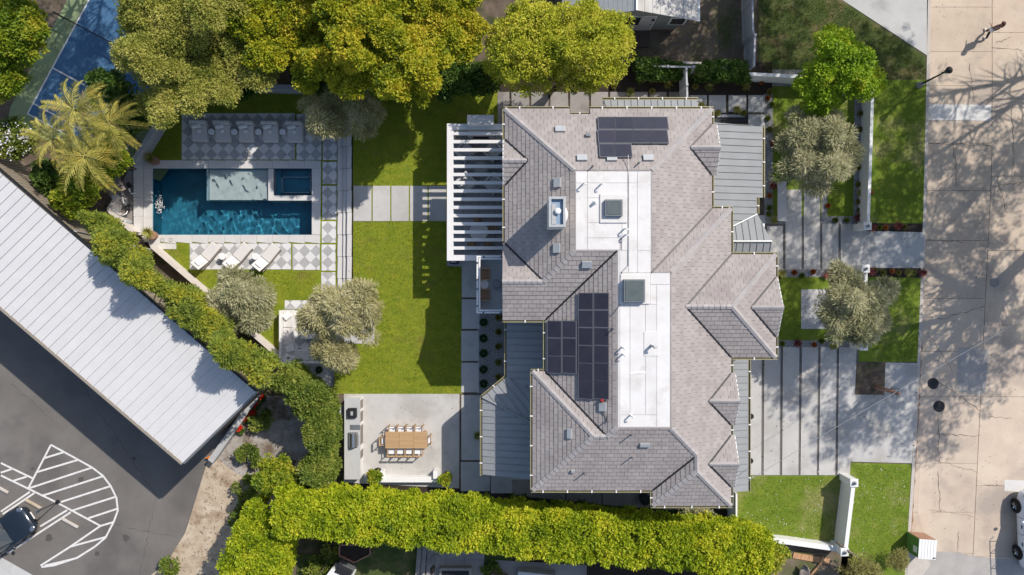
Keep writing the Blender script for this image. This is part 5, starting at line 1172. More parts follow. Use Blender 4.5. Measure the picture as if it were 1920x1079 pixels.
# ---- dining set
dt = thing('dining_table', 'long teak dining table on the concrete terrace', 'table', (*U2(762, 825, .7), .03)); W_, D_ = 2.42, .96
for k in range(3):
    for j in range(8): MB().box(-W_ / 2 + k * W_ / 3 + .006, -D_ / 2 + j * D_ / 8 + .003, .71, -W_ / 2 + (k + 1) * W_ / 3 - .006, -D_ / 2 + (j + 1) * D_ / 8 - .003, .75).build('slat', MAT['teak'], dt)
m = MB(); m.box(-W_ / 2 + .1, -D_ / 2 + .08, .62, W_ / 2 - .1, D_ / 2 - .08, .708); m.build('apron', MAT['teak'], dt)
for u_, v_ in ((1, 1), (-1, 1), (1, -1), (-1, -1)): MB().box(u_ * 1.05 - .045, v_ * .38 - .045, 0, u_ * 1.05 + .045, v_ * .38 + .045, .62).build('leg', MAT['teak'], dt)
def dchair(label, a, b, rot):
    t = thing('dining_chair', label, 'chair', (*U2(a, b, .45), .03), rot, 'teak dining chairs with white cushions')
    MB().box(-.21, -.22, .40, .21, .2, .43).build('seat', MAT['teak'], t); MB().box(-.22, -.2, .43, .22, .2, .50).build('seat_cushion', MAT['fabric_w'], t, bevel=.03, seg=3)
    m = MB(); m.slab([(-.23, .22, .74), (.23, .22, .74), (.23, .27, .84), (-.23, .27, .84)], .02); m.build('backrest', MAT['teak'], t)
    for s_ in (-1, 1):
        MB().box(s_ * .24 - .02, .2, 0, s_ * .24 + .02, .25, .82).build('leg', MAT['teak'], t); MB().box(s_ * .24 - .02, -.24, 0, s_ * .24 + .02, -.2, .60).build('leg', MAT['teak'], t)
        MB().box(s_ * .24 - .02, -.24, .60, s_ * .24 + .02, .2, .63).build('armrest', MAT['teak'], t)
    return t
ordn = ['first', 'second', 'third', 'fourth']
dc = None
for k in range(4):
    lb = f'teak chair with white cushion on the house-facing north side, {ordn[k]} from the grill counter'
    lb = f'{ordn[k]} chair from the grill counter along the lawn side of the teak table'
    if dc is None: dc = dchair(lb, 737 + 16.3 * k, 805.5, 0)
    else: dup(dc, (*U2(737 + 16.3 * k, 805.5, .45), .03), 0, lb)
    dup(dc, (*U2(735.5 + 16.3 * k, 845, .45), .03), R(180), f'{ordn[k]} chair from the grill counter along the hedge side of the teak table')
dup(dc, (*U2(722, 826, .45), .03), R(90), 'single chair at the grill end of the teak table'); dup(dc, (*U2(800.5, 824, .45), .03), R(-90), 'single chair at the house end of the teak table')
bn = thing('garden_bench', 'long white bench wall with short raised ends along the terrace edge', 'bench', (*U2(766, 898), 0))
a, b = U2(712.5, 905, .45), U2(820.5, 895, .45); MB().box(a[0], a[1], 0, b[0], b[1], .45).build('seat', MAT['white'], bn, w=True, bevel=.01)
for p_, q_ in ((712.5, 719), (812, 820.5)): c, d = U2(p_, 894.5, .6), U2(q_, 884, .6); MB().box(c[0], c[1] - .12, 0, d[0], d[1], .62).build('end_block', MAT['white'], bn, w=True, bevel=.01)
# ================================================================== WALLS, FENCES
def wallpx(name, label, P, h, wpx, mat, cat='wall', z0=0.0, capm_=None, posts=False, seglen=None):
    # P: pixel polyline of the top centre line at height z0+h
    t = thing(name, label, cat, (*U2(*P[0], z0 + h), z0)); pts = [Vector(U2(a, b, z0 + h)) for a, b in P]; wd = wpx / S
    for i in range(len(pts) - 1):
        d = (pts[i + 1] - pts[i]); L = d.length; d.normalize(); n = max(1, round(L / seglen)) if seglen else 1; nn = Vector((-d.y, d.x)) * wd / 2
        for k in range(n):
            p, q_ = pts[i] + d * (L * k / n + (.004 if n > 1 else 0)), pts[i] + d * (L * (k + 1) / n - (.004 if n > 1 else 0)); m_ = nn * .8
            if i == 0 or True: MB().prism([p + m_, q_ + m_, q_ - m_, p - m_], z0 - .1, z0 + h - .05).build('wall_panel', MAT[mat], t, w=True)
            MB().prism([p + nn, q_ + nn, q_ - nn, p - nn], z0 + h - .05, z0 + h + .002 * (i % 2)).build('coping', MAT[capm_ or mat], t, w=True)
    return t
wallpx('garden_wall', 'low grey garden wall under the trees above the daybeds', [(372, 161), (480, 162), (640, 167)], 1.0, 9, 'fence', z0=GP, seglen=2.2)
wallpx('garden_wall', 'angled grey garden wall beside the upper left corner of the pool', [(333, 168), (250, 302)], 1.0, 9, 'fence', z0=GP, seglen=2.2)
wallpx('garden_wall', 'pale cream wall running diagonally from the yellow yucca to the sofa', [(284, 462), (380, 545), (450, 606), (521, 668)], .7, 7, 'cream', z0=GP, seglen=2.5)
wallpx('equipment_wall', 'cream V shaped wall round the pool equipment yard', [(218, 368), (202, 394), (248, 436)], 1.0, 6, 'cream', z0=GP)
wallpx('front_wall', 'long thin white front wall beside the east lawn, north of the entry walk', [(1637, 148), (1633, 280), (1628, 417)], 1.1, 5.5, 'white', seglen=3)
wallpx('front_wall', 'white front wall half hidden beneath the grey olive tree', [(1624, 512), (1623, 640)], 1.1, 5.5, 'white', seglen=3)
wallpx('front_wall', 'white wall with lit top between the two south lawns', [(1600, 914), (1586, 1030)], 1.3, 7, 'white', seglen=4)
wallpx('garden_wall', 'wide white topped wall along the foot of the south lawn', [(1384, 1008), (1480, 1017), (1579, 1031)], .75, 9.5, 'white', seglen=3.2)
wallpx('garden_wall', 'white wall with grey face under the lime green tree', [(1405, 139), (1508, 144), (1636, 146)], 1.2, 6, 'white', seglen=3)
wallpx('garden_wall', 'short white wall beside the house corner, running down to the long south wall', [(1381, 926), (1381, 1000)], 1.5, 3, 'white')
wallpx('boundary_wall', 'thin cream topped wall along the foot of the neighbour dirt yard', [(1195, 117.5), (1300, 118), (1398, 123)], .8, 4, 'cream', seglen=2.5)
wallpx('kerb_wall', 'pale concrete kerb wall beside the red flowers', [(484, 738), (394, 866)], .6, 11, 'conc_cool', z0=GP, seglen=2.5)
wallpx('retaining_wall', 'long grey retaining wall between the conifer hedge and the metal roof', [(-60, 246), (120, 395), (300, 545), (482, 700)], .8, 12, 'conc_dark', z0=GP, seglen=3)
def vfence(name, label, P, h, mat='fence', z0=0.0, panel=1.9):
    t = thing(name, label, 'fence', (*U2(*P[0], z0 + h), z0)); pts = [Vector(U2(a, b, z0 + h)) for a, b in P]
    for i in range(len(pts) - 1):
        d = pts[i + 1] - pts[i]; L = d.length; d.normalize(); n = max(1, round(L / panel)); nn = Vector((-d.y, d.x))
        for k in range(n):
            a, b = pts[i] + d * L * k / n, pts[i] + d * L * (k + 1) / n
            MB().obox(a.x, a.y, z0, .12, .12, h + .08, math.atan2(d.y, d.x)).build('post', MAT[mat], t, w=True)
            nb = 8
            for j in range(nb):
                u_, v_ = a + (b - a) * (.035 + .93 * j / nb), a + (b - a) * (.035 + .93 * (j + 1) / nb - .004); m_ = nn * .02
                MB().prism([u_ + m_, v_ + m_, v_ - m_, u_ - m_], z0 + .05, z0 + h - .05).build('board', MAT[mat], t, w=True)
            for zz_ in (z0 + h - .06, z0 + .15): m_ = nn * .05; u_, v_ = a + (b - a) * .03, b - (b - a) * .03; MB().prism([u_ + m_, v_ + m_, v_ - m_, u_ - m_], zz_, zz_ + .07).build('rail', MAT[mat], t, w=True)
    return t
vfence('vinyl_fence', 'tall grey white panel fence on the east side of the dirt yard', [(1410, -60), (1412, 60), (1416, 66), (1414, 127)], 1.8)
vfence('vinyl_fence', 'white topped fence behind the clipped green shrubs', [(1205, 124), (1300, 126), (1408, 130)], 1.25)
gt = vfence('garden_gate', 'narrow grey white gate panel between the planted bed and the north side of the house', [(1287, 130), (1289, 189)], 1.7, panel=1.0); gt['category'] = 'gate'
# light pillars
def pillar(label, a, b, h, z0=0.0):
    t = thing('light_pillar', label, 'pillar', (*U2(a, b, h), z0), 0, 'white pillars with round lamps on top'); s_ = .2
    MB().box(-s_, -s_, -.05, s_, s_, h - .06).build('shaft', MAT['white'], t); MB().box(-s_ - .03, -s_ - .03, h - .06, s_ + .03, s_ + .03, h).build('cap', MAT['white'], t, bevel=.01)
    MB().cyl(0, 0, h, h + .05, .12, n=20).build('lamp_base', MAT['galv'], t); MB().ell((0, 0, h + .12), .07, .07, .09, 12, 8).build('lamp', MAT['grey'], t, smooth=True); return t
for l_, a, b, h in (('white lamp pillar on the north side of the entry walk', 1627, 424, 1.3), ('white lamp pillar on the south side of the entry walk', 1623.5, 504, 1.3), ('white lamp pillar at the driveway corner below the grey olive tree', 1620, 650, 1.3),
                ('white lamp pillar at the north end of the south lawn wall', 1602, 906, 1.4), ('white lamp pillar at the south corner beside the leaning branch', 1584, 1036, 1.4)): pillar(l_, a, b, h)
t = thing('stone_bench', 'long pale stone bench beside the entry path with olive shadows on it', 'bench', (*U2(1466, 380, .45), 0)); a, b = U2(1458.5, 414.5, .45), U2(1475, 340, .45)
MB().box(a[0], a[1], .36, b[0], b[1], .45).build('seat', MAT['coping'], t, w=True, bevel=.01); MB().box(a[0] + .08, a[1] + .1, 0, b[0] - .08, a[1] + .3, .36).build('leg', MAT['coping'], t, w=True); MB().box(a[0] + .08, b[1] - .3, 0, b[0] - .08, b[1] - .1, .36).build('leg', MAT['coping'], t, w=True)
# street lamp
t = thing('street_lamp', 'dark street lamp post with lantern leaning over the kerb edge', 'street lamp', (*U2(1723, 160), 0)); MB().cyl(0, 0, 0, .35, .2, .13, 14).build('base', MAT['conc_dark'], t); MB().tube([(0, 0, .3), (0, 0, 2.5)], [.06, .04], 10).build('pole', MAT['dark'], t)
MB().cyl(0, 0, 2.5, 2.85, .1, .2, 12).build('lantern', MAT['skyglass'], t); MB().cyl(0, 0, 2.85, 2.98, .2, .05, 12).build('lantern_cap', MAT['dark'], t); MB().tube([(-.2, 0, 2.46), (.2, 0, 2.46)], .025, 6).build('cross_arm', MAT['dark'], t)
for k, (l_, a, b, r_) in enumerate((('grey round manhole cover under the branch shadow', 1867.5, 530, .28), ('dark round manhole cover in the driveway mouth, the upper of two', 1752, 720, .33), ('dark round manhole cover in the driveway mouth, the lower of two', 1763, 763, .34))):
    x, y, _ = U(a, b); t = thing('manhole_cover', l_, 'manhole cover', (x, y, -.118)); MB().cyl(0, 0, 0, .008, r_, n=28).build('cover', MAT['dark' if k else 'grey'], t)
    MB().cyl(0, 0, .008, .012, r_ * .8, n=24).build('plate', MAT['black' if k else 'conc_dark'], t)
# collection box by the kerb
t = thing('utility_cabinet', 'green kerbside container with ribbed white lid and rusty top panel', 'container', (*U2(1716, 1016), -.02), R(-4))
MB().box(-.52, -.52, .03, .48, .55, 1.22).build('body', MAT['greenbox'], t); MB().box(-.48, .552, .06, .46, .575, 1.2).build('rear_panel', MAT['brownpanel'], t)
for k in range(6): MB().box(-.52 + .17 * k, -.56, 1.23, -.52 + .17 * (k + 1) - .012, .56, 1.27 + .0 * k).build('lid_rib', MAT['white'], t, bevel=.01)
MB().box(-.535, -.3, .75, -.522, .05, 1.12).build('notice_plate', MAT['white'], t); MB().tube([(.36, -.44, 1.27), (.36, -.44, 1.33), (.44, -.44, 1.33)], .03, 6).build('handle', MAT['dark'], t)
tag(MB().prism(ppoly([(1700, 1045), (1730, 1020), (1745, 1060), (1730, 1079), (1700, 1100), (1693, 1065)]), -.1, -.012).build('kerb_ramp', MAT['kerb']), kind='structure')
# overhead wire
m = MB(); A_, B_ = Vector(U(1403, 902, 5.4)), Vector(U(1990, 560, 9.0)); m.tube([A_.lerp(B_, k / 16) - Vector((0, 0, 1.2 * (k / 16) * (1 - k / 16))) for k in range(17)], .011, 5)
tag(m.build('overhead_wire', MAT['galv']), 'pale overhead wire running from the house corner across the driveway', 'wire')
# parking things
def wstop(l_, a, b, r_):
    t = thing('wheel_stop', l_, 'wheel stop', (*U2(a, b, GP), -.43), r_, 'concrete wheel stops in the parking bays'); MB().box(-.55, -.08, 0, .55, .08, .11).build('block', MAT['sand' if 'front of the black' in l_ else 'kerb'], t, bevel=.03)
wstop('tan wheel stop in front of the black car', 63, 946, R(-29)); wstop('pale wheel stop in the empty bay beside the black car', 131, 981, R(-29)); wstop('pale wheel stop cut off at the photo edge', 0, 916, R(-29))
t = thing('sign_post', 'thin dark sign post with square plate beside the hatched zone', 'sign', (*U2(107, 942, GP), -.43)); MB().cyl(0, 0, 0, .06, .13, n=12).build('base', MAT['dark'], t); MB().cyl(0, 0, .05, 1.9, .028, n=8).build('post', MAT['dark'], t); MB().obox(0, 0, 1.5, .32, .02, .45, R(60)).build('plate', MAT['grey'], t)
t = thing('traffic_cone', 'small orange cone tipped against the end of the kerb wall', 'cone', (*U2(395, 860, GP), -.42)); MB().tube([(-.05, .1, .14), (.1, -.2, .1)], [.14, .04], 12).build('cone', MAT['orange'], t, smooth=True); MB().obox(-.06, .13, .0, .32, .05, .3, R(25)).build('base', MAT['orange'], t)
# ================================================================== WAREHOUSE
wz_ = 4.2
A_, B_, Cc, Dd = U2(480, 735, wz_), U2(343, 868, wz_), U2(-260, 352, wz_), U2(-120, 218, wz_)
wh_ = thing('warehouse', 'long low building with a white ribbed metal roof beside the parking lot', 'building', ((A_[0] + Cc[0]) / 2, (A_[1] + Cc[1]) / 2, GP))
dv = (Vector(B_) - Vector(Cc)).normalized(); up_ = Vector((dv.y, -dv.x)) * -1
if (Vector(A_) - Vector(B_)).dot(up_) < 0: up_ = -up_
L = (Vector(B_) - Vector(Cc)).length; Wd = (Vector(A_) - Vector(B_)).dot(up_); n = int(L / .515); k_ = .03
for k in range(n + 1):
    b0 = Vector(B_) - dv * (k * .515); b1 = Vector(B_) - dv * (k * .515 + .5148); 
    if k == 0: t0, t1 = Vector(A_), Vector(A_) - dv * .5148
    else: t0, t1 = b0 + up_ * Wd + (Vector(A_) - (Vector(B_) + up_ * Wd)).dot(dv) * dv, b1 + up_ * Wd + (Vector(A_) - (Vector(B_) + up_ * Wd)).dot(dv) * dv
    z_ = wz_; m = MB(); m.slab([(*b0, z_), (*b1, z_), (*t1, z_), (*t0, z_)], .05)
    m.slab([(*(b0), z_ + .075), (*(b0 - dv * .07), z_ + .075), (*(t0 - dv * .07), z_ + .075), (*t0, z_ + .075)], .08)
    m.build('seam_panel', MAT['seam_w'], wh_, w=True)
ins = .35; q0, q1, q2, q3 = [Vector(p) for p in (A_, B_, Cc, Dd)]
wl = [q0 - up_ * ins - dv * ins, q1 + up_ * ins - dv * ins, q2 + up_ * ins, q3 - up_ * ins]
MB().prism(wl, GP - .1, wz_ - .08).build('wall', MAT['corrug'], wh_, w=True)
for (p, q_) in ((wl[0], wl[1]), (wl[3], wl[0])):
    d = q_ - p; Ln = d.length; d.normalize(); o = Vector((d.y, -d.x)); o = o if o.dot(p - Vector(((wl[0].x + wl[2].x) / 2, (wl[0].y + wl[2].y) / 2))) > 0 else -o
    for k in range(int(Ln / .3)):
        c = p + d * (k * .3); m = MB(); m.prism([c + o * .002, c + d * .15 + o * .002, c + d * .11 + o * .05, c + d * .04 + o * .05], GP, wz_ - .1); r = m.build('siding_rib', MAT['corrug'], wh_, w=True)
m = MB(); o = -up_ * .14; m.prism([q1, q2, q2 + o, q1 + o], wz_ - .2, wz_ + .03); m.build('gutter', MAT['corrug'], wh_, w=True)
m = MB(); o = up_ * .1; m.prism([q0 + o, q3 + o, q3, q0], wz_ - .16, wz_ + .05); m.build('gutter', MAT['dark'], wh_, w=True)
m = MB(); o = dv * .1; m.prism([q0 + o, q1 + o, q1, q0], wz_ - .2, wz_ + .04); m.build('fascia', MAT['grey'], wh_, w=True)
pp = [q3 + up_ * .25, q3 + up_ * .5 + dv * 8.5, q3 + up_ * .3 + dv * 11]
MB().tube([(*(q3 - up_ * .15 + dv * 9), wz_ - .3), (*(q3 + up_ * .5 + dv * 10.5), 2.0), (*(q3 + up_ * .6 + dv * 11), .6), (*(q3 + up_ * .8 + dv * 11.4), .0)], .05, 8).build('downpipe', MAT['galv'], wh_, w=True)
# ================================================================== NEIGHBOUR COTTAGE (north)
ez_, rz_ = 2.7, 4.2; ct = thing('cottage', 'small grey boarded cottage with pale gable roof north of the house', 'house', (6.5, 17, 0)); cy0 = -(40 - 539.5) * (1 - ez_ / H) / S; cyw = 15.05
xw, xr_, xe_ = 2.75, 6.55, (1309 - 960) * (1 - ez_ / H) / S; yN_ = 22.5
def cz(x): return ez_ + (rz_ - ez_) * (1 - abs(x - xr_) / (xe_ - xr_ if x > xr_ else xr_ - xw))
k = 0; x = xw
while x < xr_ - .01:
    x2 = min(x + .24, xr_); MB().slab([(x, cy0, cz(x)), (x2 - .012, cy0, cz(x2)), (x2 - .012, yN_, cz(x2)), (x, yN_, cz(x))], .05).build('roof_sheet', MAT['galv'], ct, w=True); x = x2
m_ = MB()
for j in range(int((yN_ - cy0) / .9)):
    x = xr_
    while x < xe_ - .01:
        x2 = min(x + .46, xe_); y_ = cy0 + j * .9; MB().slab([(x + .004, y_ + .004, cz(x) + .02), (x2, y_ + .004, cz(x2)), (x2, y_ + .896, cz(x2)), (x + .004, y_ + .896, cz(x) + .02)], .045).build('roof_sheet', MAT['conc'], ct, w=True); x = x2
MB().tube([(xr_, cy0 - .02, rz_ + .02), (xr_, yN_, rz_ + .02)], .07, 6).build('ridge_cap', MAT['galv'], ct, w=True)
MB().box(xe_, cy0, ez_ - .12, xe_ + .1, yN_, ez_ + .02).build('gutter', MAT['white'], ct, w=True)
wx0, wx1 = 3.0, xe_ - .75
m = MB(); cyw2 = cyw; m.add([(wx0, cyw, .25), (wx1, cyw, .25), (wx1, cyw, cz(wx1) - .1), (xr_, cyw, rz_ - .1), (wx0, cyw, cz(wx0) - .1), (wx0, yN_, .25), (wx1, yN_, .25), (wx1, yN_, cz(wx1) - .1), (xr_, yN_, rz_ - .1), (wx0, yN_, cz(wx0) - .1)],
      [[0, 1, 2, 3, 4], [5, 6, 7, 8, 9], [1, 6, 7, 2], [0, 5, 9, 4], [0, 1, 6, 5]]); m.build('wall', MAT['siding'], ct, w=True)
x = wx0 + .01
while x < wx1 - .05:
    MB().box(x, cyw - .03, .26, x + .115, cyw - .004, min(cz(x), cz(x + .115)) - .12).build('board', MAT['siding'], ct, w=True); x += .125
MB().box(wx0 - .02, cyw - .01, -.02, wx1 + .02, yN_, .25).build('plinth', MAT['brick'], ct, w=True)
def dpos(px, z): return (px - 960) * (1 - z / H) / S
dx0 = dpos(1188, .3); fr2 = MB(); fr2.box(dx0 - .08, cyw - .06, .25, dx0 + .98, cyw - .03, 2.3); fr2.build('door_frame', MAT['white'], ct, w=True); d_ = MB().box(dx0, cyw - .08, .27, dx0 + .9, cyw - .06, 2.22).build('door', MAT['conc'], ct, w=True); MB().ell((dx0 + .8, cyw - .1, 1.2), .035, .03, .035, 8, 6).build('handle', MAT['dark'], d_, w=True)
for a_, s_, z_, h_ in ((1255, .75, 1.2, .8), (1160, 1.1, 1.1, 1.1)):
    x_ = dpos(a_, z_); w0 = bpy.data.objects.new('window', None); C.objects.link(w0); w0.parent = ct; MB().box(x_ - .1, cyw - .07, z_ - .1, x_ + s_ + .1, cyw - .03, z_ + h_ + .1).build('window_frame', MAT['white'], w0, w=True); MB().box(x_, cyw - .085, z_, x_ + s_, cyw - .07, z_ + h_).build('pane', MAT['winglass'], w0, w=True)
MB().box(dpos(1222, 1.8), cyw - .12, 1.75, dpos(1222, 1.8) + .15, cyw - .03, 2.0).build('wall_lamp', MAT['dark'], ct, w=True)
ds = thing('deck_step', 'dark brown plank landing in front of the cottage door', 'deck', (*U2(1203, 72), 0))
for k in range(8): a, b = U2(1190 + 3.4 * k, 90), U2(1190 + 3.4 * (k + 1) - .3, 55); MB().box(a[0], a[1], 0, b[0], b[1], .15).build('plank', MAT['darkwood'], ds, w=True)
# ================================================================== SOUTH NEIGHBOUR
t = thing('raised_planter', 'dark hexagonal raised bed edged in reddish timber with small tools in it', 'planter', (*U2(666, 1040), 0)); P = ppoly([(637, 1022), (694, 1022), (694, 1040), (664, 1055), (636, 1042)], .3)
for k in range(5): a, b = Vector(P[k]), Vector(P[(k + 1) % 5]); d = (b - a).normalized(); o = Vector((-d.y, d.x)) * .03; MB().prism([a + o, b + o, b - o, a - o], 0, .35).build('edge_board', MAT['brownpanel'], t, w=True)
MB().prism([(Vector(p) * .995) for p in P], 0, .26).build('bed', MAT['mulch'], t, w=True)
t = thing('grill_cart', 'grey steel barbecue cart with white counter beside the dark raised bed', 'barbecue', (*U2(652, 1060), 0), R(-25)); MB().box(-.5, -.3, 0, .5, .3, .85).build('cabinet', MAT['grey'], t); MB().box(-.45, -.18, .85, .45, .26, 1.05).build('lid', MAT['dark'], t, bevel=.03); MB().box(-.48, -.29, .85, .48, -.2, .9).build('control_shelf', MAT['steel'], t)
for k in range(6): MB().cyl(-.35 + .14 * k, -.26, .9, .94, .025, n=8).build('knob', MAT['white'], t)
tag(MB().prism(ppoly([(612, 1079), (622, 1066), (662, 1080), (650, 1110), (600, 1110)], .9), 0, .9).build('white_counter', MAT['white']), 'white counter block behind the barbecue at the bottom edge', 'counter')
tr_ = struct_root('neighbour_terrace')
for k in range(2): slabs(tr_, [[(784 + 9 * k, 1020), (792 + 9 * k, 1020), (784 + 9 * k, 1130), (776 + 9 * k, 1130)]], 'grey' if False else 'conc_dark', .3 - .12 * k, 0, 'step')
for k in range(3):
    for j in range(3): slabs(tr_, [[(802 + 36 * k - 2 * j, 1015 + 35 * j), (837.6 + 36 * k - 2 * j, 1015 + 35 * j), (836 + 36 * k - 2 * j, 1049.6 + 35 * j), (800.5 + 36 * k - 2 * j, 1049.6 + 35 * j)]], 'conc_dark', .035, 0)
t = thing('closed_parasol', 'closed dark parasol on a round base in the neighbour terrace', 'parasol', (*U2(817, 1048), .03)); MB().cyl(0, 0, 0, .06, .25, n=20).build('base', MAT['conc_dark'], t); MB().cyl(0, 0, .06, 2.4, .025, n=8).build('pole', MAT['galv'], t); MB().tube([(0, 0, 1.0), (0, 0, 1.5), (0, 0, 2.35)], [.05, .16, .03], 9).build('canopy', MAT['black'], t)
t = thing('hot_tub', 'square grey hot tub sunk in the neighbour terrace at the bottom edge', 'hot tub', (*U2(855, 1080), .03)); MB().box(-.95, -.8, 0, .95, .6, .35).build('rim', MAT['conc_dark'], t, bevel=.04); MB().box(-.78, -.64, .35, .78, .44, .37).build('cover', MAT['black'], t)
t = thing('outdoor_sofa', 'grey outdoor sofa beyond the hedge at the bottom edge', 'sofa', (*U2(1005, 1082), .03), R(-6)); MB().box(-1.1, -.4, .05, 1.1, .35, .38).build('seat', MAT['fabric_g'], t, bevel=.04); MB().box(-1.1, .36, .05, 1.1, .52, .75).build('backrest', MAT['fabric_g'], t, bevel=.04)
tag(MB().prism(ppoly([(925, 1050), (1100, 1060), (1100, 1130), (920, 1130)]), 0, .03).build('neighbour_paving', MAT['conc_dark']), kind='structure')
t = thing('brick_planter', 'reddish timber edged planter with dry stems at the bottom edge', 'planter', (*U2(935, 1084), .03), R(-10)); MB().box(-.5, -.35, 0, .5, .35, .5).build('box', MAT['wood'], t); MB().box(-.44, -.29, .5, .44, .29, .52).build('soil', MAT['mulch'], t)
# terracotta step and dead stump by the south east corner
tp = struct_root('terracotta_step')
for k in range(20):
    x_ = 1488 + 3.4 * k; slabs(tp, [[(x_, 1036 + k * .6), (x_ + 3.1, 1036.5 + k * .6), (x_ + .6, 1047 + k * .6), (x_ - 2.5, 1046 + k * .6)]], 'terra', .06, 0, 'brick')
m = MB()
for k in range(7): m.tube([U(1500 + k * 2.4, 1090, .1), U(1501 + k * 2.6, 1066 + 1.5 * abs(k - 3), .35), U(1505 + k * 1.6, 1058 + 2 * abs(k - 3), .3 + .06 * k)], [.09, .07, .03], 6)
tag(m.build('driftwood_stump', MAT['wood'], smooth=True), 'pale twisted stump of old wood beside the terracotta step', 'stump')
tag(MB().tube([U(1567, 1016, 1.1), U(1600, 1040, 1.5), U(1616, 1052, 1.4)], [.05, .07, .03], 8).tube([U(1600, 1040, 1.5), U(1622, 1062, .9)], [.04, .015], 6).build('bare_branch', MAT['bark'], smooth=True), 'bare grey branch lying across the white corner pillar', 'branch')
tag(MB().tube([U(1543, 1044, .1), U(1538, 1058, .12), U(1520, 1079, .1), U(1505, 1095, .1)], .06, 6).build('border_log', MAT['terra']), 'thin terracotta coloured log edging beside the twisted stump', 'log')

na, nb_ = Vector(U2(119, 34, GP)), Vector(U2(292, 126, GP)); t = thing('court_net', 'black net stretched across the blue court between two posts', 'net', (na.x, na.y, -.43))
for e_ in (na, nb_): MB().cyl(e_.x, e_.y, -.43, .55, .05, n=8).build('post', MAT['black'], t, w=True)
dn = (nb_ - na).normalized(); m = MB()
for k in range(9): m.tube([(na.x, na.y, -.4 + .11 * k), (nb_.x, nb_.y, -.4 + .11 * k)], .006, 4)
for k in range(int((nb_ - na).length / .12)): c_ = na + dn * .12 * k; m.tube([(c_.x, c_.y, -.4), (c_.x, c_.y, .48)], .005, 4)
m.build('net', MAT['black'], t, w=True)['kind'] = 'stuff'
o = Vector((-dn.y, dn.x)) * .03; MB().prism([na + o, nb_ + o, nb_ - o, na - o], .46, .54).build('net_band', MAT['black'], t, w=True)
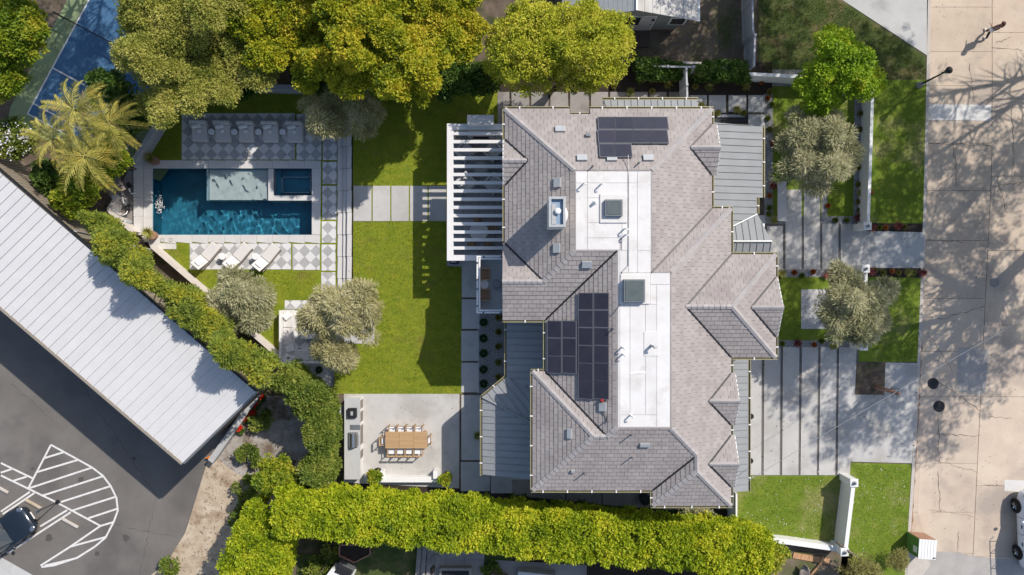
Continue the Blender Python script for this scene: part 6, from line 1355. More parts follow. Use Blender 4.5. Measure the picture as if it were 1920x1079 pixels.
# ================================================================== CARS
def car(name, label, cat, loc, rot, paint, L=4.6, W=1.84, Ht=1.5, suv=False, rack=False):
    t = thing(name, label, cat, loc, rot); hw = W / 2
    # x forward; stations of the lower body
    xs = [-L / 2, -L / 2 + .12, -L / 2 + .5, -L * .28, -L * .1, L * .1, L * .26, L * .38, L / 2 - .22, L / 2 - .06, L / 2]
    wf = [.80, .90, .97, 1, 1, 1, 1, .97, .88, .76, .60]
    zt = [.88, .98, 1.0, .98, .95, .95, .95, .90, .80, .70, .60]
    if suv: zt = [1.0, 1.08, 1.1, 1.08, 1.05, 1.05, 1.05, 1.03, .98, .88, .72]
    vs = []; fs = []; n = 11
    for x, w_, z in zip(xs, wf, zt):
        h = hw * w_
        for (a, b) in ((-h * .93, .28), (-h, .42), (-h, .62), (-h * .97, z - .10), (-h * .86, z - .02), (0, z + .045), (h * .86, z - .02), (h * .97, z - .10), (h, .62), (h, .42), (h * .93, .28)): vs.append((x, a, b))
    for i in range(len(xs) - 1):
        for k in range(n - 1): fs.append([i * n + k, i * n + k + 1, (i + 1) * n + k + 1, (i + 1) * n + k])
        fs.append([i * n + n - 1, i * n, (i + 1) * n, (i + 1) * n + n - 1])
    fs.append(list(range(n))); fs.append([(len(xs) - 1) * n + k for k in range(n)][::-1])
    o = MB().add(vs, fs).build('body', MAT[paint], t, smooth=True); s_ = o.modifiers.new('s', 'SUBSURF'); s_.levels = s_.render_levels = 1
    # cabin: glass lower ring, painted roof
    xr, xf = (-L / 2 + .22, L * .17) if suv else (-L * .40, L * .20)
    rr, rf_ = (-L / 2 + .42, -L * .0) if suv else (-L * .22, L * .04)
    zb = (1.02 if suv else .90); g = MB(); hb, ht = hw * .88, hw * .70
    pb = [(xr, -hb * .92), (xr * .6, -hb), (xf * .3, -hb), (xf, -hb * .86), (xf + .10, 0), (xf, hb * .86), (xf * .3, hb), (xr * .6, hb), (xr, hb * .92), (xr - .05, 0)]
    pt = [(rr, -ht * .95), (rr * .7, -ht), (rf_ - .3, -ht), (rf_, -ht * .92), (rf_ + .05, 0), (rf_, ht * .92), (rf_ - .3, ht), (rr * .7, ht), (rr, ht * .95), (rr - .03, 0)]
    zr = Ht - .05; g.add([(x, y, zb) for x, y in pb] + [(x, y, zr) for x, y in pt], [[i, (i + 1) % 10, 10 + (i + 1) % 10, 10 + i] for i in range(10)]); g.build('window_glass', MAT['carglass'], t)
    r = MB(); r.add([(x * 1.01, y * 1.03, zr - .02) for x, y in pt] + [(x * .96, y * .86, zr + .05) for x, y in pt], [[i, (i + 1) % 10, 10 + (i + 1) % 10, 10 + i] for i in range(10)] + [list(range(10, 20))]); r.build('roof', MAT[paint], t, smooth=False, bevel=.02)
    for i in (1, 3, 5, 7) if not suv else (0, 1, 2, 3, 5, 6, 7, 8): MB().tube([(pb[i][0], pb[i][1] * 1.01, zb), (pt[i][0], pt[i][1] * 1.02, zr)], .035, 5).build('pillar', MAT[paint], t)
    for sx in (-L * .30, L * .30):
        for sy in (-1, 1):
            wq = MB(); R_ = .36 if suv else .33; wq.tube([(sx, sy * (hw - .20), R_), (sx, sy * (hw + .025), R_)], R_, 22); ww = wq.build('wheel', MAT['rubber'], t)
            rm = MB(); rm.tube([(sx, sy * (hw + .02), R_), (sx, sy * (hw + .04), R_)], R_ * .62, 18); rm.build('rim', MAT['dark'], ww)
            sp = MB()
            for k in range(5):
                a = 2 * math.pi * k / 5; sp.tube([(sx, sy * (hw + .045), R_), (sx + math.cos(a) * R_ * .58, sy * (hw + .045), R_ + math.sin(a) * R_ * .58)], .03, 5)
            sp.build('spoke', MAT['steel'], ww); MB().tube([(sx, sy * (hw - .03), R_ + .02), (sx, sy * (hw + .006), R_ + .02)], R_ + .07, 22).build('wheel_arch', MAT['black'], t)
    for sy in (-1, 1):
        MB().ell((L / 2 - .28, sy * hw * .70, .72 if not suv else .84), .24, .15, .08, 12, 8).build('headlight', MAT['steel'], t, smooth=True)
        MB().ell((-L / 2 + .10, sy * hw * .78, .85 if not suv else .98), .10, .17, .10, 10, 6).build('tail_light', MAT['red'], t, smooth=True)
        MB().ell((xf - .15, sy * (hw + .10), zb + .08), .09, .12, .08, 10, 6).build('wing_mirror', MAT[paint], t, smooth=True)
        for hx_ in (.25, -.75): MB().box(hx_ - .1, sy * hw - .012, .80, hx_ + .1, sy * hw + .02, .84).build('door_handle', MAT['black'], t)
        for hx_ in (.75, -.2, -1.15): MB().box(hx_ - .006, sy * hw * .99 - .008, .4, hx_ + .006, sy * hw * .99 + .012, .95).build('door_gap', MAT['black'], t)
    MB().box(L / 2 - .05, -.45, .38, L / 2 + .02, .45, .52).build('grille', MAT['black'], t); MB().box(L / 2 + .005, -.24, .40, L / 2 + .03, .24, .50).build('number_plate', MAT['white'], t)
    if not suv: MB().tube([(xf + .12, -.1, .97), (xf - .05, .45, 1.08)], .012, 5).build('wiper', MAT['black'], t)
    if rack:
        m = MB()
        for sy in (-1, 1):
            m.tube([(-L / 2 + .1, sy * .72, zr + .3), (.55, sy * .72, zr + .3), (.62, sy * .68, zr + .06)], .025, 6)
            for x in (-1.9, -1.1, -.2): m.tube([(x, sy * .72, zr), (x, sy * .72, zr + .3)], .02, 6)
        for x in (-1.9, -1.1, -.2, .5): m.tube([(x, -.72, zr + .3), (x, .72, zr + .3)], .02, 6)
        m.build('roof_rack', MAT['dark'], t)
    return t
car('car', 'dark blue car parked nose first in a bay of the lot', 'car', (*U2(8, 1004, GP), -.436), math.atan2(.56, .83), 'carblack')
car('parked_suv', 'white car with black wheels and roof rack parked at the street edge', 'car', (*U2(1930, 988), -.12), R(92), 'carwhite', L=4.5, W=1.9, Ht=1.75, suv=True, rack=True)
car('parked_van', 'dark car parked further up the street beyond the white one', 'car', (*U2(1956, 836), -.12), R(91), 'carblack', L=4.4, W=1.8, Ht=1.5) if False else None
# ================================================================== PERSON on the street
def skin_fig(name, V, Ed, rad, mat, parent, root=0, sub=2):
    me = bpy.data.meshes.new(name); me.from_pydata(V, Ed, []); o = bpy.data.objects.new(name, me); C.objects.link(o); o.parent = parent; me.materials.append(mat)
    o.modifiers.new('skin', 'SKIN'); sv = me.skin_vertices[0].data
    for i, r in enumerate(rad): sv[i].radius = (r, r) if not isinstance(r, tuple) else r
    sv[root].use_root = True; s_ = o.modifiers.new('sub', 'SUBSURF'); s_.levels = s_.render_levels = sub; return o
pe = thing('person', 'person in a pinkish brown top and black trousers walking along the street', 'person', (*U2(1848, 63), -.12), R(200))
# faces -Y local; joints
J = [(0, 0, .95), (0, -.01, 1.12), (0, -.02, 1.32), (0, -.01, 1.44), (0, -.03, 1.52), (0, -.04, 1.62),
     (-.09, 0, .92), (-.10, -.14, .52), (-.10, -.10, .10), (-.10, -.24, .04),
     (.09, 0, .92), (.10, .08, .52), (.10, .30, .16), (.10, .22, .05),
     (-.17, 0, 1.38), (-.24, .10, 1.12), (-.22, .02, .90), (-.22, -.02, .83),
     (.17, 0, 1.38), (.26, -.06, 1.14), (.22, -.24, 1.02), (.21, -.31, 1.01)]
Ed = [(0, 1), (1, 2), (2, 3), (3, 4), (4, 5), (0, 6), (6, 7), (7, 8), (8, 9), (0, 10), (10, 11), (11, 12), (12, 13), (2, 14), (14, 15), (15, 16), (16, 17), (2, 18), (18, 19), (19, 20), (20, 21)]
rd = [.12, .11, .12, .055, .055, .095, .085, .06, .042, .035, .085, .06, .042, .035, .05, .042, .032, .03, .05, .042, .032, .03]
skin_fig('body', J, Ed, rd, MAT['skin'], pe)
skin_fig('top', [J[0], J[1], J[2], (0, -.01, 1.40), J[14], J[15], J[18], J[19]], [(0, 1), (1, 2), (2, 3), (2, 4), (4, 5), (2, 6), (6, 7)], [.15, .135, .145, .08, .07, .06, .07, .06], MAT['top'], pe)
skin_fig('trousers', [J[0], J[6], J[7], J[8], J[10], J[11], J[12]], [(0, 1), (1, 2), (2, 3), (0, 4), (4, 5), (5, 6)], [.14, .10, .075, .06, .10, .075, .06], MAT['trousers'], pe)
MB().ell((0, -.005, 1.64), .115, .125, .13, 14, 10).ell((0, .10, 1.54), .08, .06, .14, 10, 8).build('hair', MAT['hair'], pe, smooth=True)
for s_ in (-1, 1): MB().ell((s_ * .035, -.135, 1.62), .014, .01, .01, 8, 6).build('eye', MAT['black'], pe)
MB().tube([(0, -.13, 1.61), (0, -.16, 1.585)], [.012, .016], 6).build('nose', MAT['skin'], pe); MB().box(-.025, -.135, 1.55, .025, -.125, 1.558).build('mouth', MAT['red'], pe)
for sx, hand in ((-.22, (-.22, -.03, .81)), (.21, (.21, -.33, 1.0))):
    for k in range(4): MB().tube([(hand[0] - .03 + .02 * k, hand[1], hand[2]), (hand[0] - .03 + .02 * k, hand[1] - (.03 if sx > 0 else 0) - .02, hand[2] - .05 + .008 * (k in (1, 2)) * -1)], [.010, .008], 5).build('finger', MAT['skin'], pe)
    MB().tube([(hand[0] + .04, hand[1], hand[2] + .02), (hand[0] + .055, hand[1] - .03, hand[2] - .01)], [.012, .009], 5).build('thumb', MAT['skin'], pe)
for s_, j in ((-.10, J[9]), (.10, J[13])): MB().ell((s_, j[1] + .03, j[2] + .01), .05, .13, .045, 10, 6).build('shoe', MAT['white'], pe, smooth=True)
bg_ = thing('shoulder_bag', 'pale bag carried on the shoulder of the walking person', 'bag', tuple(Vector(pe.location) + Vector((.05, .05, 0))), R(200)); MB().box(.26, -.12, .82, .36, .16, 1.08).build('pouch', MAT['fabric_w'], bg_, bevel=.03, seg=3); MB().tube([(.31, -.08, 1.08), (.22, -.02, 1.36), (.18, .02, 1.40), (.31, .12, 1.08)], .012, 6).build('strap', MAT['fabric_w'], bg_, smooth=True)

# ================================================================== VEGETATION
# ---- big trees along the north side (crowns overlap)
tree('eucalyptus_tree', 'olive green tree with loose hanging crown beside the blue court', 296, 62, 88, 5.8, 'L_olv', loose=True, nl=50490, ns=340, L=0.139, W=0.030, rs=0.430, base=(300, 110), lob=7, tw=.2, ntw=40)
tree('eucalyptus_tree', 'olive green tree leaning over the upper left corner of the garden wall', 325, 140, 92, 4.4, 'L_olv', loose=True, rz=1.6, nl=55080, ns=357, L=0.139, W=0.030, rs=0.413, base=(335, 140), lob=7, tw=.2, flat=.4, ntw=40)
tree('eucalyptus_tree', 'greyish olive tree directly behind the row of daybeds', 440, 88, 104, 4.5, 'L_olv', loose=True, rz=1.6, nl=59670, ns=373, L=0.139, W=0.030, rs=0.413, lob=7, tw=.2, base=(450, 130), ntw=40)
tree('liquidambar_tree', 'yellow tinged tree above the end of the daybed row', 560, 58, 112, 4.8, 'L_yel', rz=1.8, loose=True, nl=59670, ns=390, L=0.139, W=0.051, rs=0.387, lob=8, tw=.22, base=(570, 110))
tree('liquidambar_tree', 'yellow green tree overhanging the two olive crowns by the steps', 662, 100, 84, 5.2, 'L_yel', loose=True, nl=50490, ns=357, L=0.139, W=0.051, rs=0.361, lob=8, tw=.2, base=(665, 130))
tree('liquidambar_tree', 'broad yellow green tree spreading over the top of the lawn', 745, 80, 110, 6.6, 'L_yel', loose=True, nl=59670, ns=390, L=0.139, W=0.051, rs=0.361, lob=8, tw=.22, base=(760, 110))
tree('liquidambar_tree', 'golden leaved tree next to the rounded lime green tree', 838, 50, 75, 6.2, 'L_yel', loose=True, nl=39015, ns=292, L=0.139, W=0.051, rs=0.361, lob=7, tw=.2, base=(845, 95))
tree('background_tree', 'yellow green tree cut off by the top edge above the daybeds', 505, -25, 88, 5.4, 'L_yel', loose=True, nl=34425, ns=275, L=0.139, W=0.051, rs=0.387, lob=6)
tree('background_tree', 'bare patched tree cut off by the top edge above the lawn', 690, -30, 105, 6.4, 'L_yel', loose=True, nl=36720, ns=275, L=0.139, W=0.051, rs=0.387, lob=6)
tree('background_tree', 'olive tinged tree cut off by the top edge next to the court', 378, -20, 90, 6.2, 'L_olv', loose=True, nl=32130, ns=260, L=0.139, W=0.030, rs=0.387, lob=6)
tree('lime_tree', 'large rounded lime green tree, the western part of the pair beside the cottage', 985, 88, 84, 5.4, 'L_lime', nl=30000, ns=420, L=.13, W=.04, rs=.34, lob=9, zmin=-.3, inner=.75, rz=2.3, base=(985, 115), tw=.18)
tree('lime_tree', 'large rounded lime green tree, the eastern part of the pair beside the cottage', 1104, 92, 90, 5.6, 'L_lime', nl=32000, ns=440, L=.13, W=.04, rs=.34, lob=9, zmin=-.3, inner=.75, rz=2.3, base=(1095, 115), tw=.18)
tree('lawn_tree', 'bright green young tree over the corner of the white walls', 1575, 135, 70, 4.6, 'L_bright', nl=23800, ns=200, L=.15, W=.05, rs=.36, base=(1590, 180), tw=.1,
     lobes=[(1560, 90, 4.8, 38, 1.0), (1590, 130, 4.8, 42, 1.1), (1530, 165, 4.2, 36, .9), (1608, 160, 4.4, 34, .9), (1550, 130, 4.7, 40, 1.0), (1640, 150, 4.2, 16, .5), (1545, 190, 3.8, 24, .7)])
tree('broadleaf_tree', 'yellowish green tree at the upper left corner beside the court', 22, 60, 68, 5.0, 'L_shrub', nl=27200, ns=212, L=.17, W=.06, rs=.42, gz=GP, tw=.07, base=(45, 75))
tree('broadleaf_tree', 'dark leaved tree below the corner tree, left of the green court edge', 8, 150, 42, 4.2, 'L_shrub', nl=9000, ns=110, L=.17, W=.06, rs=.38, gz=GP, tw=.06, base=(25, 160))
tree('flowering_shrub', 'shrub with small white flowers at the left edge above the metal roof', 25, 262, 42, 2.4, 'L_mid', nl=8000, ns=110, L=.13, W=.05, rs=.32, cat='shrub', gz=GP, tw=.05)
f_ = leaves(lobes_sub([(*U(30, 265, 2.7), 1.2, 1.1, .5)], 40, .2), .2, 170, .1, .05, zmin=.1); quads('blossom', f_, MAT['L_flower'], bpy.data.objects['flowering_shrub'], tuple(bpy.data.objects['flowering_shrub'].location))
# shrubs between palms, court and pool wall
for l_, a, b, r_, z, m_ in (('dark glossy shrub below the olive tree and beside the court corner', 205, 170, 40, 3.2, 'L_dark'), ('dark green shrub just outside the angled garden wall', 245, 215, 42, 2.8, 'L_dark'), ('bright green shrub left of the weathered plank cover', 205, 300, 38, 2.6, 'L_shrub'),
                       ('bright green shrub between the palms and the equipment yard', 165, 335, 42, 2.8, 'L_shrub'), ('glossy shrub at the top end of the conifer hedge', 140, 375, 36, 2.6, 'L_shrub'), ('green shrub under the lowest palm fronds', 215, 250, 36, 2.4, 'L_mid'),
                       ('small dark shrub beside the long grey retaining wall', 90, 330, 30, 1.8, 'L_dark'), ('dark shrub behind the garden wall above the daybeds', 450, 150, 34, 1.6, 'L_dark'), ('dark shrub behind the garden wall near the pool corner', 345, 140, 30, 1.6, 'L_dark'),
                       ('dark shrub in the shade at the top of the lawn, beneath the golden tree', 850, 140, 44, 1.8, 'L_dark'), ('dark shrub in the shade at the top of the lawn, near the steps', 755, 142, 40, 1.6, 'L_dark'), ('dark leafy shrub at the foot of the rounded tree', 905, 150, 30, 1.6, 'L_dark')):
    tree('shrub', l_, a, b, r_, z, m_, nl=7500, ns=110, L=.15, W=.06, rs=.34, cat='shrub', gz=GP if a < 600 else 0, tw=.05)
for l_, a, b in (('dark undergrowth bush beneath the first olive green tree by the court', 300, 60), ('dark undergrowth bush beneath the greyish olive tree', 400, 70), ('dark undergrowth bush beneath the yellow tinged tree', 520, 70), ('dark undergrowth bush near the garden wall end beneath the yellow trees', 610, 120),
                 ('dark undergrowth bush under the broad yellow green tree', 700, 90), ('dark undergrowth bush between the broad tree and the golden tree', 800, 75), ('dark undergrowth bush at the top edge above the daybeds', 470, 5), ('dark undergrowth bush at the top edge beneath the bare patched tree', 640, 10), ('dark undergrowth bush at the top edge beside the golden tree', 760, 0)):
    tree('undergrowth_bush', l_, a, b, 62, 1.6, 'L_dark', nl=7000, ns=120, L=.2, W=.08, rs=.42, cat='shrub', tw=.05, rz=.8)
# ---- olive trees
def olive(l_, a, b, r_, z, lobes, base, n=15000, m_='L_oliv', gz=0.0):
    lobes = [(q_[0] + random.uniform(-4, 4), q_[1] + random.uniform(-4, 4), q_[2] + random.uniform(-.2, .2), q_[3] * random.uniform(.68, .92), q_[4]) for q_ in lobes for _k in (0, 1)]; lobes = [(a_ + (random.uniform(-18, 18) if i_ % 2 else 0), b_ + (random.uniform(-18, 18) if i_ % 2 else 0), z_ - (.15 if i_ % 2 else 0), q_ * (random.uniform(.4, .62) if i_ % 2 else .9), h_ * (.7 if i_ % 2 else 1)) for i_, (a_, b_, z_, q_, h_) in enumerate(lobes)]; t = tree('olive_tree', l_, a, b, r_, z, m_, nl=int(n * 1.1), ns=int(n / 150), L=.27, W=.021, rs=.46, jit=.32, base=base, lobes=lobes, tw=.13, gz=gz, flat=.4, ntw=22, inner=.6, zmin=-.1)
    return t
olive('silvery olive tree between the lower loungers and the sofa', 450, 565, 66, 3.4, [(450, 560, 3.5, 42, 1.1), (418, 565, 3.2, 30, .8), (485, 552, 3.4, 34, .9), (440, 530, 3.3, 26, .8), (480, 590, 3.1, 30, .8), (430, 600, 3.0, 28, .7)], (455, 575), 17000, 'L_oliv2', GP)
olive('large pale olive tree over the sofa and low table at the foot of the steps', 635, 585, 75, 3.6, [(640, 572, 3.9, 36, 1.0), (602, 586, 3.6, 30, .9), (672, 552, 3.7, 30, .9), (692, 585, 3.4, 22, .7), (620, 556, 3.6, 25, .8), (655, 602, 3.5, 24, .8), (578, 594, 3.4, 16, .6), (612, 615, 3.3, 16, .6), (692, 628, 3.0, 15, .5)], (640, 608), 20000)
olive('small pale olive crown just below the large one, beside the gravel bed', 630, 664, 40, 2.5, [(628, 662, 2.6, 27, .7), (650, 676, 2.4, 18, .6), (604, 652, 2.4, 16, .5)], (640, 640), 7000)
olive('olive tree shaded by the yellow green tree beside the top of the steps', 650, 215, 62, 3.2, [(605, 228, 3.2, 30, .8), (672, 195, 3.3, 26, .8), (690, 215, 2.9, 24, .7), (625, 205, 2.8, 22, .6), (675, 238, 2.9, 20, .6), (640, 240, 2.8, 18, .5), (585, 200, 2.9, 18, .5)], (655, 215), 13000)
olive('sparse grey olive tree on the gravel near the north front lawn', 1530, 285, 74, 3.6, [(1515, 255, 3.7, 38, 1.0), (1555, 260, 3.8, 36, 1.0), (1510, 310, 3.6, 34, .9), (1555, 315, 3.7, 36, 1.0), (1530, 340, 3.2, 26, .8), (1482, 268, 3.4, 28, .7), (1584, 290, 3.4, 28, .7), (1500, 225, 3.3, 22, .6), (1550, 225, 3.4, 24, .7), (1480, 320, 3.0, 16, .5)], (1520, 305), 22000, 'L_oliv2')
olive('dense grey olive tree over the front wall south of the entry walk', 1592, 575, 82, 3.6, [(1590, 560, 3.9, 44, 1.1), (1560, 590, 3.6, 36, .9), (1630, 565, 3.6, 36, .9), (1580, 530, 3.6, 32, .9), (1610, 610, 3.6, 36, .9), (1635, 600, 3.3, 26, .7), (1560, 620, 3.2, 22, .6), (1650, 550, 3.2, 20, .6)], (1560, 585), 27000, 'L_oliv2')
# ---- hedges
def hedge(name, label, P, h0, wid, mat, n, ns, L=.13, W=.05, z0=0.0, rs=.3, jit=.6, hvar=.35, wv=.25, zlow=.25, lean=(0, 0)):
    # P: ground centre polyline in pixels at level z0
    pts = [Vector(U2(a, b, z0)) for a, b in P]; seg = [(pts[i + 1] - pts[i]).length for i in range(len(pts) - 1)]; T = sum(seg)
    t = thing(name, label, 'hedge', (pts[0].x, pts[0].y, z0)); S_ = []
    nz = rng.uniform(0, 6.28, 8)
    for _ in range(ns):
        u_ = rng.uniform(0, T); q_ = u_; i = 0
        while i < len(seg) - 1 and q_ > seg[i]: q_ -= seg[i]; i += 1
        d = (pts[i + 1] - pts[i]).normalized(); nn = Vector((-d.y, d.x)); c = pts[i] + d * q_
        hh = h0 * (1 + hvar * .35 * math.sin(u_ * .9 + nz[0]) + hvar * .25 * math.sin(u_ * 2.3 + nz[1])) ; ww = wid / 2 * (1 + wv * math.sin(u_ * 1.3 + nz[2]) * .6 + wv * .5 * math.sin(u_ * 3.1 + nz[3]))
        s_ = rng.uniform(-1, 1)
        if rng.uniform() < .55: z = hh * rng.uniform(.88, 1.0) - abs(s_) ** 3 * .35; o = s_ * ww
        else: z = hh * rng.uniform(zlow, .95); o = (ww * rng.uniform(.8, 1.0)) * (1 if s_ > 0 else -1)
        S_.append((c.x + nn.x * o, c.y + nn.y * o, z0 + z))
    V = leaves(S_, rs * rng.uniform(.7, 1.3, ns), n, L, W, jit, zmin=-.5)
    quads('foliage', V, MAT[mat], t, tuple(t.location))
    m = MB(); acc = 0
    for i in range(len(seg)):
        d = (pts[i + 1] - pts[i]).normalized(); k = 0.4
        while k < seg[i]: c = pts[i] + d * k; m.tube([(c.x + lean[0], c.y + lean[1], z0 - .1), (c.x + random.uniform(-.2, .2), c.y + random.uniform(-.2, .2), z0 + h0 * .8)], [.07, .03], 6); k += 1.1
    m.build('stem', MAT['bark'], t, w=True)['kind'] = 'stuff'
    return t
hedge('boundary_hedge', 'long thick yellow green clipped hedge along the south side of the garden', [(560, 918), (700, 931), (830, 941), (960, 953), (1120, 967), (1280, 981), (1395, 996)], 4.4, 2.3, 'L_hedge', 200000, 3600, L=.17, W=.045, rs=.24, zlow=.5, hvar=.06, wv=.08)
hedge('boundary_hedge', 'bulky yellow green hedge end at the lower left beside the sandy strip', [(555, 925), (528, 975), (508, 1050), (490, 1180)], 4.2, 2.9, 'L_hedge', 85000, 1500, L=.17, W=.045, rs=.24, z0=GP, hvar=.07, wv=.1)
hedge('conifer_hedge', 'narrow olive green conifer hedge between the metal roof and the cream wall', [(257, 424), (313, 471), (382, 527), (432, 580), (503, 635), (570, 680)], 6.2, .8, 'L_con', 62000, 620, L=.19, W=.03, rs=.30, z0=GP, hvar=.35, wv=.8, zlow=.72, jit=.45, lean=(-2.3, .3))
hedge('leafy_hedge', 'bluish green leafy hedge curving down to the outdoor kitchen', [(560, 690), (592, 715), (622, 758), (630, 815), (618, 868)], 3.7, 1.2, 'L_mid', 52000, 800, L=.17, W=.045, rs=.28, z0=GP, hvar=.3, wv=.45, zlow=.3)
hedge('clipped_shrub_row', 'low dark green shrub row behind the white fence, west of the gate', [(1190, 139), (1282, 141)], 1.2, .75, 'L_dark', 6500, 120, L=.14, W=.07, rs=.26)
hedge('clipped_shrub_row', 'low dark green shrub row behind the white fence, east of the gate', [(1298, 141), (1392, 144)], 1.2, .75, 'L_dark', 6500, 120, L=.14, W=.07, rs=.26)
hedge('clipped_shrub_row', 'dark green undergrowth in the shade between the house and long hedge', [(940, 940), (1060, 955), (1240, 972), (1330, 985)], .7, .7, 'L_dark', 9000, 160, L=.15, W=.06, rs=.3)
tree('silver_shrub', 'grey green shrub at the far end of the long hedge beside the house corner', 1310, 972, 34, 1.8, 'L_oliv2', nl=6000, ns=90, L=.12, W=.03, rs=.3, cat='shrub', tw=.05)
tree('climbing_shrub', 'loose yellow green shrub trailing over the white topped wall', 1430, 1045, 48, 1.5, 'L_shrub', nl=5500, ns=90, L=.14, W=.06, rs=.34, cat='shrub', tw=.05, sq=.7)
tree('dry_shrub', 'yellow orange twiggy shrub at the foot of the lawn wall', 1612, 1072, 48, 1.3, 'L_dry', nl=5000, ns=90, L=.16, W=.02, rs=.34, cat='shrub', tw=.04, sq=.6)
tree('dry_shrub', 'dark twiggy bush in the shadow of the green container', 1682, 1050, 22, .9, 'L_dry', nl=1800, ns=40, L=.16, W=.014, rs=.26, cat='shrub', tw=.03)
tree('broadleaf_shrub', 'yellow green bush standing alone on the sandy strip', 515, 895, 38, 3.0, 'L_shrub', nl=8000, ns=110, L=.15, W=.06, rs=.34, cat='shrub', gz=GP, tw=.07)
tree('broadleaf_shrub', 'small bush between the leafy hedge and the long hedge', 570, 905, 30, 2.6, 'L_mid', nl=5500, ns=80, L=.15, W=.06, rs=.32, cat='shrub', gz=GP, tw=.06)
for l_, a, b, r_ in (('low ivy clump on the sandy strip, nearest the grey dirt', 470, 850, 20), ('low ivy clump in the middle of the sandy strip edge', 468, 920, 24), ('low ivy clump beside the lower hedge end', 455, 970, 20), ('small weed clump at the bottom of the asphalt edge', 318, 1062, 14), ('small weed clump beside the bare branches above the sand', 490, 790, 16),
                 ('sprawling ground plant in the south neighbour garden corner', 605, 1060, 34), ('dark ground plant beside the neighbour paving', 925, 1070, 16)):
    tree('ground_plant', l_, a, b, r_ * 1.25, .1, 'L_mid', loose=True, lob=5, nl=int(r_ * 60), ns=36, L=.15, W=.06, rs=.22, cat='plant', gz=GP if a < 600 else 0, tw=.03, rz=.25, ntw=3)
for l_, a, b, r_ in (('fleshy green plant in the dark pot at the grill end of the bench', 702, 893, 11), ('fleshy green plant in the dark pot at the house end of the bench', 834, 900, 10)):
    t = tree('potted_plant', l_, a, b, r_, .75, 'L_shrub', nl=700, ns=26, L=.18, W=.07, rs=.18, cat='plant', tw=.03, rz=.25, ntw=5); x, y = t.location[:2]
    MB().cyl(x + .08 - x, .1, -.02, .38, .2, .27, 18).build('pot', MAT['mulch'], t)
# ---- red blossoms by the kerb wall
for k, (a, b) in enumerate(((489, 745), (478, 760), (474, 776), (462, 784), (449, 804))):
    nm = ('red flowering plant tucked in the corner behind the metal roof', 'second red flowering plant along the kerb wall, from the roof corner', 'middle red flowering plant of the five along the kerb wall', 'dull orange red flowering plant along the kerb wall', 'last small red flowering plant down the kerb wall')[k]
    t = thing('red_flower_plant', nm, 'plant', (*U2(a, b, GP), -.43), 0, 'red flowering plants by the kerb wall'); V = leaves([(0, 0, .35), (.12, .1, .3), (-.1, .1, .3)], .14, 110, .1, .05); quads('petals', V, MAT['L_redf'], t)
    V = leaves([(0, 0, .2), (.1, -.1, .15)], .22, 260, .14, .05); quads('leaves', V, MAT['L_dark'], t)
# ---- palms
def frond_mesh(L=2.7, n=46, droop=.75):
    V = []; pts = []
    for i in range(n + 1):
        s_ = i / n; x = L * (s_ - .12 * s_ * s_); z = .75 * math.sin(s_ * 1.35) * (1 - s_ * .3) - droop * s_ ** 2.2; pts.append(Vector((x, 0, z)))
    for i in range(3, n + 1):
        s_ = i / n; l = .62 * math.sin(min(1, s_ * 1.9 + .12) * math.pi * .62) * (1 - .35 * s_)
        for sd in (-1, 1):
            a = pts[i]; dr = Vector((.62 + random.uniform(-.12, .12), sd * (.8 + random.uniform(-.1, .1)), random.uniform(-.35, .15))).normalized(); tip = a + dr * l + Vector((0, 0, -.10 * l)); m = a + dr * l * .4; w_ = Vector((.024, 0, .006))
            V += [a, m + w_, tip, m - w_]
    return np.array([tuple(v) for v in V]), pts
FR = []
for k in range(3):
    V, pts = frond_mesh(2.3 + .25 * k, 44, .75 + .25 * k); o = quads('frond', V, MAT['L_palm'], None, (0, 0, 0)); r = MB(); r.tube(pts[::4] + [pts[-1]], [.03 - .025 * i / (len(pts[::4])) for i in range(len(pts[::4]) + 1)], 5); rm = r.build('rachis', MAT['L_palm'], o); FR.append((o.data, rm.data)); bpy.data.objects.remove(rm); bpy.data.objects.remove(o)
def palm(l_, a, b, z, n=13, base=None, sc_=1.0, a0=0.0):
    x, y = U2(a, b, z); bx_, by_ = U2(*(base or (a, b)), GP); bx_, by_ = x + (bx_ - x) * .0, y
    t = thing('palm_tree', l_, 'palm tree', (x, y, -.45), 0, 'feather palms beside the blue court')
    m = MB(); m.tube([(-2.0, .5, 0), (-.9, .25, (z + .45) * .5), (0, 0, z + .4)], [.15, .11, .09], 12); m.build('trunk', MAT['bark'], t, smooth=True)
    for k in range(n):
        me, rm = FR[k % 3]; o = bpy.data.objects.new('frond', me); C.objects.link(o); o.parent = t; o.location = (0, 0, z + .45 - .08 * (k % 3)); o.rotation_euler = (random.uniform(-.25, .25), random.uniform(-.28, .22), a0 + 2 * math.pi * k / n * 1.0 + random.uniform(-.15, .15)); o.scale = (sc_,) * 3
        q_ = bpy.data.objects.new('rachis', rm); C.objects.link(q_); q_.parent = o
    return t
palm('feather palm with long fronds over the bottom corner of the blue court', 138, 205, 5.6, 12, sc_=.76)
palm('feather palm with golden fronds reaching towards the pool wall', 205, 232, 5.2, 12, a0=.4, sc_=.72)
palm('feather palm with fronds drooping towards the metal roof', 158, 292, 5.0, 13, a0=.2, sc_=.84)
palm('smallest feather palm, between the flowering shrub and the other palms', 98, 262, 4.2, 11, a0=.7, sc_=.72)
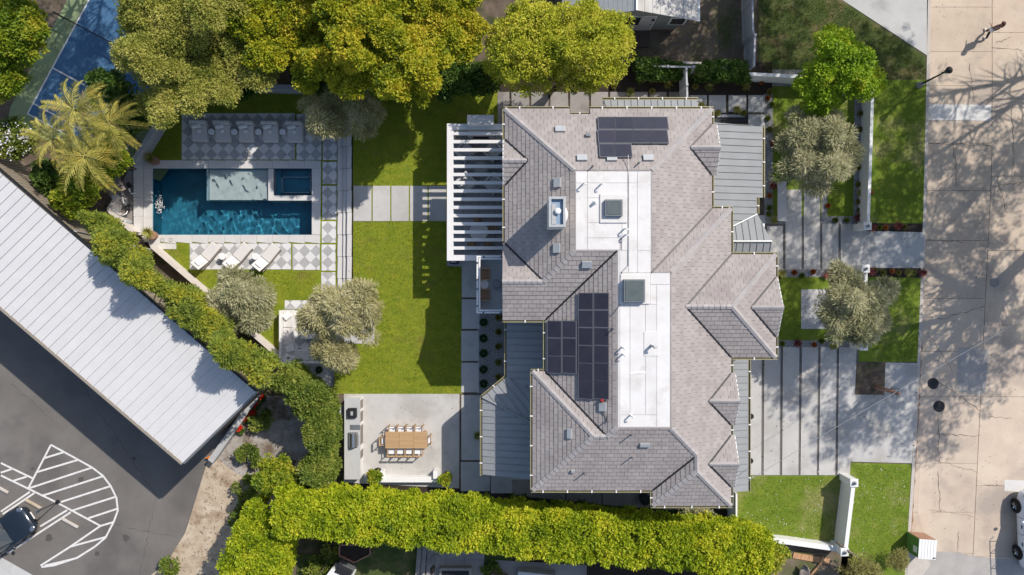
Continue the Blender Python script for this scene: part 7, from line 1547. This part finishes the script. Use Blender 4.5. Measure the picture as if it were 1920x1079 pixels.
# ---- rosettes and balls
def rosette_mesh(n, L, W, cup=.5):
    V = []
    for k in range(n):
        a = k * 2.39996; e = math.radians(12 + 66 * (k / n)) * cup + .25; l = L * random.uniform(.8, 1.1) * (1 - .25 * k / n); d = Vector((math.cos(a) * math.cos(e), math.sin(a) * math.cos(e), math.sin(e))); s_ = Vector((-math.sin(a), math.cos(a), 0)) * W
        b = Vector((0, 0, .12)); m = b + d * l * .45; tip = b + d * l + Vector((0, 0, -.25 * l * (1 - e / 1.6))); V += [b - s_ * .3, m - s_, tip, m + s_]
    return np.array([tuple(v) for v in V])
RM = {}
def rosette(name, label, a, b, z, mat, L=.45, n=46, W=.022, group=None, cat='plant', pot=False, gz=None):
    key = (mat, L, n)
    if key not in RM:
        o = quads(name, rosette_mesh(n, L, W), MAT[mat], None, (0, 0, 0)); RM[key] = o.data; bpy.data.objects.remove(o)
    x, y = U2(a, b, z)
    if pot:
        t = thing(name, label, cat, (x, y, gz if gz is not None else z), 0, group); o = bpy.data.objects.new('leaves', RM[key]); C.objects.link(o); o.parent = t; o.location = (0, 0, .4); MB().cyl(.12, -.1, 0, .42, .2, .26, 18).build('pot', MAT['brownpanel'], t); return t
    o = bpy.data.objects.new(name, RM[key]); C.objects.link(o); o.location = (x, y, z); o.rotation_euler = (0, 0, random.uniform(0, 6)); tag(o, label, cat, group); return o
rosette('yucca', 'dry tufted yucca in a round brown pot at the upper pool corner', 284, 298, GP + .4, 'L_yucca', .55, 60, pot=True, gz=GP + .02)
rosette('yucca', 'bright yellow striped yucca in a pot at the lower pool corner', 281, 438, GP + .4, 'L_yucca', .6, 60, pot=True, gz=GP + .02)
rosette('agave', 'green agave in the white gravel below the sofa', 568, 698, GP, 'L_yucca', .6, 44, .035)
for k, (a, b, l_) in enumerate(((1108, 168, 'spiky yucca half under the rounded lime tree beside the north path'), (1181, 174, 'spiky yucca overhanging the north path west of the gate'), (1251, 160, 'spiky green yucca in the bed just west of the gate'), (1328, 165, 'spiky green yucca in the bed just east of the gate'),
                            (1397, 164, 'spiky green yucca near the east end of the planted bed'), (1380, 207, 'spiky green yucca beside the dark window well'), (1313, 200, 'small spiky plant against the north side of the house'), (1030, 172, 'small spiky plant at the west end of the planted bed'))): rosette('yucca', l_, a, b, 0, 'L_yucca', .42, 46, group='yuccas in the north planting bed')
for a, b, l_, m_ in ((1447, 348, 'burgundy cordyline beside the pale stone bench', 'L_red'), (1447, 270, 'burgundy cordyline higher up the gravel strip beside the metal roof', 'L_red'), (1450, 413, 'green and orange spiky plant at the foot of the stone bench', 'L_yucca'), (1607, 409, 'large burgundy cordyline at the corner of the north front lawn', 'L_red'),
                     (1632, 428, 'burgundy cordyline against the north lamp pillar', 'L_red'), (1681, 424, 'burgundy cordyline in the middle of the bed north of the entry walk', 'L_red'), (1464, 513, 'yellow and orange spiky plant at the east wing corner', 'L_yucca'), (1549, 516, 'pink red cordyline in the gravel left of the grey olive tree', 'L_red'),
                     (1631, 510, 'burgundy cordyline against the south lamp pillar', 'L_red'), (1700, 511, 'yellow spiky plant in the bed south of the entry walk', 'L_yucca'), (1727, 512, 'burgundy cordyline at the kerb end of the south bed', 'L_red'), (1493, 643, 'pink red cordyline at the top of the driveway', 'L_red'),
                     (1559, 648, 'yellow orange spiky plant at the top of the driveway below the olive tree', 'L_yucca'), (1611, 363, 'yellow spiky plant in the gravel strip along the front wall', 'L_yucca'), (896, 816, 'yellow spiky plant at the edge of the metal roof beside the terrace', 'L_yucca')): rosette('cordyline' if m_ == 'L_red' else 'spiky_plant', l_, a, b, 0.02, m_, .42 if 'large' not in l_ else .5, 50, group='spiky accent plants in the front garden' if a > 1000 else None)
BM = {}
def ball(label, a, b, r, mat, name='ball_shrub', group=None, z=0.0, flat_=1.0):
    key = (mat, r)
    if key not in BM:
        V = leaves([(0, 0, r * .7)], r * .92, 900, .07, .016, .35, zmin=-.6, flat=1.0, up=.3); core = quads(name, V, MAT[mat], None, (0, 0, 0)); BM[key] = core.data; bpy.data.objects.remove(core)
    o = bpy.data.objects.new(name, BM[key]); C.objects.link(o); o.location = (*U2(a, b, z + r * .8), z); o.rotation_euler = (0, 0, random.uniform(0, 6)); tag(o, label, 'shrub', group); return o
for k, b in enumerate((605, 635, 663, 693, 720)): ball(f'{["first", "second", "third", "fourth", "last"][k]} dark green ball shrub from the balcony, in the gravel by the path', 906.5, b, .25 + .005 * 0, 'L_gball', group='dark green balls in the shaded gravel bed')
for k, b in enumerate((596, 623, 650, 680, 708)): ball(f'{["first", "second", "third", "fourth", "last"][k]} yellow green ball cactus from the balcony, beside the metal roof', 934.5, b, .19, 'L_ball', 'ball_cactus', group='yellow balls in the shaded gravel bed')
ball('single dark ball shrub in the gravel below the sofa', 598, 694, .22, 'L_gball', z=GP)
for a, b, l_ in ((1080, 168, 'yellow ball cactus at the west end of the north bed'), (1151, 161, 'yellow ball cactus just under the edge of the lime tree'), (1223, 171, 'yellow ball cactus overhanging the north path'), (1304, 162, 'yellow ball cactus just east of the gate'), (1406, 151, 'yellow ball cactus at the foot of the fence corner'),
                 (1346, 212, 'small yellow ball cactus left of the window well'), (1395, 212, 'small yellow ball cactus right of the window well'), (1444, 172, 'yellow ball cactus at the top of the gravel strip'), (1443, 243, 'dull yellow ball cactus in the gravel strip beside the metal roof')): ball(l_, a, b, .18, 'L_ball', 'ball_cactus', group='yellow ball cacti north and east of the house')
for a, b, l_ in ((1614, 213, 'yellow ball cactus, topmost in the strip along the front wall'), (1613, 243, 'yellow ball cactus, second down the strip along the front wall'), (1611, 285, 'yellow ball cactus, third down the strip along the front wall'), (1610, 314, 'yellow ball cactus, fourth down the strip along the front wall'), (1610, 346, 'yellow ball cactus above the yellow spiky plant by the front wall'), (1610, 379, 'yellow ball cactus below the yellow spiky plant by the front wall'),
                 (1696, 426, 'yellow ball cactus beside the middle cordyline north of the entry walk'), (1641, 507, 'yellow ball cactus beside the south lamp pillar'), (1656, 511, 'green ball cactus in the bed south of the entry walk'), (1685, 512, 'yellow ball cactus left of the yellow spiky plant south of the walk')): ball(l_, a, b, .16, 'L_ball', 'ball_cactus', group='small yellow balls along the front wall and walk')
for a, b, l_ in ((1440, 184, 'orange succulent at the top of the gravel strip'), (1428, 154, 'orange succulent in the dark bed under the white wall'), (1443, 367, 'orange succulent beside the burgundy cordyline and bench'), (1553, 386, 'orange succulent at the corner of the entry path and lawn'), (1622, 196, 'orange succulent at the top of the front wall'), (1614, 298, 'red orange succulent between yellow balls by the front wall'), (1633, 361, 'orange succulent on the outer side of the front wall'),
                 (1661, 427, 'orange succulent in the bed north of the entry walk'), (1490, 511, 'orange succulent near the east wing corner'), (1525, 510, 'rusty small succulent in the gravel by the east wing'), (1673, 509, 'rusty succulent in the bed south of the entry walk'), (1527, 647, 'orange succulent at the top of the driveway')):
    ball(l_, a, b, .14, 'L_orange', 'succulent', group='orange succulents in the front garden')
for a, b, l_ in ((1448, 196, 'small green tuft near the top of the gravel strip'), (1440, 222, 'small dark tuft in the gravel strip beside the roof'), (1443, 390, 'green tuft left of the stone bench'), (1442, 402, 'bright green tuft below the stone bench'), (1567, 413, 'small green tuft at the head of the entry slabs'), (1588, 413, 'yellow green tuft near the large cordyline'), (1612, 395, 'dark green tuft above the large cordyline'), (1650, 427, 'green tuft beside the north lamp pillar'), (1504, 517, 'dark green tuft by the east wing lawn'), (1462, 520, 'small green tuft at the house corner'), (1712, 513, 'green tuft near the kerb end of the south bed'), (1541, 640, 'yellow green tuft beside the front gravel square'), (1467, 645, 'yellow tuft at the house side of the driveway head')):
    ball(l_, a, b, .15, 'L_mid', 'green_tuft', group='small green tufts in the front garden')
# young bare tree in the pit
t = thing('bare_sapling', 'short leaning reddish trunk with cut twigs in the open tree pit', 'tree', (*U2(1642, 727), 0)); m = MB(); m.tube([(0, 0, 0), (.05, 0, 1.1), (.1, -.02, 2.3)], [.16, .11, .09], 10); m.build('trunk', MAT['brownpanel'], t, smooth=True)
m = MB()
for k in range(7): a_ = random.uniform(0, 6.28); z_ = random.uniform(.6, 2.3); m.tube([(.05, 0, z_), (.05 + .35 * math.cos(a_), .35 * math.sin(a_), z_ + .35)], [.03, .008], 5)
m.build('twig', MAT['bark'], t)
for s_ in (-.22, .22): MB().tube([(s_, .05, 0), (s_, .05, 1.5)], .03, 6).build('stake', MAT['wood'], t)
# ---- street trees standing just outside the frame on the right
def street_tree(label, tx, ty, limbsP, lob, nl, ns, name='street_tree', mat='L_mid', r0=.36):
    t = thing(name, label, 'tree', (*U2(tx, ty), -.12), 0, None)
    W = lambda p: ((p[0] - 960) / S, -(p[1] - 539.5) / S, p[2])      # plan pixels, true height
    m = MB(); b = W((tx, ty, -.2)); sp_ = W((tx, ty, 4.8)); m.tube([b, (b[0] + .08, b[1], 2.4), sp_], [r0 * 1.35, r0, r0 * .92], 14); m.build('trunk', MAT['bark'], t, w=True, smooth=True)
    m = MB(); 
    for Lp in limbsP:
        P = [sp_] + [W(p) for p in Lp]; n = len(P); rr = [r0 * .75 * (1 - .82 * k / (n - 1)) for k in range(n)]; m.tube(P, rr, 9)
        for k in range(1, n):
            for _ in range(20):
                a = Vector(P[k - 1]).lerp(Vector(P[k]), random.uniform(.2, 1)); d = Vector((random.uniform(-1, 1), random.uniform(-1, 1), random.uniform(.1, .9))).normalized(); l = random.uniform(1.0, 2.4); q_ = a + d * l * .5 + Vector((0, 0, .1)); e = a + d * l + Vector((random.uniform(-.3, .3), random.uniform(-.3, .3), .2))
                m.tube([a, q_, e], [rr[k] * .5 + .02, .035, .012], 5)
                for _ in range(2): g_ = e + Vector((random.uniform(-.7, .7), random.uniform(-.7, .7), random.uniform(0, .5))); m.tube([q_, (q_ + g_) / 2 + Vector((0, 0, .05)), g_], [.025, .016, .008], 4)
    m.build('limb', MAT['bark'], t, w=True, smooth=True)
    LB = [(*W((a, b_, z)), q_, q_, zz) for a, b_, z, q_, zz in lob]; ns = int(ns * 1.7); sub = lobes_sub(LB, ns, -.6, .15); V = leaves(sub, .22 * rng.uniform(.6, 1.5, ns), nl, .12, .042, .8, zmin=-1); quads('crown', V, MAT[mat], t, tuple(t.location)); return t
street_tree('big street tree beyond the right edge, casting branch shadows across the pavement', 1990, 425,
    [[(1975, 400, 6.5), (1960, 330, 8.2), (1930, 250, 9.6)], [(2010, 450, 6.8), (2020, 470, 8.6), (1990, 560, 10.2)], [(1950, 440, 7.0), (1880, 420, 9.4), (1800, 400, 11)], [(2040, 380, 7), (2110, 330, 9), (2180, 300, 11)], [(1960, 480, 7.5), (1900, 520, 9.5), (1850, 560, 11)]],
    [(1830, 400, 11.5, 3.0, 1.6), (1900, 300, 10.5, 3.0, 1.6), (1900, 500, 10.8, 3.0, 1.6), (1990, 420, 11.5, 3.2, 1.7), (1850, 560, 11.4, 2.4, 1.2), (2090, 330, 10.5, 3.4, 1.7), (1990, 560, 10.5, 2.6, 1.3), (1780, 330, 12.0, 2.2, 1.1), (1780, 470, 12.2, 1.8, .9), (2080, 470, 10.5, 2.6, 1.3), (1900, 400, 11, 3, 1.5), (2160, 400, 10.5, 2.4, 1.2)], 66000, 1500)
street_tree('street tree beyond the upper right edge shading the front lawn', 2110, 20,
    [[(2040, 60, 7), (1950, 100, 9.4), (1840, 160, 11.2)], [(2040, 0, 7), (1960, -30, 9.5), (1850, -20, 11.3)], [(2090, 120, 7), (2020, 200, 9.5), (1960, 260, 11)], [(2180, 40, 7), (2250, 60, 10)]],
    [(1820, 50, 11.5, 3.0, 1.5), (1850, 190, 11, 3.0, 1.5), (1950, 120, 10.8, 3.2, 1.6), (1890, -110, 10.8, 3, 1.5), (1990, -20, 11, 3.2, 1.6), (2080, 100, 10.5, 3.2, 1.6), (1780, 140, 12.2, 2.2, 1.1), (1780, 240, 12.0, 2.0, 1.0), (1990, 220, 10.5, 2.8, 1.4), (1760, -20, 12.4, 2.0, 1.0), (2090, 210, 10.5, 2.8, 1.4), (2180, 60, 10.5, 2.8, 1.4)], 82000, 1800, r0=.22)
street_tree('tall tree beyond the top edge shading the neighbour dirt yard', 1560, -260,
    [[(1540, -200, 7), (1500, -120, 9), (1440, -60, 10)], [(1600, -200, 7), (1640, -120, 9.5), (1700, -60, 11)], [(1500, -280, 7), (1400, -260, 9)]],
    [(1470, -80, 9.0, 3.0, 1.5), (1380, -120, 8.6, 2.8, 1.4), (1560, -100, 9.5, 3.0, 1.5), (1650, -90, 10, 3.0, 1.5), (1740, -90, 10.5, 2.6, 1.3), (1540, -220, 10, 3.5, 1.6), (1660, -220, 10, 3.2, 1.5), (1560, -10, 9.0, 2.4, 1.0), (1480, -10, 8.6, 2.0, .9), (1640, -10, 10.0, 2.2, 1.0)], 42000, 700, 'tall_tree', 'L_dark')

street_tree('tall sparse tree beyond the top edge shading the blue court', 330, -260,
    [[(320, -200, 6), (300, -120, 8), (270, -60, 9)], [(350, -200, 6), (380, -120, 8.5)], [(290, -260, 6), (230, -200, 8.5)]],
    [(250, -60, 8.6, 1.8, 1.0), (320, -100, 9, 2.4, 1.2), (390, -40, 8.8, 2.2, 1.1), (300, -10, 8.6, 1.8, .9), (360, 20, 8.6, 1.8, .9), (250, -160, 9, 2.2, 1.1), (400, -140, 9.5, 2.4, 1.2), (240, 0, 8.6, 1.4, .8)], 26000, 620, 'tall_tree', 'L_dark', r0=.2)
